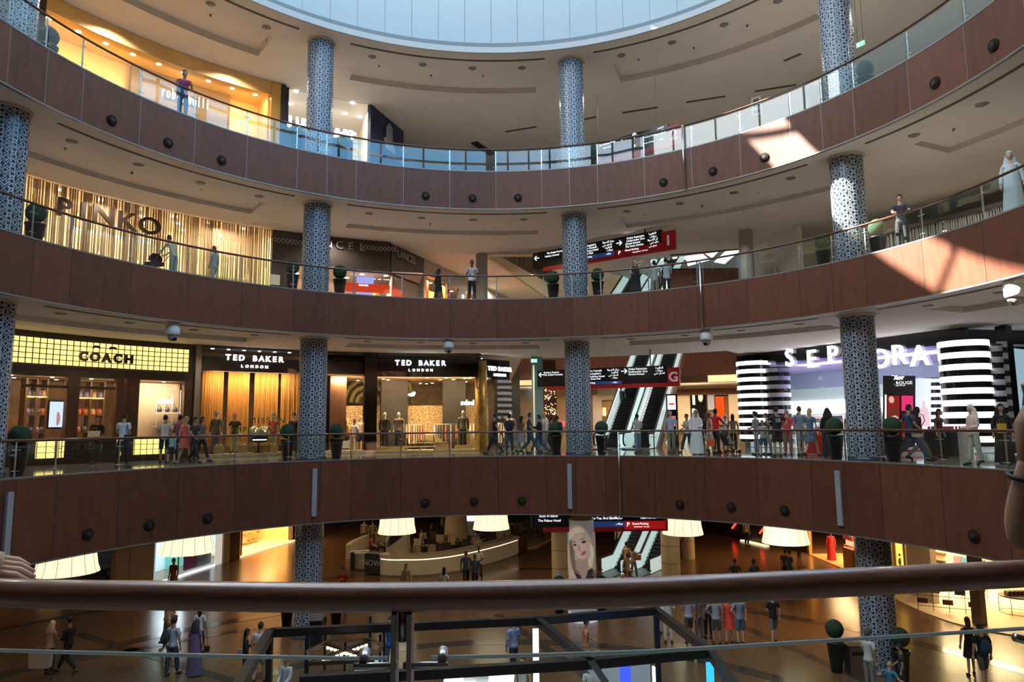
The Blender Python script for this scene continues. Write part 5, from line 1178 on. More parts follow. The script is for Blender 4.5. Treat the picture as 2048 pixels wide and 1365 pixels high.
for i, (x, y) in enumerate(((850, 1108), (885, 1102), (920, 1098), (965, 1096), (850, 1092), (895, 1086), (1000, 1084), (960, 1084))):
    if tb_ is None:
        tb_ = thing('cafe_table', 'x', 'table'); mb = MB(); mb.cyl((0, 0, .72), (0, 0, .76), .42, None, 20); obj('table_top', mb, mat('table_dark', (.10, .06, .035), .3), tb_, world=False)
        mb = MB(); mb.cyl((0, 0, .02), (0, 0, .72), .04); mb.cyl((0, 0, 0), (0, 0, .03), .22); obj('pedestal', mb, M_dark, tb_, world=False); o = tb_
    else: o = copy_tree(tb_)
    place(o, tuple(G0(x, y+6)), 0); sd_ = side[0] if x < 872 else side[1] if x < 940 else side[2]
    o['label'] = 'small round dark table among the cafe chairs, '+sd_; o['group'] = 'round cafe tables '+sd_
    mb = MB(); q = G0(x, y+6); mb.cyl((q.x+.1, q.y, .765), (q.x+.1, q.y, .83), .04, .045, 10); mb.cyl((q.x-.12, q.y-.05, .765), (q.x-.12, q.y-.05, .775), .1, None, 12)
    tag(obj('cup_and_saucer', mb, M_white), 'white cup and saucer on the round dark table, '+sd_, 'cup', 'cups on cafe tables '+sd_)
# cafe terrace to the right: pale platform with tables
pl = [G0(x, y) for x, y in ((1055, 1100), (1075, 1096), (1103, 1080), (1125, 1062), (1125, 1040), (1010, 1050), (1030, 1075))]
g = thing('cafe_terrace', 'pale raised cafe terrace right of the dark counter end', 'platform', tuple(pl[1])); mb = MB(); mb.prism([(p.x, p.y) for p in pl], .0, .14); obj('terrace_slab', mb, mat('terrace_stone', (.55, .38, .22), .4), g)
for i, (x, y) in enumerate(((1068, 1072), (1040, 1062), (1090, 1062), (1075, 1055))):
    mb = MB(); q = G0(x, y+4, .14); mb.box((q.x, q.y, .86), (1.6, .9, .06), .3); 
    g2 = thing('terrace_table', 'rectangular pale table with bare legs on the cafe terrace', 'table', tuple(q), 0, 'terrace tables'); obj('table_top', mb, M_ctop, g2)
    for sx in (-.7, .7): mb = MB(); mb.box((q.x+sx*math.cos(.3), q.y+sx*math.sin(.3), .5), (.06, .6, .68), .3); obj('leg', mb, M_dark, g2)
    for sx in (-.9, .9):
        o = copy_tree(dch); place(o, (q.x+sx*.5, q.y-1.0, .14), random.uniform(-.5, .5)); o['label'] = 'brown chair beside a pale table on the cafe terrace'; o['group'] = 'terrace chairs'
for x, y, l in ((930, 1068, 'white display case'), (975, 1062, 'second display case')):
    pass
g = thing('cafe_back_bar', 'brightly lit glass display case at the rear of the cafe island', 'display case', tuple(G0(940, 1070)))
a, b = G0(930, 1072), G0(950, 1072); mb = MB(); mb.wallbox(a, b, 0, 1.2, .6); obj('case_body', mb, M_white, g); mb = MB(); mb.wallbox(a+Vector((0, -.04, 0)), b+Vector((0, -.04, 0)), 1.2, 1.9, .5); obj('lit_case', mb, glow('case_light', (.85, .95, 1), 1.6), g)
# portrait cylinder
p = Vector(pol(16.45, TH0, 0)); dep = float((p-Vector(CAM)).dot(Vector(FWD))); r = .68; ztop = float(at_d(1160, 1046, dep-r)[2]); zpb = at_d(1160, 1168, dep-r)[2]
g = thing('portrait_cylinder', 'tall glass advertising cylinder with a portrait of a blonde woman and white lettered base', 'display', tuple(p))
mb = MB(); mb.lathe([(r, 0.02), (r, .42), (r*.99, .43)], n=48); mb.lathe([(r*1.02, 0), (r*1.02, .04)], n=48); obj('white_base', mb, mat('base_white', (.7, .72, .8), .4, emit=(.75, .78, .9), es=.35), g, world=False)
bg_ = mat('portrait_ground', (.42, .43, .46), .5, noise=.3, nscale=2, emit=(.5, .52, .56), es=.18)
mb = MB(); mb.lathe([(r*.97, .43), (r*.97, ztop)], n=48); obj('printed_drum', mb, bg_, g, world=False)
mb = MB(); mb.lathe([(r, .43), (r, ztop+.12)], n=48); obj('glass_sleeve', mb, M_shopglass, g, world=False)
mb = MB(); mb.lathe([(r*.90, ZL['Gb']), (r*.90, ztop+.1), (r*1.02, ztop+.08), (r*1.02, ztop)], n=48); obj('brass_cap', mb, mat('brass', (.5, .36, .12), .3, .7), g, world=False)
d_ = Vector((CAM[0]-p.x, CAM[1]-p.y, 0)).normalized(); a0 = math.atan2(d_.y, d_.x)
def onc(pxx, pyy, lift):    # place on the drum facing the atrium, coordinates read off the print
    u = (pxx-1160)/28.5; a = a0+math.asin(max(-.97, min(.97, u))); z = at_d(1160, pyy, dep-r)[2]; rr = r*.97+lift; return (rr*math.cos(a), rr*math.sin(a), z)
def patch(name, pts, lift, m, par):
    # fan refined so that it follows the curve
    cx = sum(q[0] for q in pts)/len(pts); cy = sum(q[1] for q in pts)/len(pts); mb = MB(); vs = []; fs = []; K = 6; n = len(pts)
    for k in range(K+1):
        for q in pts: f = k/K; vs.append(onc(cx+(q[0]-cx)*f, cy+(q[1]-cy)*f, lift))
    for k in range(K):
        for i in range(n): j = (i+1) % n; fs.append((k*n+i, k*n+j, (k+1)*n+j, (k+1)*n+i))
    mb.smooth = True; mb.add(vs, fs); return obj(name, mb, m, par, world=False)
def dense(pts, n=4):
    out = []
    for i in range(len(pts)):
        a, b, c, d = (np.array(pts[(i+k) % len(pts)], float) for k in (-1, 0, 1, 2))
        for k in range(n):
            t = k/n; out.append(tuple(.5*((2*b)+(c-a)*t+(2*a-5*b+4*c-d)*t*t+(3*b-a-3*c+d)*t**3)))
    return out
pr = [o for o in g.children if o.name.startswith('printed')][0]
def pm(n_, c, e=.30): return mat(n_, c, .5, emit=c, es=e)
hairc = pm('print_hair', (.62, .47, .30)); hd = pm('print_hair_dark', (.25, .17, .10)); hl = pm('print_hair_light', (.85, .76, .60)); sk = pm('print_skin', (.72, .50, .40)); sks = pm('print_skin_deep', (.50, .32, .26)); dkp = pm('print_dark', (.035, .035, .05)); lip = pm('print_lips', (.50, .14, .13)); ey = pm('print_eye', (.08, .06, .07))
patch('hair_shape', dense([(1140, 1058), (1152, 1054), (1164, 1058), (1174, 1072), (1182, 1088), (1187, 1110), (1186, 1135), (1180, 1158), (1168, 1140), (1150, 1150), (1138, 1160), (1134, 1130), (1133, 1098), (1134, 1072)]), .004, hairc, pr)
patch('hair_shadow', dense([(1138, 1085), (1147, 1090), (1146, 1120), (1152, 1135), (1158, 1150), (1142, 1160), (1137, 1135), (1137, 1100)]), .007, hd, pr)
patch('hair_wave', dense([(1176, 1090), (1184, 1104), (1184, 1125), (1178, 1140), (1172, 1128), (1178, 1112)]), .008, hl, pr)
patch('hair_wave', dense([(1140, 1064), (1156, 1058), (1168, 1068), (1158, 1068), (1146, 1074), (1137, 1088), (1136, 1074)]), .012, hl, pr)
patch('dress_shape', dense([(1142, 1148), (1154, 1158), (1166, 1150), (1178, 1142), (1187, 1150), (1187, 1168), (1140, 1168), (1136, 1160)]), .009, dkp, pr)
patch('neck_shape', dense([(1150, 1125), (1170, 1118), (1172, 1140), (1168, 1158), (1162, 1166), (1156, 1150), (1148, 1140)]), .011, sks, pr)
patch('face_shape', dense([(1146, 1078), (1156, 1070), (1167, 1078), (1174, 1096), (1174, 1112), (1168, 1121), (1158, 1122), (1149, 1112), (1143, 1098), (1142, 1086)]), .015, sk, pr)
patch('arm_shape', dense([(1133, 1100), (1137, 1112), (1140, 1135), (1148, 1158), (1152, 1167), (1140, 1167), (1134, 1150), (1132, 1122)]), .016, sk, pr)
patch('hand_shape', dense([(1133, 1165), (1140, 1158), (1150, 1162), (1154, 1168), (1134, 1168)]), .018, sk, pr)
patch('eye_shape', dense([(1144, 1094), (1148, 1092), (1151, 1095), (1147, 1097)]), .019, ey, pr); patch('eye_shape', dense([(1160, 1089), (1165, 1085), (1170, 1087), (1166, 1091)]), .019, ey, pr)
patch('brow_shape', dense([(1142, 1090), (1147, 1087), (1150, 1089), (1146, 1090)]), .019, hd, pr); patch('brow_shape', dense([(1157, 1085), (1163, 1080), (1168, 1080), (1163, 1083)]), .019, hd, pr)
patch('nose_shape', dense([(1153, 1094), (1156, 1094), (1159, 1104), (1154, 1106)]), .019, sks, pr); patch('lips_shape', dense([(1158, 1112), (1164, 1107), (1170, 1107), (1167, 1112), (1162, 1115)]), .019, lip, pr)
mb = MB()
for i, ch in enumerate('PANDORA'):
    a = a0+(i-3)*.33; vs, fs = text_mesh(ch, .30, .008, .002); n_ = Vector((math.cos(a), math.sin(a), 0)); u = Vector((-n_.y, n_.x, 0)); L = n_*(r+.01)+Vector((0, 0, .24)); mb.add([tuple(L+u*v[0]+Vector((0, 0, v[1]))+n_*v[2]) for v in vs], fs)
obj('lettering', mb, M_black, g, world=False)
# lower escalator
B = G0(1246, 1140); T = at_d(1300, 1000, 48); T = Vector((T[0], T[1], ZL['G']))
dd = Vector((T.x-B.x, T.y-B.y, 0)).normalized(); T = B+dd*10.5+Vector((0, 0, ZL['G']))
B2 = G0(1303, 1138)
escalator(B, T, 1.05, 'left of the two escalators rising from the lower concourse, white shoppers at its foot', 'escalators of the lower concourse')
escalator(B2, T+(B2-B), 1.05, 'right of the two escalators rising from the lower concourse', 'escalators of the lower concourse')
# left: planters, beige walls, white storefront, gold shop
def wallq(name, x0, y0, x1, y1, z0, z1, m, par=None, t=.3, kind=None, label=None):
    mb = MB(); mb.wallbox(G0(x0, y0), G0(x1, y1), z0, z1, t); o = obj(name, mb, m, par)
    if kind: o['kind'] = kind
    if label: o['label'] = label
    return o
M_bw = mat('beige_stone', (.42, .31, .20), .5, noise=.08, nscale=1)
g = thing('stone_pier', 'broad beige stone pier on the lower concourse left of the white storefront', 'pier', tuple(G0(270, 1182)))
wallq('stone_face', 228, 1190, 256, 1182, 0, zt, M_bw, g); wallq('stone_face', 257, 1182, 306, 1172, 0, zt, M_bw, g, .4)
g = thing('white_storefront', 'white-lit storefront with teal and purple interior at the left of the lower concourse', 'shop', tuple(G0(380, 1150)))
wa, wb = G0(309, 1170), G0(445, 1127); wd_ = (wb-wa).normalized(); wn = Vector((wd_.y, -wd_.x, 0))
def wf(f): return wa.lerp(wb, f)
def wpan(name, f0, f1, z0, z1, m, back, t=.05): mb = MB(); mb.wallbox(wf(f0)-wn*back, wf(f1)-wn*back, z0, z1, t); return obj(name, mb, m, g)
wpan('back_wall', .45, 1.9, 0, zt, mat('store_bluewhite', (.62, .78, .82), .5, emit=(.62, .82, .88), es=.45), 2.6); mb = MB(); mb.wallbox(wf(0), wf(.45)-wn*2.6, 0, zt, .05); obj('side_wall', mb, MATS['store_bluewhite'], g); mb = MB(); mb.wallbox(wf(1.9)-wn*2.6, wf(1.02), 0, zt, .05); obj('side_wall', mb, MATS['store_bluewhite'], g)
wpan('step_light', 0, 1, .0, .10, M_stripe, -.02)
wpan('white_pier', .87, 1.03, 0, zt, mat('white_lit', (.8, .8, .78), .5, emit=(1, .95, .85), es=.5), -.03)
wpan('grey_display', .46, .87, .15, zt, mat('slate_display', (.16, .21, .25), .5), .3)
wpan('purple_panel', .42, .62, .25, 2.1, mat('purple_panel', (.25, .05, .14), .5), .15)
wpan('teal_pier', .62, .85, 0, zt, mat('teal_pier', (.10, .42, .36), .4, emit=(.2, .8, .7), es=.35), 2.2, .3)
for f in (.52, .60, .68): wpan('framed_picture', f, f+.07, 1.0, 2.0, glow('fashion_picture', (.75, .66, .78), 1.3), .05); wpan('picture_figure', f+.02, f+.045, 1.1, 1.9, mat('figure_violet', (.2, .1, .3), .5), .0)
wpan('shop_window', 0, .87, .1, zt, M_shopglass, 0, .02); wpan('steel_post', .30, .32, 0, zt, M_steel, 0)
area('store_lamp', tuple(wf(.6)-wn*1.3+Vector((0, 0, 3.3))), 3, 260, COOL, (wn.x*.4, wn.y*.4, -1), 1.5)
g = thing('brown_pier', 'beige-brown piers between the white storefront and the gold shop', 'pier', tuple(G0(465, 1118))); wallq('stone_face', 446, 1128, 459, 1124, 0, zt, M_bw, g); wallq('stone_face', 460, 1124, 479, 1118, 0, zt, M_brown, g)
g = thing('gold_lit_shop', 'gold-lit fashion shop with mannequins left of the patterned column on the lower concourse', 'shop', tuple(G0(540, 1100)))
ga, gb = G0(480, 1116), G0(592, 1082); gd = (gb-ga).normalized(); gn = Vector((gd.y, -gd.x, 0))
def gf(f, back=0): return ga.lerp(gb, f)-gn*back
def gpan(name, f0, f1, z0, z1, m, back, t=.1, par=None): mb = MB(); mb.wallbox(gf(f0, back), gf(f1, back), z0, z1, t); return obj(name, mb, m, par or g)
gpan('back_wall', -.05, 1.05, 0, zt, mat('amber_wall', (.8, .55, .22), .6), 5); mb = MB(); mb.wallbox(gf(.93, 5), gf(.96), 0, zt, .1); obj('side_wall', mb, MATS['amber_wall'], g); gpan('side_pier', 0, .03, 0, zt, M_gold, 0, .3); gpan('side_pier', .93, 1, 0, zt, M_brown, 0, .4)
mb = MB(); mb.prism([(v.x, v.y) for v in (gf(0), gf(1), gf(1, 4.8), gf(0, 4.8))], 0, .12); obj('lit_floor', mb, mat('lit_floor_gold', (.85, .66, .36), .4), g)
gpan('step_edge', 0, 1, 0, .12, glow('step_edge', (1, .75, .4), 1.4), -.01, .02)
for k in range(4): gpan('shelf', .50, .80, .3+.5*k, .36+.5*k, M_gold, 2.2, .4)
for k in range(12):
    q = gf(.52+(k % 4)*.08, 2.3); mb = MB(); mb.box((q.x, q.y, .42+.5*(k//4)), (.22, .2, .12)); tag(obj('folded_goods', mb, mat('good_%d' % (k % 3), ((.5, .3, .15), (.6, .1, .1), (.2, .15, .1))[k % 3], .6)), 'small goods on the gold shop shelving, lower concourse', 'goods', 'goods on gold shop shelves')
for f in (.25, .7): area('store_lamp', tuple(gf(f, 1.2)+Vector((0, 0, 3.3))), 2, 420, WARM2, (-gn.x*.3, -gn.y*.3, -1), 1.2)
g = thing('dark_lounge', 'dim lounge with warm wall lights behind the leftmost drum lamp', 'lounge', tuple(G0(150, 1180)))
wallq('dark_wall', 40, 1150, 232, 1120, 0, zt, M_dark, g, .3)
mb = MB()
q = []
for k in range(6): a = G0(85+k*7, 1160); mb.box((a.x, a.y, 1.0), (.22, .2, .45))
o = obj('wall_light', mb, glow('lounge_light', (1, .65, .25), 1.1), g)
def topiary(p, label, h=1.35, grp=None, s=.88):
    g = thing('topiary_planter', label, 'planter', tuple(p), 0, grp)
    mb = MB(); mb.lathe([(.001, 0), (.22*s, 0), (.34*s, h*.62), (.36*s, h*.62), (.36*s, h*.66), (.30*s, h*.66)], n=24); obj('tall_pot', mb, mat('pot_black', (.010, .011, .012), .3), g, world=False)
    mb = MB(); rr = random.Random(int(p[0]*10)); n0 = len(mb.v); mb.sphere((0, 0, h*.92), (.36*s, .36*s, .38*s), 22, 16)
    mb.v = [tuple(c*(1+rr.uniform(-.05, .05)) if i < 2 else c for i, c in enumerate(v)) for v in mb.v]; obj('clipped_bush', mb, mat('bush_green', (.018, .045, .020), .9, noise=.6, nscale=22, bump=.6), g, world=False)
    return g
for x, y, l in ((150, 1175, 'left'), (185, 1170, 'middle'), (215, 1166, 'right')):
    p = G0(x, y); g = thing('low_plant_box', 'low dark box of green leaves under the leftmost drum lamp, %s one' % l, 'plant', tuple(p)); mb = MB(); mb.box((0, 0, .25), (1.4, .8, .5)); obj('box', mb, M_brown, g, world=False)
    mb = MB(); rr = random.Random(x)
    for k in range(120):
        a = Vector((rr.uniform(-.65, .65), rr.uniform(-.35, .35), .5+rr.uniform(0, .25))); b = Vector((rr.uniform(-.1, .1), rr.uniform(-.1, .1), rr.uniform(.02, .12))); mb.add([tuple(a), tuple(a+b+Vector((.03, 0, 0))), tuple(a+b*1.8), tuple(a+b-Vector((.03, 0, 0)))], [(0, 1, 2, 3)])
    obj('leaves', mb, mat('leaf_dark', (.03, .07, .015), .7), g, world=False)
# right side of the lower concourse
g = thing('orange_lit_shop', 'orange-lit shop with timber cabinets left of the right patterned column, lower concourse', 'shop', tuple(G0(1650, 1120)))
oa, ob = G0(1617, 1110), G0(1692, 1142); od = (ob-oa).normalized(); on_ = Vector((od.y, -od.x, 0))
def opan(name, f0, f1, z0, z1, m, back, t=.1, par=None): mb = MB(); mb.wallbox(oa.lerp(ob, f0)-on_*back, oa.lerp(ob, f1)-on_*back, z0, z1, t); return obj(name, mb, m, par or g)
opan('back_wall', -.3, 1.3, 0, zt, mat('orange_wall', (.72, .34, .09), .6), 6); opan('wood_cabinet', .02, .45, .1, 1.3, mat('orange_timber', (.45, .18, .05), .4), 4.5, .5); opan('cabinet_top', .0, .47, 1.3, 1.38, M_gold, 4.45, .6)
opan('front_pier', .97, 1.2, 0, 1.4, mat('orange_timber', (.45, .18, .05), .4), -.05, .4); opan('front_pier', -.02, .03, 0, zt, M_gold, 0, .2)
mb = MB(); q = [oa, ob, ob-on_*5.8, oa-on_*5.8]; mb.prism([(v.x, v.y) for v in q], 0, .05); obj('lit_floor', mb, mat('orange_floor', (.65, .33, .13), .35), g)
opan('glass_cabinet', .72, .98, .8, 2.6, glow('cabinet_light', (1, .62, .3), 1.0), .8, .3)
for k in range(8):
    q = oa.lerp(ob, .74+.06*(k % 4))-on_*.7; mb = MB(); mb.box((q.x, q.y, 1.2+.6*(k//4)), (.15, .12, .25)); tag(obj('red_box', mb, mat('red_good', (.6, .04, .03), .5)), 'small red box in the lit cabinet of the orange shop', 'box', 'red boxes in the orange shop cabinet')
for f in (.25, .75): area('store_lamp', tuple(oa.lerp(ob, f)-on_*2+Vector((0, 0, 3.3))), 2, 420, WARM2, (0, 0, -1), 2)
g = thing('yellow_window_wall', 'cream wall with two glowing yellow display windows right of the right patterned column', 'wall', tuple(G0(1800, 1160)))
ya, yb = G0(1712, 1150), G0(1868, 1210); yd = (yb-ya).normalized(); yn = Vector((yd.y, -yd.x, 0))
def yx(x): 
    q = at_pl(x, 1120, ya, yb); return Vector((q[0], q[1], 0))
def yz(x, y): return float(at_pl(x, y, ya, yb)[2])
mb = MB(); mb.wallbox(ya, yb, 0, zt, .3); obj('cream_wall', mb, M_cream, g)
for x0, x1 in ((1766, 1785), (1795, 1812)):
    a, b = yx(x0), yx(x1); z0, z1 = yz(x0, 1138), yz(x1, 1086); mb = MB(); mb.wallbox(a+yn*.06, b+yn*.06, max(z0, .5), max(z1, 2.6), .04); w_ = obj('glowing_window', mb, glow('yellow_window', (1, .62, .10), 1.7), g)
    mb = MB(); q = (a+b)/2+yn*.1; mb.sphere((q.x, q.y, max(z0, .5)+.45), (.10, .05, .2), 8, 6); mb.sphere((q.x, q.y, max(z0, .5)+.8), (.06, .05, .08), 8, 6); obj('displayed_figure', mb, mat('bronze_fig', (.2, .09, .03), .4), w_)
    for q_ in (a, b): mb = MB(); mb.box((q_.x+yn.x*.08, q_.y+yn.y*.08, (max(z0, .5)+max(z1, 2.6))/2), (.08, .08, max(z1, 2.6)-max(z0, .5))); obj('window_frame', mb, M_gold, w_)
# cream store floor with racks on the right
pf = [G0(x, y) for x, y in ((1764, 1184), (1800, 1205), (1850, 1228), (1900, 1246), (1960, 1262), (2060, 1278), (2200, 1290), (2200, 1180), (2000, 1120), (1850, 1120))]
g = thing('store_platform', 'cream stone shop floor with curved edge at the right of the lower concourse', 'platform', tuple(pf[2])); mb = MB(); mb.prism([(p.x, p.y) for p in pf], 0, .05); obj('platform_slab', mb, mat('cream_stone', (.78, .66, .44), .3), g)
g = thing('store_back_wall', 'cream store wall with lit shelves above the handrail at the right', 'wall', tuple(G0(1950, 1150)))
sa, sb = G0(1830, 1150), G0(2100, 1200); sdv = (sb-sa).normalized(); sn = Vector((sdv.y, -sdv.x, 0))
mb = MB(); mb.wallbox(sa, sb, 0, zt, .2); obj('cream_wall', mb, mat('cream_lit_wall', (.80, .64, .38), .6), g)
for x0, x1, y0, y1, m in ((1860, 1893, 1102, 1112, M_brown), (1860, 1893, 1117, 1128, M_black), (1912, 1928, 1112, 1132, mat('pink_goods', (.6, .1, .15), .6)), (1928, 1945, 1115, 1132, glow('teal_goods', (.4, .75, .65), .9)), (1950, 1975, 1118, 1150, M_brown)):
    a, b = at_pl(x0, y0, sa, sb), at_pl(x1, y1, sa, sb); mb = MB(); mb.wallbox(Vector((a[0], a[1], 0))+sn*.05, Vector((b[0], b[1], 0))+sn*.05, float(b[2]), float(a[2]), -.25); obj('shelf_niche', mb, m, g)
for f in (.2, .5, .8): area('store_lamp', tuple(sa.lerp(sb, f)+sn*2.5+Vector((0, 0, 3.35))), 2.5, 330, (1, .74, .42), (0, 0, -1), 2)
def rack(p, rz, w, label, grp=None):
    g = thing('clothes_rack', label, 'rack', tuple(p), rz, grp)
    for z in (.25, .75, 1.25): mb = MB(); mb.tube([(-w/2, 0, z), (w/2, 0, z)], .015, 6); obj('rail', mb, M_dark, g, world=False)
    for k in range(5): mb = MB(); x = -w/2+w*k/4; mb.tube([(x, 0, 0), (x, 0, 1.3)], .014, 6); obj('upright', mb, M_dark, g, world=False)
    for k in range(5): mb = MB(); x = -w/2+w*(k+.4)/5; mb.box((x, .02, .5+.5*(k % 2)), (w/6, .14, .22)); obj('folded_stack', mb, mat('rack_cloth%d' % (k % 2), ((.08, .02, .02), (.03, .03, .04))[k % 2], .8), g, world=False)
rack(G0(1900, 1228), -.5, 2.6, 'thin black rack holding dark folded goods on the cream shop floor'); rack(G0(1925, 1196), -.5, 2.2, 'second thin black rack behind the first on the cream shop floor')
g = thing('square_pillar', 'dark square pillar standing on the cream shop floor at the right', 'pillar', tuple(G0(1960, 1256))); q = G0(1960, 1252); mb = MB(); mb.box((q.x, q.y, zt/2), (.42, .42, zt), .4); obj('pillar_shaft', mb, mat('brown_pillar', (.16, .10, .06), .5), g)
g = thing('round_wire_table', 'round wire display table with dark goods at the right edge of the shop floor', 'table', tuple(G0(2035, 1230))); q = G0(2035, 1228)
mb = MB(); mb.tube([(q.x+.7*math.cos(a), q.y+.7*math.sin(a), .05) for a in [2*PI*k/20 for k in range(21)]], .02, 5); mb.tube([(q.x+.7*math.cos(a), q.y+.7*math.sin(a), .8) for a in [2*PI*k/20 for k in range(21)]], .02, 5)
for k in range(5): a = 2*PI*k/5; mb.tube([(q.x+.7*math.cos(a), q.y+.7*math.sin(a), .05), (q.x+.7*math.cos(a), q.y+.7*math.sin(a), .8)], .015, 5)
obj('wire_frame', mb, M_dark, g); mb = MB(); mb.cyl((q.x, q.y, .8), (q.x, q.y, .84), .7, None, 20); obj('table_top', mb, M_brown, g)
for k in range(5): mb = MB(); mb.box((q.x-.4+k*.2, q.y, .95), (.12, .3, .2)); tag(obj('boxed_good', mb, M_brown), 'brown box on the round wire table', 'box', 'boxes on the wire table')
# dark storefronts beyond, red lights
g = thing('dark_storefront', 'dark storefront with red diagonal light bars beyond the lower concourse, right of centre', 'shop', tuple(G0(1490, 1070)))
wallq('dark_front', 1400, 1062, 1620, 1108, 0, zt, M_dark, g, .3)
for x, y in ((1467, 1052), (1522, 1062)):
    a, b = at_pl(x-4, y+5, G0(1400, 1062), G0(1620, 1108)), at_pl(x+4, y-5, G0(1400, 1062), G0(1620, 1108)); n_ = Vector((0, -.1, 0)); mb = MB(); beam(mb, Vector(a)+n_, Vector(b)+n_, .05, .12); obj('red_light_bar', mb, glow('red_bar', (1, .03, .02), 6), g)
mb = MB(); mb.wallbox(G0(1480, 1083), G0(1530, 1095), .02, .1, .4); obj('lit_step', mb, glow('step_edge', (1, .75, .4), 1.4), g)
# topiaries on all levels, beside the columns
for k, (x, y, l) in enumerate(((573, 1256, 'left of the left patterned column on the lower concourse'), (672, 1254, 'right of the left patterned column on the lower concourse'), (1119, 1232, 'left of the portrait cylinder'), (1205, 1232, 'right of the portrait cylinder'), (1674, 1345, 'left of the right patterned column on the lower concourse'), (1806, 1366, 'right of the right patterned column, lower concourse'))):
    topiary(G0(x, y), 'black pot with clipped round bush, '+l, 1.65)
for lev, zz, L in (('L2', ZL['L2'], ((5, 0),)), ('L1', ZL['L1'], ()), ('G', ZL['G'], ())):
    for ci, th in enumerate(COLTH):
        for sd_ in (-1, 1):
            if ci == 0 and sd_ < 0: continue
            p = pol(CRAD-.1, th+sd_*(4.0 if ci in (0, 3) else 3.9), zz)
            topiary(p, 'tall black pot with clipped bush %s the %s %s-level column' % (('left of', 'right of')[sd_ > 0], ('far left', 'left-centre', 'right-centre', 'right')[ci], dict(L2='second', L1='first', G='ground')[lev]), 1.40)
# litter bin by the right column
q = G0(1712, 1350); g = thing('litter_bin', 'grey steel litter bin beside the right column on the lower concourse', 'bin', tuple(q)); mb = MB(); mb.box((0, 0, .5), (.6, .5, 1.0)); obj('bin_body', mb, M_steel, g, world=False); mb = MB(); mb.box((0, 0, 1.03), (.64, .54, .06)); obj('bin_lid', mb, M_dsteel, g, world=False); mb = MB(); mb.box((0, -.26, .8), (.4, .02, .12)); obj('slot', mb, M_black, g, world=False)
# small dark info stand by the left column
q = G0(632, 1292); g = thing('info_stand', 'small dark information stand in front of the left column foot', 'stand', tuple(q)); mb = MB(); mb.box((0, 0, .5), (.5, .3, 1.0)); obj('stand_body', mb, M_blackm, g, world=False); mb = MB(); mb.slab([(-.3, -.3, 1.05), (.3, -.3, 1.05), (.3, .2, 1.3), (-.3, .2, 1.3)], (0, -.3, 1), .03); obj('sloped_panel', mb, mat('panel_dim', (.12, .10, .09), .3), g, world=False)

# ================================================================== kiosk with glass roof frame in the foreground below
g = thing('glass_kiosk', 'dark-framed glass kiosk with glowing corner posts in the middle of the lower concourse', 'kiosk', tuple(G0(1100, 1400)))
ZK = 3.3
K = lambda x, y, z=ZK: Vector(at_z(x, y, z))
M_kf = mat('kiosk_frame', (.016, .020, .024), .3)
P = {'a': K(540, 1266), 'b': K(870, 1258), 'c': K(1075, 1242), 'd': K(1312, 1222), 'e': K(1500, 1420), 'f': K(1420, 1305), 'g': K(1180, 1328), 'h': K(820, 1350), 'i': K(600, 1362), 'j': K(470, 1385), 'k': K(1240, 1420)}
for a, b, w_ in (('a', 'c', .22), ('c', 'd', .22), ('d', 'f', .20), ('f', 'e', .20), ('i', 'h', .22), ('h', 'g', .22), ('g', 'f', .22), ('c', 'g', .18), ('g', 'k', .18), ('a', 'j', .25)):
    mb = MB(); beam(mb, P[a], P[b], w_, .22); obj('roof_beam', mb, M_kf, g)
for k_ in ('a', 'd', 'i'):
    mb = MB(); q = P[k_]; mb.box((q.x, q.y, ZK/2), (.16, .16, ZK-.1)); obj('post', mb, M_kf, g)
for x, y, m, l in ((1071, 1252, glow('led_white', (.88, .96, 1), 2.6), 1), (1307, 1326, MATS['led_white'] if 'led_white' in MATS else None, 0), (1419, 1318, glow('led_blue', (.02, .25, 1), 3.2), 1)):
    q = K(x, y, ZK-.15); mb = MB(); mb.box((q.x, q.y, (ZK-.2)/2), (.17 if l else .06, .10, ZK-.3)); obj('light_post', mb, m, g)
q0, q1 = K(1205, 1335, 2.3), K(1300, 1326, 2.3)
mb = MB(); mb.wallbox(q0, q1, .3, 2.3, .08); obj('screen_wall', mb, mat('screen_grey', (.36, .40, .42), .4, emit=(.4, .46, .5), es=.35), g)
mb = MB(); a = q0.lerp(q1, .35); b = q0.lerp(q1, .58); n_ = Vector((q1.y-q0.y, -(q1.x-q0.x), 0)).normalized()*.03; mb.wallbox(a+n_, b+n_, .3, 2.28, .02); obj('blue_picture', mb, glow('blue_picture', (.06, .10, .9), 1.4), g)
q = K(800, 1345, 2.0)
for x, y in ((965, 1352), (940, 1350)): 
    q = K(x, y, 1.2); mb = MB(); mb.box(tuple(q), (.4, .3, .3)); tag(obj('product_box', mb, M_white), 'white product box on the kiosk counter below the near handrail', 'box', 'white boxes on the kiosk counter')
q = G0(950, 1400); g2 = thing('kiosk_counter', 'glass-topped white counter inside the dark-framed kiosk', 'counter', tuple(q)); q = K(960, 1362, 1.0); mb = MB(); mb.box((q.x, q.y, .5), (2.2, .8, 1.0)); obj('counter_body', mb, M_white, g2); mb = MB(); mb.box((q.x, q.y, 1.02), (2.3, .9, .05)); obj('counter_top', mb, M_stripe, g2)
V0 = Vector((0, 0, .03))
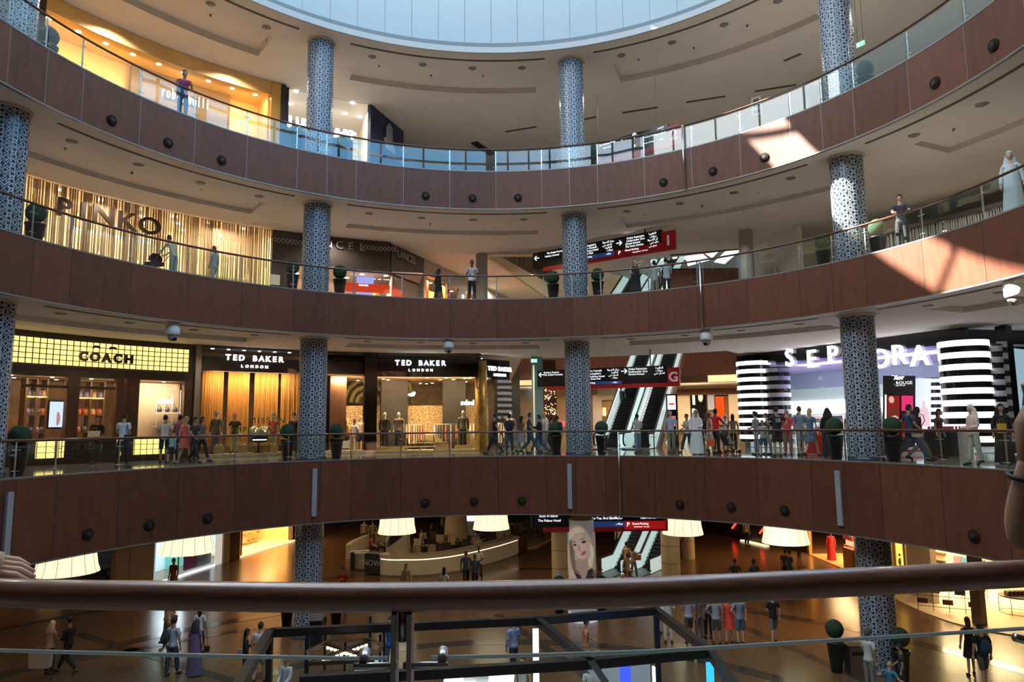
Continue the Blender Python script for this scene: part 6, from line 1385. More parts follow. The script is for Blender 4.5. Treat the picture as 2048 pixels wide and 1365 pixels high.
# crossed bulb bars under a hexagonal canopy
g = thing('bulb_lamp', 'crossed bars of round bulbs glowing under a dark hexagonal canopy frame', 'lamp', tuple(K(692, 1305, 2.6)))
hx = [K(x, y, 3.1) for x, y in ((615, 1305), (660, 1283), (735, 1280), (765, 1290), (745, 1322), (620, 1328))]
for k in range(6): mb = MB(); beam(mb, hx[k], hx[(k+1) % 6], .07, .09); obj('canopy_bar', mb, M_brown, g)
for (xa, ya_, xb, yb_) in ((643, 1322, 736, 1288), (652, 1293, 714, 1312)):
    a, b = K(xa, ya_, 3.0), K(xb, yb_, 3.0); mb = MB(); beam(mb, a+Vector((0, 0, .06)), b+Vector((0, 0, .06)), .1, .06); br = obj('bulb_bar', mb, M_dark, g)
    n_ = 11 if xb == 736 else 8
    for k in range(n_): mb = MB(); mb.sphere(tuple(a.lerp(b, (k+.5)/n_)-V0), .05, 10, 8); obj('bulb', mb, glow('bulb_glow', (1, .70, .42), 3), br)
g = thing('display_kiosk', 'dark octagonal display kiosk with glass cases under the bulb lamp', 'kiosk', tuple(G0(700, 1375)))
oc = [K(x, y, 1.6) for x, y in ((612, 1320), (615, 1345), (690, 1350), (760, 1342), (768, 1318), (740, 1300), (650, 1300))]
mb = MB(); mb.prism([(v.x, v.y) for v in oc], .0, .95); obj('kiosk_base', mb, M_brown, g)
for k in range(7): mb = MB(); mb.box((oc[k].x, oc[k].y, 1.8), (.08, .08, 1.75)); obj('post', mb, M_kf, g)
q = K(740, 1335, 1.2); mb = MB(); mb.box(tuple(q), (.9, .6, .5)); obj('lit_case', mb, mat('case_pale', (.45, .55, .55), .2, emit=(.6, .75, .75), es=.4), g)

# ================================================================== near handrail, glass and post in front of the viewer
zr = ZL['G']+1.10
cl_pts = [(-260, 1166), (0, 1186), (350, 1192), (700, 1196), (1000, 1192), (1300, 1184), (1700, 1165), (2048, 1148), (2300, 1136)]
pts = smooth([Vector(at_z(x, y, zr)) for x, y in cl_pts], 8)
# fit smooth curve, extend both ways
a = pts[0]+(pts[0]-pts[4])*3; b = pts[-1]+(pts[-1]-pts[-5])*3
pts = [a]+pts+[b]
ba = thing('near_balustrade', 'near glass balustrade with thick brown timber handrail crossing the bottom of the view', 'balustrade', (0, -16.4, ZL['G']))
rr_ = .031
mb = MB(); mb.tube([tuple(p) for p in pts], rr_, 24); obj('handrail', mb, mat('near_rail_timber', (.24, .095, .055), .42, noise=.25, nscale=5, nstretch=(1.5, 22, 22), coat=.9, spec=1.0), ba)
def railpt(x): # point of the rail centreline seen at column x
    best = None
    for p, q in zip(pts[:-1], pts[1:]):
        pass
    y = np.interp(x, [c[0] for c in cl_pts], [c[1] for c in cl_pts]); return Vector(at_z(x, y, zr))
def pane(x0, x1, ytop, name='glass_pane'):
    mb = MB(); n = 14; vs = []; fs = []
    for k in range(n+1):
        x = x0+(x1-x0)*k/n; p = railpt(x); zt_ = zr-.125 if ytop is None else ytop
        for o in (0, .012):
            for z in (ZL['G']-.05, zt_): vs.append((p.x, p.y+o, z))
    for k in range(n):
        a = k*4; b = a+4; fs += [(a, b, b+1, a+1), (a+2, a+3, b+3, b+2)]
    mb.add(vs, fs); o = obj(name, mb, M_nglass, ba)
    mb = MB(); mb.tube([(railpt(x0+(x1-x0)*k/n).x, railpt(x0+(x1-x0)*k/n).y+.006, (zr-.125 if ytop is None else ytop)) for k in range(n+1)], .0045, 5); obj('glass_edge', mb, mat('glass_edge', (.28, .36, .36), .15, emit=(.4, .5, .55), es=.10), o)
M_nglass = glass('near_glass', (.90, .955, .94), 1.35)
pane(-300, 775, None); pane(862, 2350, None)
pc = railpt(806); tdir = (railpt(900)-railpt(700)).normalized()
for s in (-.013, .013):
    mb = MB(); c = pc+tdir*s*1.25; mb.box((c.x, c.y-.0, (zr-.03+ZL['G'])/2), (.010, .05, zr-.03-ZL['G']), math.atan2(tdir.y, tdir.x)); obj('post', mb, mat('post_steel', (.42, .39, .36), .35, .7), ba)
mb = MB(); c = pc+Vector((0, 0, 0)); mb.cyl((c.x, c.y, zr-.09), (c.x, c.y, zr-.02), .010, None, 10); obj('rail_support', mb, M_steel, ba)
zb_ = float(at_d(800, 1323, float((pc-Vector(CAM)).dot(Vector(FWD))))[2])
for x0, x1 in ((712, 797), (809, 897)):
    a, b = railpt(x0), railpt(x1); a.z = b.z = zb_; o_ = Vector((0, -.012, 0)); mb = MB(); mb.tube([tuple(a+o_), tuple(b+o_)], .0075, 12); ar_ = obj('clamp_arm', mb, M_steel, ba)
    e = a if x0 < 750 else b; i_ = 730 if x0 < 750 else 885; e = railpt(i_); e.z = zb_; mb = MB(); mb.tube([tuple(e+o_), tuple(e+Vector((0, .02, .022)))], .011, 12); obj('glass_clamp', mb, M_steel, ar_)
c = railpt(2030); mb = MB(); z_ = zr-.20; mb.tube([(railpt(2006).x, railpt(2006).y-.02, zr-.135), (railpt(2060).x, railpt(2060).y-.02, zr-.155)], .010, 12); obj('clamp_arm', mb, M_steel, ba)
# viewer-side floor edge trim
# ================================================================== people
JOBS = []
SKIN = {'l': (.62, .40, .29), 'm': (.42, .25, .16), 'd': (.13, .07, .045)}
HAIR = {'k': (.010, .008, .008), 'b': (.07, .035, .02), 'y': (.55, .38, .17), 'g': (.35, .33, .31), 'r': (.18, .06, .02)}
def V(*a): return Vector(a)
def ik(S, W, l1, l2, hint):
    d = W-S; L = d.length; mx = (l1+l2)*.985
    if L > mx: W = S+d*(mx/L); d = W-S; L = mx
    a = (l1*l1-l2*l2+L*L)/(2*L); h = math.sqrt(max(l1*l1-a*a, 0)); dn = d/L; hv = hint-dn*hint.dot(dn); hv = hv.normalized() if hv.length > 1e-4 else V(0, -1, 0)
    return S+dn*a+hv*h, W
def skin_job(name, verts, edges, radii, m, parent, root=0, extra=None, mats=None):
    JOBS.append((name, verts, edges, radii, m, parent, root, extra, mats))
def run_jobs():
    tmp = []
    for name, vs, es, rs, m, parent, root, extra, mats in JOBS:
        me = bpy.data.meshes.new('tmp'); me.from_pydata([tuple(v) for v in vs], es, [])
        o = bpy.data.objects.new('tmp', me); COL.objects.link(o); sk = o.modifiers.new('s', 'SKIN'); sk.use_smooth_shade = True
        sk.branch_smoothing = .4
        for i, r in enumerate(rs):
            sv = me.skin_vertices[0].data[i] if me.skin_vertices else None
            if sv is None: break
            sv.radius = r if isinstance(r, (tuple, list)) else (r, r); sv.use_root = (i == root)
        if not me.skin_vertices:
            bm = bmesh.new(); bm.from_mesh(me); lay = bm.verts.layers.skin.verify(); bm.verts.ensure_lookup_table()
            for i, r in enumerate(rs): bm.verts[i][lay].radius = r if isinstance(r, (tuple, list)) else (r, r); bm.verts[i][lay].use_root = (i == root)
            bm.to_mesh(me); bm.free()
        ss = o.modifiers.new('ss', 'SUBSURF'); ss.levels = 1; ss.render_levels = 1; tmp.append(o)
    bpy.context.view_layer.update(); dg = bpy.context.evaluated_depsgraph_get()
    for o, (name, vs, es, rs, m, parent, root, extra, mats) in zip(tmp, JOBS):
        ev = o.evaluated_get(dg); me = ev.to_mesh(); mb = MB(); mb.smooth = True
        mb.add([tuple(v.co) for v in me.vertices], [tuple(p.vertices) for p in me.polygons]); ev.to_mesh_clear()
        if extra:
            n0 = len(mb.v); mb.v += extra.v; mb.f += [tuple(i+n0 for i in f) for f in extra.f]; mb.m += extra.m; mb.sm += extra.sm
        obj(name, mb, mats or m, parent, world=False)
    for o in tmp:
        me = o.data; bpy.data.objects.remove(o); bpy.data.meshes.remove(me)
    JOBS.clear()
def cloth(c, pat=0):
    return mat('cloth_%d_%d_%d_%d' % (*[int(k*99) for k in c], pat*10), c, .85, noise=pat, nscale=14 if pat else 3)
def add_hand(mb, W, d, side, s=1.0, curl=.5):
    """palm, four fingers of different length and a thumb at the wrist W, pointing along d"""
    d = d.normalized(); a = d.cross(V(0, 1, .2)); a = a.normalized() if a.length > .1 else V(1, 0, 0); b = a.cross(d).normalized()
    P = W+d*.045*s; k = []
    mb.tube([tuple(W-d*.02*s), tuple(W+d*.02*s), tuple(W+d*.055*s), tuple(W+d*.09*s)], [.024*s, .034*s, .040*s, .030*s], 8)
    for i, (o, L) in enumerate(((-.027, .062), (-.009, .072), (.009, .068), (.026, .055))):
        q = W+d*.085*s+b*o*s; q1 = q+(d*1.0+a*curl*.3*side)*L*.5*s; q2 = q1+(d*.75+a*curl*side)*L*.5*s
        mb.tube([tuple(q), tuple(q1), tuple(q2)], [.0105*s, .0095*s, .0075*s], 6)
    q = W+d*.03*s-b*.030*s; q1 = q+(d*.5-b*.8)*.035*s; mb.tube([tuple(q), tuple(q1), tuple(q1+(d-b*.2)*.035*s)], [.0125*s, .011*s, .009*s], 6)
def person(label, pos, heading, H=1.75, sk='m', hair='short', hc='k', top=(.5, .5, .5), sleeve='short', bottom='trousers', bc=(.03, .03, .04), pose='stand', arms=('down', 'down'), ph=1.0, robe=None, shoe=(.03, .03, .03), pat=0, lean=0.0, armw=None, turn=0.0, detail=1, group=None, name='person', nobody=False, fat=1.0):
    s = H/1.75*1.15; g = thing(name, label, 'person' if name == 'person' else 'mannequin', tuple(pos), -rad(heading), group)
    fem = hair in ('long', 'bun', 'hijab', 'tail') ; sw = .165 if fem else .19
    off = V(0, 0, 0); hz = .93
    if pose == 'sit': hz = .50; off = V(0, 0, -.43)
    ln = lean; tz = lambda z: V(0, math.sin(ln)*(z-hz), hz+math.cos(ln)*(z-hz)) if True else None
    T = lambda x, y, z: (V(x, math.sin(ln)*(z-.93)+y, .93+math.cos(ln)*(z-.93))+off)
    pel, wai, che, nek, hdb = T(0, 0, .95), T(0, 0, 1.10), T(0, .01, 1.30), T(0, 0, 1.46), T(0, .022, 1.615)
    sh = {-1: T(-sw, 0, 1.415), 1: T(sw, 0, 1.415)}; hip = {k: pel+V(k*.088, 0, -.06) for k in (-1, 1)}
    leg = {}
    for k in (-1, 1):
        if pose == 'sit': kn = hip[k]+V(k*.03, .42, .0); an = V(kn.x, kn.y+.03, .09)
        elif pose == 'walk':
            f = k*ph
            if f > 0: kn = hip[k]+V(0, .20*abs(ph), -.385); an = V(k*.085, .36*abs(ph), .085)
            else: kn = hip[k]+V(0, -.04, -.41); an = V(k*.085, -.36*abs(ph), .15)
        elif pose == 'step': kn = hip[k]+V(0, .1*k, -.41); an = V(k*.10, .12*k, .08)
        else: kn = hip[k]+V(k*.012, .015, -.42); an = V(k*.105, 0, .08)
        toe = an+V(k*.02, .15, -.05) if not (pose == 'walk' and k*ph < 0) else an+V(k*.01, .13, -.10)
        leg[k] = (kn, an, toe)
    arm = {}
    for k, a in zip((-1, 1), arms):
        S = sh[k]; tgt = {'down': V(k*.25, .03, .86), 'fwd': V(k*.20, .26, .98), 'back': V(k*.22, -.26, .95), 'phone': V(k*.07, .30, 1.22), 'ear': V(k*.12, .08, 1.55), 'hold': V(k*.10, .24, 1.08), 'akimbo': V(k*.17, .02, 1.02),
               'push': V(k*.16, .52, 1.05), 'rail': V(k*.20, .42, 1.12), 'out': V(k*.55, .12, 1.10), 'lap': V(k*.1, .3, 1.02), 'cross': V(-k*.08, .22, 1.12), 'raise': V(k*.2, .3, 1.5)}[a]
        W = T(tgt.x, tgt.y, tgt.z)
        hint = V(k*.35, -.5, -.8) if a != 'akimbo' else V(k, -.4, 0)
        if armw and k in armw:
            El, W = armw[k]; M = (Matrix.Translation(pos) @ Matrix.Rotation(-rad(heading), 4, 'Z')).inverted(); El = M @ El/s; W = M @ W/s
            El = El; arm[k] = (El, W); continue
        El, W = ik(S, W, .29, .26, hint); arm[k] = (El, W)
    SC_ = lambda v: v*s
    # --- body
    vs = [pel, wai, che, nek, hdb]; es = [(0, 1), (1, 2), (2, 3), (3, 4)]; fw = (.90 if fem else 1)*fat
    cv = .80 if top is not None else 1; rs = [(.135*fw*cv, .10*fw*cv), (.115*fw*cv, .09*fw*cv), (.135*fw*cv, .10*fw*cv), .060, .054]
    for k in (-1, 1):
        n = len(vs); El, W = arm[k]; vs += [sh[k], sh[k].lerp(El, .5), El, El.lerp(W, .45), W]; es += [(2, n), (n, n+1), (n+1, n+2), (n+2, n+3), (n+3, n+4)]; rs += [.056, .046, .040, .036, .025]
        n = len(vs); kn, an, toe = leg[k]; vs += [hip[k], hip[k].lerp(kn, .5), kn, kn.lerp(an, .4), an]; es += [(0, n), (n, n+1), (n+1, n+2), (n+2, n+3), (n+3, n+4)]; rs += [.066*fw, (.066 if bottom == 'trousers' else .072)*fw, .052, .050, .036]
    ex = MB(); hc0 = T(0, .03, 1.640)*1.0; c = SC_(hc0)
    mu = MB(); mu.smooth = True; n0 = len(ex.v); ex.sphere((0, 0, 0), (1, 1, 1), 16, 12)
    vv = []
    for (x, y, z) in ex.v[n0:]:
        X = x*.074; Y = y*.092; Z = z*.118
        if z < 0: X *= 1-.32*(-z); Y = Y*(1-.18*(-z))+.012*(-z)
        if y > .5 and abs(z) < .35: Y += .004
        vv.append((c.x+X*s, c.y+Y*s, c.z+Z*s))
    ex.v[n0:] = vv
    hd_ = lambda x, y, z: (c.x+x*s, c.y+y*s, c.z+z*s)
    ex.add([hd_(-.014, .088, -.03), hd_(.014, .088, -.03), hd_(0, .115, -.028), hd_(0, .090, .02)], [(0, 1, 2), (0, 2, 3), (1, 3, 2)])
    for k in (-1, 1): ex.sphere(hd_(k*.075, .0, -.005), (.012*s, .022*s, .032*s), 6, 5)
    ex.cur = 1
    for k in (-1, 1): ex.sphere(hd_(k*.030, .084, .008), (.012*s, .008*s, .006*s), 6, 4); ex.add([hd_(k*.045, .083, .030), hd_(k*.014, .090, .032), hd_(k*.014, .090, .026), hd_(k*.045, .083, .023)], [(0, 1, 2, 3)])
    ex.cur = 2; ex.sphere(hd_(0, .082, -.055), (.022*s, .010*s, .006*s), 8, 4); ex.cur = 0
    if turn:
        R_ = Matrix.Rotation(turn, 3, 'Z')
        for i in range(n0, len(ex.v)):
            q = R_ @ (Vector(ex.v[i])-c)+c; ex.v[i] = tuple(q)
    for k in (-1, 1):
        El, W = arm[k]; add_hand(ex, SC_(W), (W-El), -k, s*1.0)
    skm = mat('skin_'+sk, SKIN[sk], .55); mats = [skm, mat('eye_dark', (.02, .015, .015), .3), mat('lip_tone', (.30, .10, .09), .5)]
    if name != 'person': skm = mat('dummy_skin', (.55, .52, .48), .5); mats = [skm, skm, skm]
    skin_job('body', [v*s for v in vs], es, [tuple(q*s for q in r) if isinstance(r, tuple) else r*s for r in rs], skm, g, 0, ex, mats)
    # --- top
    if top is not None:
        vs = [wai+V(0, 0, .02), pel+V(0, 0, .0), che, nek+V(0, -.005, .01), pel+V(0, 0, -.13)]; es = [(1, 4), (0, 1), (0, 2), (2, 3)]; rs = [(.156*fw, .125*fw), (.176*fw, .142*fw), (.165*fw, .126*fw), .080, (.190*fw, .152*fw)]
        for k in (-1, 1):
            El, W = arm[k]; n = len(vs); e1 = .72 if sleeve == 'short' else 1.0
            if sleeve == 'none': vs += [sh[k]*.98+che*.02]; es += [(2, n)]; rs += [.066]; continue
            vs += [sh[k], sh[k].lerp(El, .45), sh[k].lerp(El, e1)]; es += [(2, n), (n, n+1), (n+1, n+2)]; rs += [.070, .062, .060]
            if sleeve == 'long': vs += [El.lerp(W, .5), El.lerp(W, .93)]; es += [(n+2, n+3), (n+3, n+4)]; rs += [.050, .042]
        skin_job('shirt' if bottom not in ('dress', 'robe') else 'dress_top', [v*s for v in vs], es, [tuple(q*s for q in r) if isinstance(r, tuple) else r*s for r in rs], cloth(top, pat), g, 0)
    # --- bottom
    if bottom in ('trousers', 'shorts'):
        vs = [pel+V(0, 0, .02), pel+V(0, 0, .12)]; es = [(0, 1)]; rs = [(.140*fw, .108*fw), (.120*fw, .095*fw)]
        for k in (-1, 1):
            kn, an, toe = leg[k]; n = len(vs); vs += [hip[k], hip[k].lerp(kn, .5), kn]; es += [(0, n), (n, n+1), (n+1, n+2)]; rs += [.098*fw, .092*fw, .078]
            if bottom == 'trousers': vs += [kn.lerp(an, .5), kn.lerp(an, .94)]; es += [(n+2, n+3), (n+3, n+4)]; rs += [.068, .060]
        skin_job(bottom, [v*s for v in vs], es, [tuple(q*s for q in r) if isinstance(r, tuple) else r*s for r in rs], cloth(bc), g, 0)
    elif bottom in ('skirt', 'dress', 'robe'):
        z0 = {'skirt': .52, 'dress': .55, 'robe': .04}[bottom]
        z1 = 1.06 if bottom != 'robe' else 1.40
        mb = MB(); n = 28; K = 12; vs_ = []
        for j in range(K+1):
            t = j/K; z = z1+(z0-z1)*t; f = min(1, max(0, (z1-z)/(z1-z0)))
            ax = .15+.07*f if bottom != 'robe' else .17+.12*f; ay = .115+.09*f if bottom != 'robe' else .125+.12*f
            if bottom == 'robe' and z > 1.3: ax *= 1-.25*(z-1.3)/.1
            sp = (abs(ph)*.10 if pose == 'walk' else 0)*max(0, (.9-z)/.9); cy = T(0, 0, z).y if z > .93 else 0
            for i in range(n):
                a = 2*PI*i/n; w_ = 1+.05*f*math.sin(7*a+1.3)+.02*f*math.sin(11*a)
                vs_.append(((ax*fw*w_*math.cos(a))*s, (cy+(ay+sp)*fw*w_*math.sin(a))*s, z*s))
        mb.smooth = True; mb.add(vs_, [(j*n+i, j*n+(i+1) % n, (j+1)*n+(i+1) % n, (j+1)*n+i) for j in range(K) for i in range(n)])
        obj({'skirt': 'skirt', 'dress': 'dress_skirt', 'robe': 'robe'}[bottom], mb, cloth(bc, pat if bottom != 'skirt' else 0), g, world=False)
    # --- shoes
    for k in (-1, 1):
        kn, an, toe = leg[k]; mb = MB(); d = (toe-an); mb.tube([tuple((an+V(0, -.06, -.045))*s), tuple((an+V(0, -.02, -.035))*s), tuple((an+V(k*.008, .06, -.04))*s), tuple((an+d*1.0+V(0, 0, -.01))*s), tuple((an+d*1.25+V(0, 0, -.02))*s)], [.026*s, .042*s, .044*s, .040*s, .022*s], 8)
        obj('shoe', mb, cloth(shoe), g, world=False)
    # --- hair and headwear
    if hair not in ('bald', None):
        mb = MB(); mb.sphere((0, 0, 0), (1, 1, 1), 18, 12); big = 1.10; col = HAIR.get(hc, (.02, .02, .02)) if not isinstance(hc, tuple) else hc; out = []
        for (x, y, z) in mb.v:
            X, Y, Z = x*.082, y*.100, z*.124+.012
            if hair in ('hijab', 'ghutra'): X *= 1.15; Y *= 1.10; Z *= 1.08
            lim = -.35 if y < .2 else .45 if hair not in ('hijab', 'ghutra') else .55
            if y > -.1 and z < .42 and abs(x) < .9: Y = min(Y, .055 if z > .2 else .0); X *= .93 if hair not in ('hijab', 'ghutra') else 1.0
            if z < -.55 and hair in ('short', 'cap'): Z = -.062; X *= .92; Y = Y*.92
            out.append((X, Y, Z))
        mb.v = [(c.x+a*s, c.y+b*s, c.z+d*s) for a, b, d in out]
        if hair in ('long', 'tail', 'hijab', 'ghutra', 'bun'):
            L = {'long': .34, 'tail': .26, 'hijab': .30, 'ghutra': .36, 'bun': .0}[hair]; wd_ = {'long': 1.0, 'tail': .45, 'hijab': 1.35, 'ghutra': 1.35, 'bun': 1}[hair]
            if hair == 'bun': mb.sphere((c.x, c.y-.10*s, c.z+.05*s), .042*s, 10, 8)
            else:
                vs_ = []; K = 7; n = 12
                for j in range(K+1):
                    t = j/K
                    for i in range(n):
                        a = 2*PI*i/n; r1 = (.078+.015*math.sin(PI*t))*wd_*(1-.35*t if hair in ('long', 'tail') else 1+.45*t); r2 = .050*(1-.3*t)*(1 if hair in ('long', 'tail') else 1.5+.8*t)
                        vs_.append((c.x+r1*math.cos(a)*s, c.y+(-.055-.02*t+r2*math.sin(a))*s, c.z+(.03-t*L)*s))
                mb.smooth = True; mb.add(vs_, [(j*n+i, j*n+(i+1) % n, (j+1)*n+(i+1) % n, (j+1)*n+i) for j in range(K) for i in range(n)]+[tuple(K*n+i for i in range(n))])
        if turn:
            R_ = Matrix.Rotation(turn, 3, 'Z'); mb.v = [tuple(R_ @ (Vector(v)-c)+c) for v in mb.v]
        ho = obj({'hijab': 'headscarf', 'ghutra': 'headcloth'}.get(hair, 'hair'), mb, cloth(col) if isinstance(hc, tuple) else mat('hair_'+str(hc), col, .6), g, world=False)
        if hair == 'ghutra': mb = MB(); mb.tube([(c.x+.085*s*math.cos(a), c.y+(.0+.095*math.sin(a))*s, c.z+.075*s) for a in [2*PI*k/16 for k in range(17)]], .011*s, 6); obj('head_cord', mb, M_blackm, ho, world=False)
    if hair in ('cap',):
        mb = MB(); mb.sphere((c.x, c.y, c.z+.035*s), (.088*s, .105*s, .095*s), 14, 8); mb.box((c.x, c.y+.12*s, c.z+.045*s), (.13*s, .10*s, .012*s)); obj('cap', mb, cloth(hc if isinstance(hc, tuple) else (.1, .1, .12)), g, world=False)
    return g, s
def bag(pos, size, col, label, rz=0, strap=None, name='shopping_bag', cat='bag'):
    g = thing(name, label, cat, tuple(pos), rz); w, d, h = [k*1.15 for k in size]; mb = MB()
    mb.prism([(-w/2, -d/2), (w/2, -d/2), (w/2, d/2), (-w/2, d/2)], 0, h*.9); mb.v = [(x*(1+.12*(z > .1)), y*(1.1 if z < .1 else .8), z) for x, y, z in mb.v]; obj('bag_body', mb, cloth(col), g, world=False)
    mb = MB(); hh = strap or .22; mb.tube([(-w*.3, 0, h*.88), (-w*.22, 0, h*.88+hh), (w*.22, 0, h*.88+hh), (w*.3, 0, h*.88)], .009, 5); obj('handle', mb, cloth(tuple(k*.5 for k in col)), g, world=False)
    return g
def backpack(pos, rz, col, label):
    g = thing('backpack', label, 'backpack', tuple(pos), rz); mb = MB(); mb.sphere((0, 0, .0), (.17, .10, .25), 14, 10); obj('pack_body', mb, cloth(col), g, world=False)
    mb = MB(); mb.sphere((0, -.07, -.07), (.12, .06, .12), 12, 8); obj('front_pocket', mb, cloth(tuple(k*.8 for k in col)), g, world=False)
    for k in (-1, 1): mb = MB(); mb.tube([(k*.10, .06, .18), (k*.12, .16, .30), (k*.12, .30, .22), (k*.12, .33, .02), (k*.12, .20, -.18)], .015, 5); obj('strap', mb, cloth(tuple(k_*.7 for k_ in col)), g, world=False)
    return g
def PG(x, r): p = at_r(x, 900, r); return V(p[0], p[1], ZL['G'])
def P1(x, r): p = at_r(x, 580, r); return V(p[0], p[1], ZL['L1'])
def P2(x, r): p = at_r(x, 280, r); return V(p[0], p[1], ZL['L2'])
def off(p, heading, x=0, y=0, z=0):
    a = rad(heading); x, y, z = x*1.15, y*1.15, z*1.15; return V(p.x+x*math.cos(a)+y*math.sin(a), p.y-x*math.sin(a)+y*math.cos(a), p.z+z)
NV = (.02, .03, .06); BK = (.015, .015, .017); WH = (.75, .75, .76); GY = (.25, .26, .28); JN = (.05, .08, .15); KH = (.28, .24, .18); RD = (.6, .02, .03); CR = (.75, .14, .10)
# ground level, left to right
person('person in a black long-sleeved top standing in the bag shop doorway holding a pale bag', PG(192, 21.2), 170, 1.76, 'm', top=BK, sleeve='long', arms=('hold', 'hold'))
bag(off(PG(192, 21.2), 170, 0, .30, 1.0), (.36, .12, .24), (.7, .62, .45), 'pale patterned bag held by the person in the bag shop doorway', strap=.12, name='handbag')
p_, s_ = person('person in a white shirt with a black crossbody bag, facing the bag shop', PG(245, 16.9), 5, 1.80, 'm', top=(.62, .68, .78), sleeve='short', bc=BK, arms=('hold', 'down'), pose='step')
bag(off(PG(245, 16.9), 5, .22, -.05, .85), (.26, .1, .26), BK, 'black crossbody bag hanging on the back of the white-shirted person at the bag shop', strap=.55, name='shoulder_bag')
person('person in a white T-shirt and dark shorts at the bag shop window', PG(328, 19.5), -20, 1.78, 'm', top=WH, bottom='shorts', bc=NV, arms=('hold', 'down'))
person('child in a teal T-shirt and navy shorts reaching towards the glowing plinth', PG(343, 18.0), 25, 1.22, 'l', hc='b', top=(.25, .62, .58), bottom='shorts', bc=NV, pose='step', arms=('fwd', 'down'), lean=.15)
person('person in a purple shirt half hidden behind the long-haired blonde walker', PG(357, 19.6), 30, 1.78, 'm', top=(.22, .07, .22), bc=NV)
person('long-haired blonde person in a coral dress walking past the bag shop', PG(369, 18.4), 20, 1.72, 'l', 'long', 'y', top=CR, sleeve='none', bottom='dress', bc=CR, pose='walk', ph=.6)
person('dark-haired person in a black wide dress striding right, left of the mustard curtains', PG(388, 18.0), 115, 1.68, 'm', 'bun', 'k', top=(.06, .04, .04), sleeve='short', bottom='trousers', bc=BK, pose='walk', arms=('hold', 'fwd'))
person('person in a patterned dark blouse close behind the black-dressed walker', PG(402, 18.8), 110, 1.70, 'm', 'long', 'k', top=(.18, .13, .10), sleeve='short', bc=BK, pose='walk', ph=-.8, pat=.6)
person('person in a white T-shirt shopping inside the middle window, seen from behind', PG(722, 22.9), 0, 1.78, 'l', hc='g', top=(.7, .62, .55), bc=KH, arms=('hold', 'hold'))
person('person in a white top and grey trousers inside the clothing shop by the column', PG(708, 22.7), 10, 1.64, 'm', 'tail', 'b', top=WH, bc=(.3, .3, .25), arms=('hold', 'down'))
person('person in a yellow top inside the clothing shop, just right of the left column', PG(693, 23.5), 40, 1.66, 'l', 'long', 'y', top=(.55, .35, .08), bc=BK, arms=('hold', 'hold'))
person('person in an orange-brown top inside the clothing shop near the black pier', PG(741, 23.2), -30, 1.66, 'm', 'bun', 'r', top=(.55, .25, .10), bc=BK, arms=('hold', 'down'))
bag(off(PG(689, 22.3), 0, 0, 0, .25), (.4, .15, .4), (.7, .66, .6), 'large white shopping bag with red print carried beside the left column')
backpack(off(PG(717, 22.3), 0, 0, 0, .75), 0, (.05, .05, .06), 'black handbag-like pack hanging between the two white-topped shoppers')
person('person in a black polo shirt striding left past the clothing shop corner', PG(990, 18.0), -80, 1.78, 'm', top=BK, bc=BK, pose='walk', arms=('back', 'fwd'))
person('broad person in dark clothes with a backpack standing left of the striped-skirt person', PG(1019, 18.0), 15, 1.76, 'm', top=(.03, .035, .05), bc=(.06, .07, .08), pose='step', arms=('hold', 'hold'), fat=1.2)
backpack(off(PG(1019, 18.0), 15, 0, -.17, 1.22), -rad(15), (.02, .02, .03), 'dark backpack on the broad person near the clothing shop corner')
person('person with dark hair in a brown top and striped skirt, left of the hanging sign', PG(1043, 18.4), 60, 1.66, 'm', 'long', 'k', top=(.16, .09, .06), bottom='skirt', bc=(.35, .34, .33), pose='walk', ph=.7, arms=('hold', 'down'))
person('person in a dark green T-shirt and jeans walking right with a wide stride', PG(1059, 18.0), 95, 1.80, 'm', top=(.04, .05, .05), bc=JN, pose='walk', ph=1.1, arms=('hold', 'fwd'))
person('person in a black hooded top and blue jeans walking left beside the right-centre planter', PG(1080, 18.0), -75, 1.70, 'm', top=BK, sleeve='long', bc=JN, pose='walk', ph=-1.1, arms=('phone', 'phone'))
person('tall bald person in a white T-shirt behind the jeans walkers', PG(1091, 19.2), -60, 1.86, 'l', 'bald', top=WH, bc=(.5, .5, .5), pose='walk', ph=.7)
person('distant person in a grey top left of the right-centre column', PG(1104, 22.5), 20, 1.68, 'm', top=(.12, .12, .15), bc=BK)
person('distant person in blue beside the grey one left of the right-centre column', PG(1116, 23.0), 0, 1.70, 'm', top=(.07, .09, .15), bc=BK)
person('person in a white and black top and light blue jeans standing before the escalators', PG(1276, 18.4), 0, 1.70, 'm', 'bun', 'k', top=(.5, .5, .52), sleeve='short', bc=(.16, .24, .34), pose='step', arms=('hold', 'hold'))
person('grey-haired person in a pale blue shirt and khaki trousers walking near the digital totem', PG(1343, 18.6), 200, 1.80, 'l', hc='g', top=(.42, .55, .70), bc=KH, pose='walk', ph=.35, turn=.5)
person('person in a white T-shirt and dark trousers holding a phone beside the white-robed person', PG(1376, 19.4), -120, 1.66, 'm', 'bun', 'k', top=(.62, .60, .55), bc=(.04, .04, .05), pose='walk', ph=.9, arms=('phone', 'hold'))
person('bearded person in a long white robe and white headcloth among the crowd', PG(1394, 17.6), 185, 1.80, 'm', 'ghutra', (.78, .78, .78), top=WH, sleeve='long', bottom='robe', bc=(.72, .72, .73), arms=('hold', 'down'))
person('person in a patterned red-brown blouse and cream skirt carrying an orange bag', PG(1420, 18.3), 120, 1.66, 'm', 'bun', 'b', top=(.38, .18, .14), sleeve='short', bottom='skirt', bc=(.55, .52, .44), pose='walk', ph=.5, pat=.7)
bag(off(PG(1421, 17.9), 185, 0, .1, .32), (.28, .12, .34), (.75, .12, .03), 'bright orange shopping bag carried by the person in the patterned blouse', strap=.2)
person('tall person in a bright red T-shirt pushing the stroller', PG(1433, 19.2), 60, 1.86, 'd', hc='k', top=RD, bc=BK, arms=('push', 'push'))
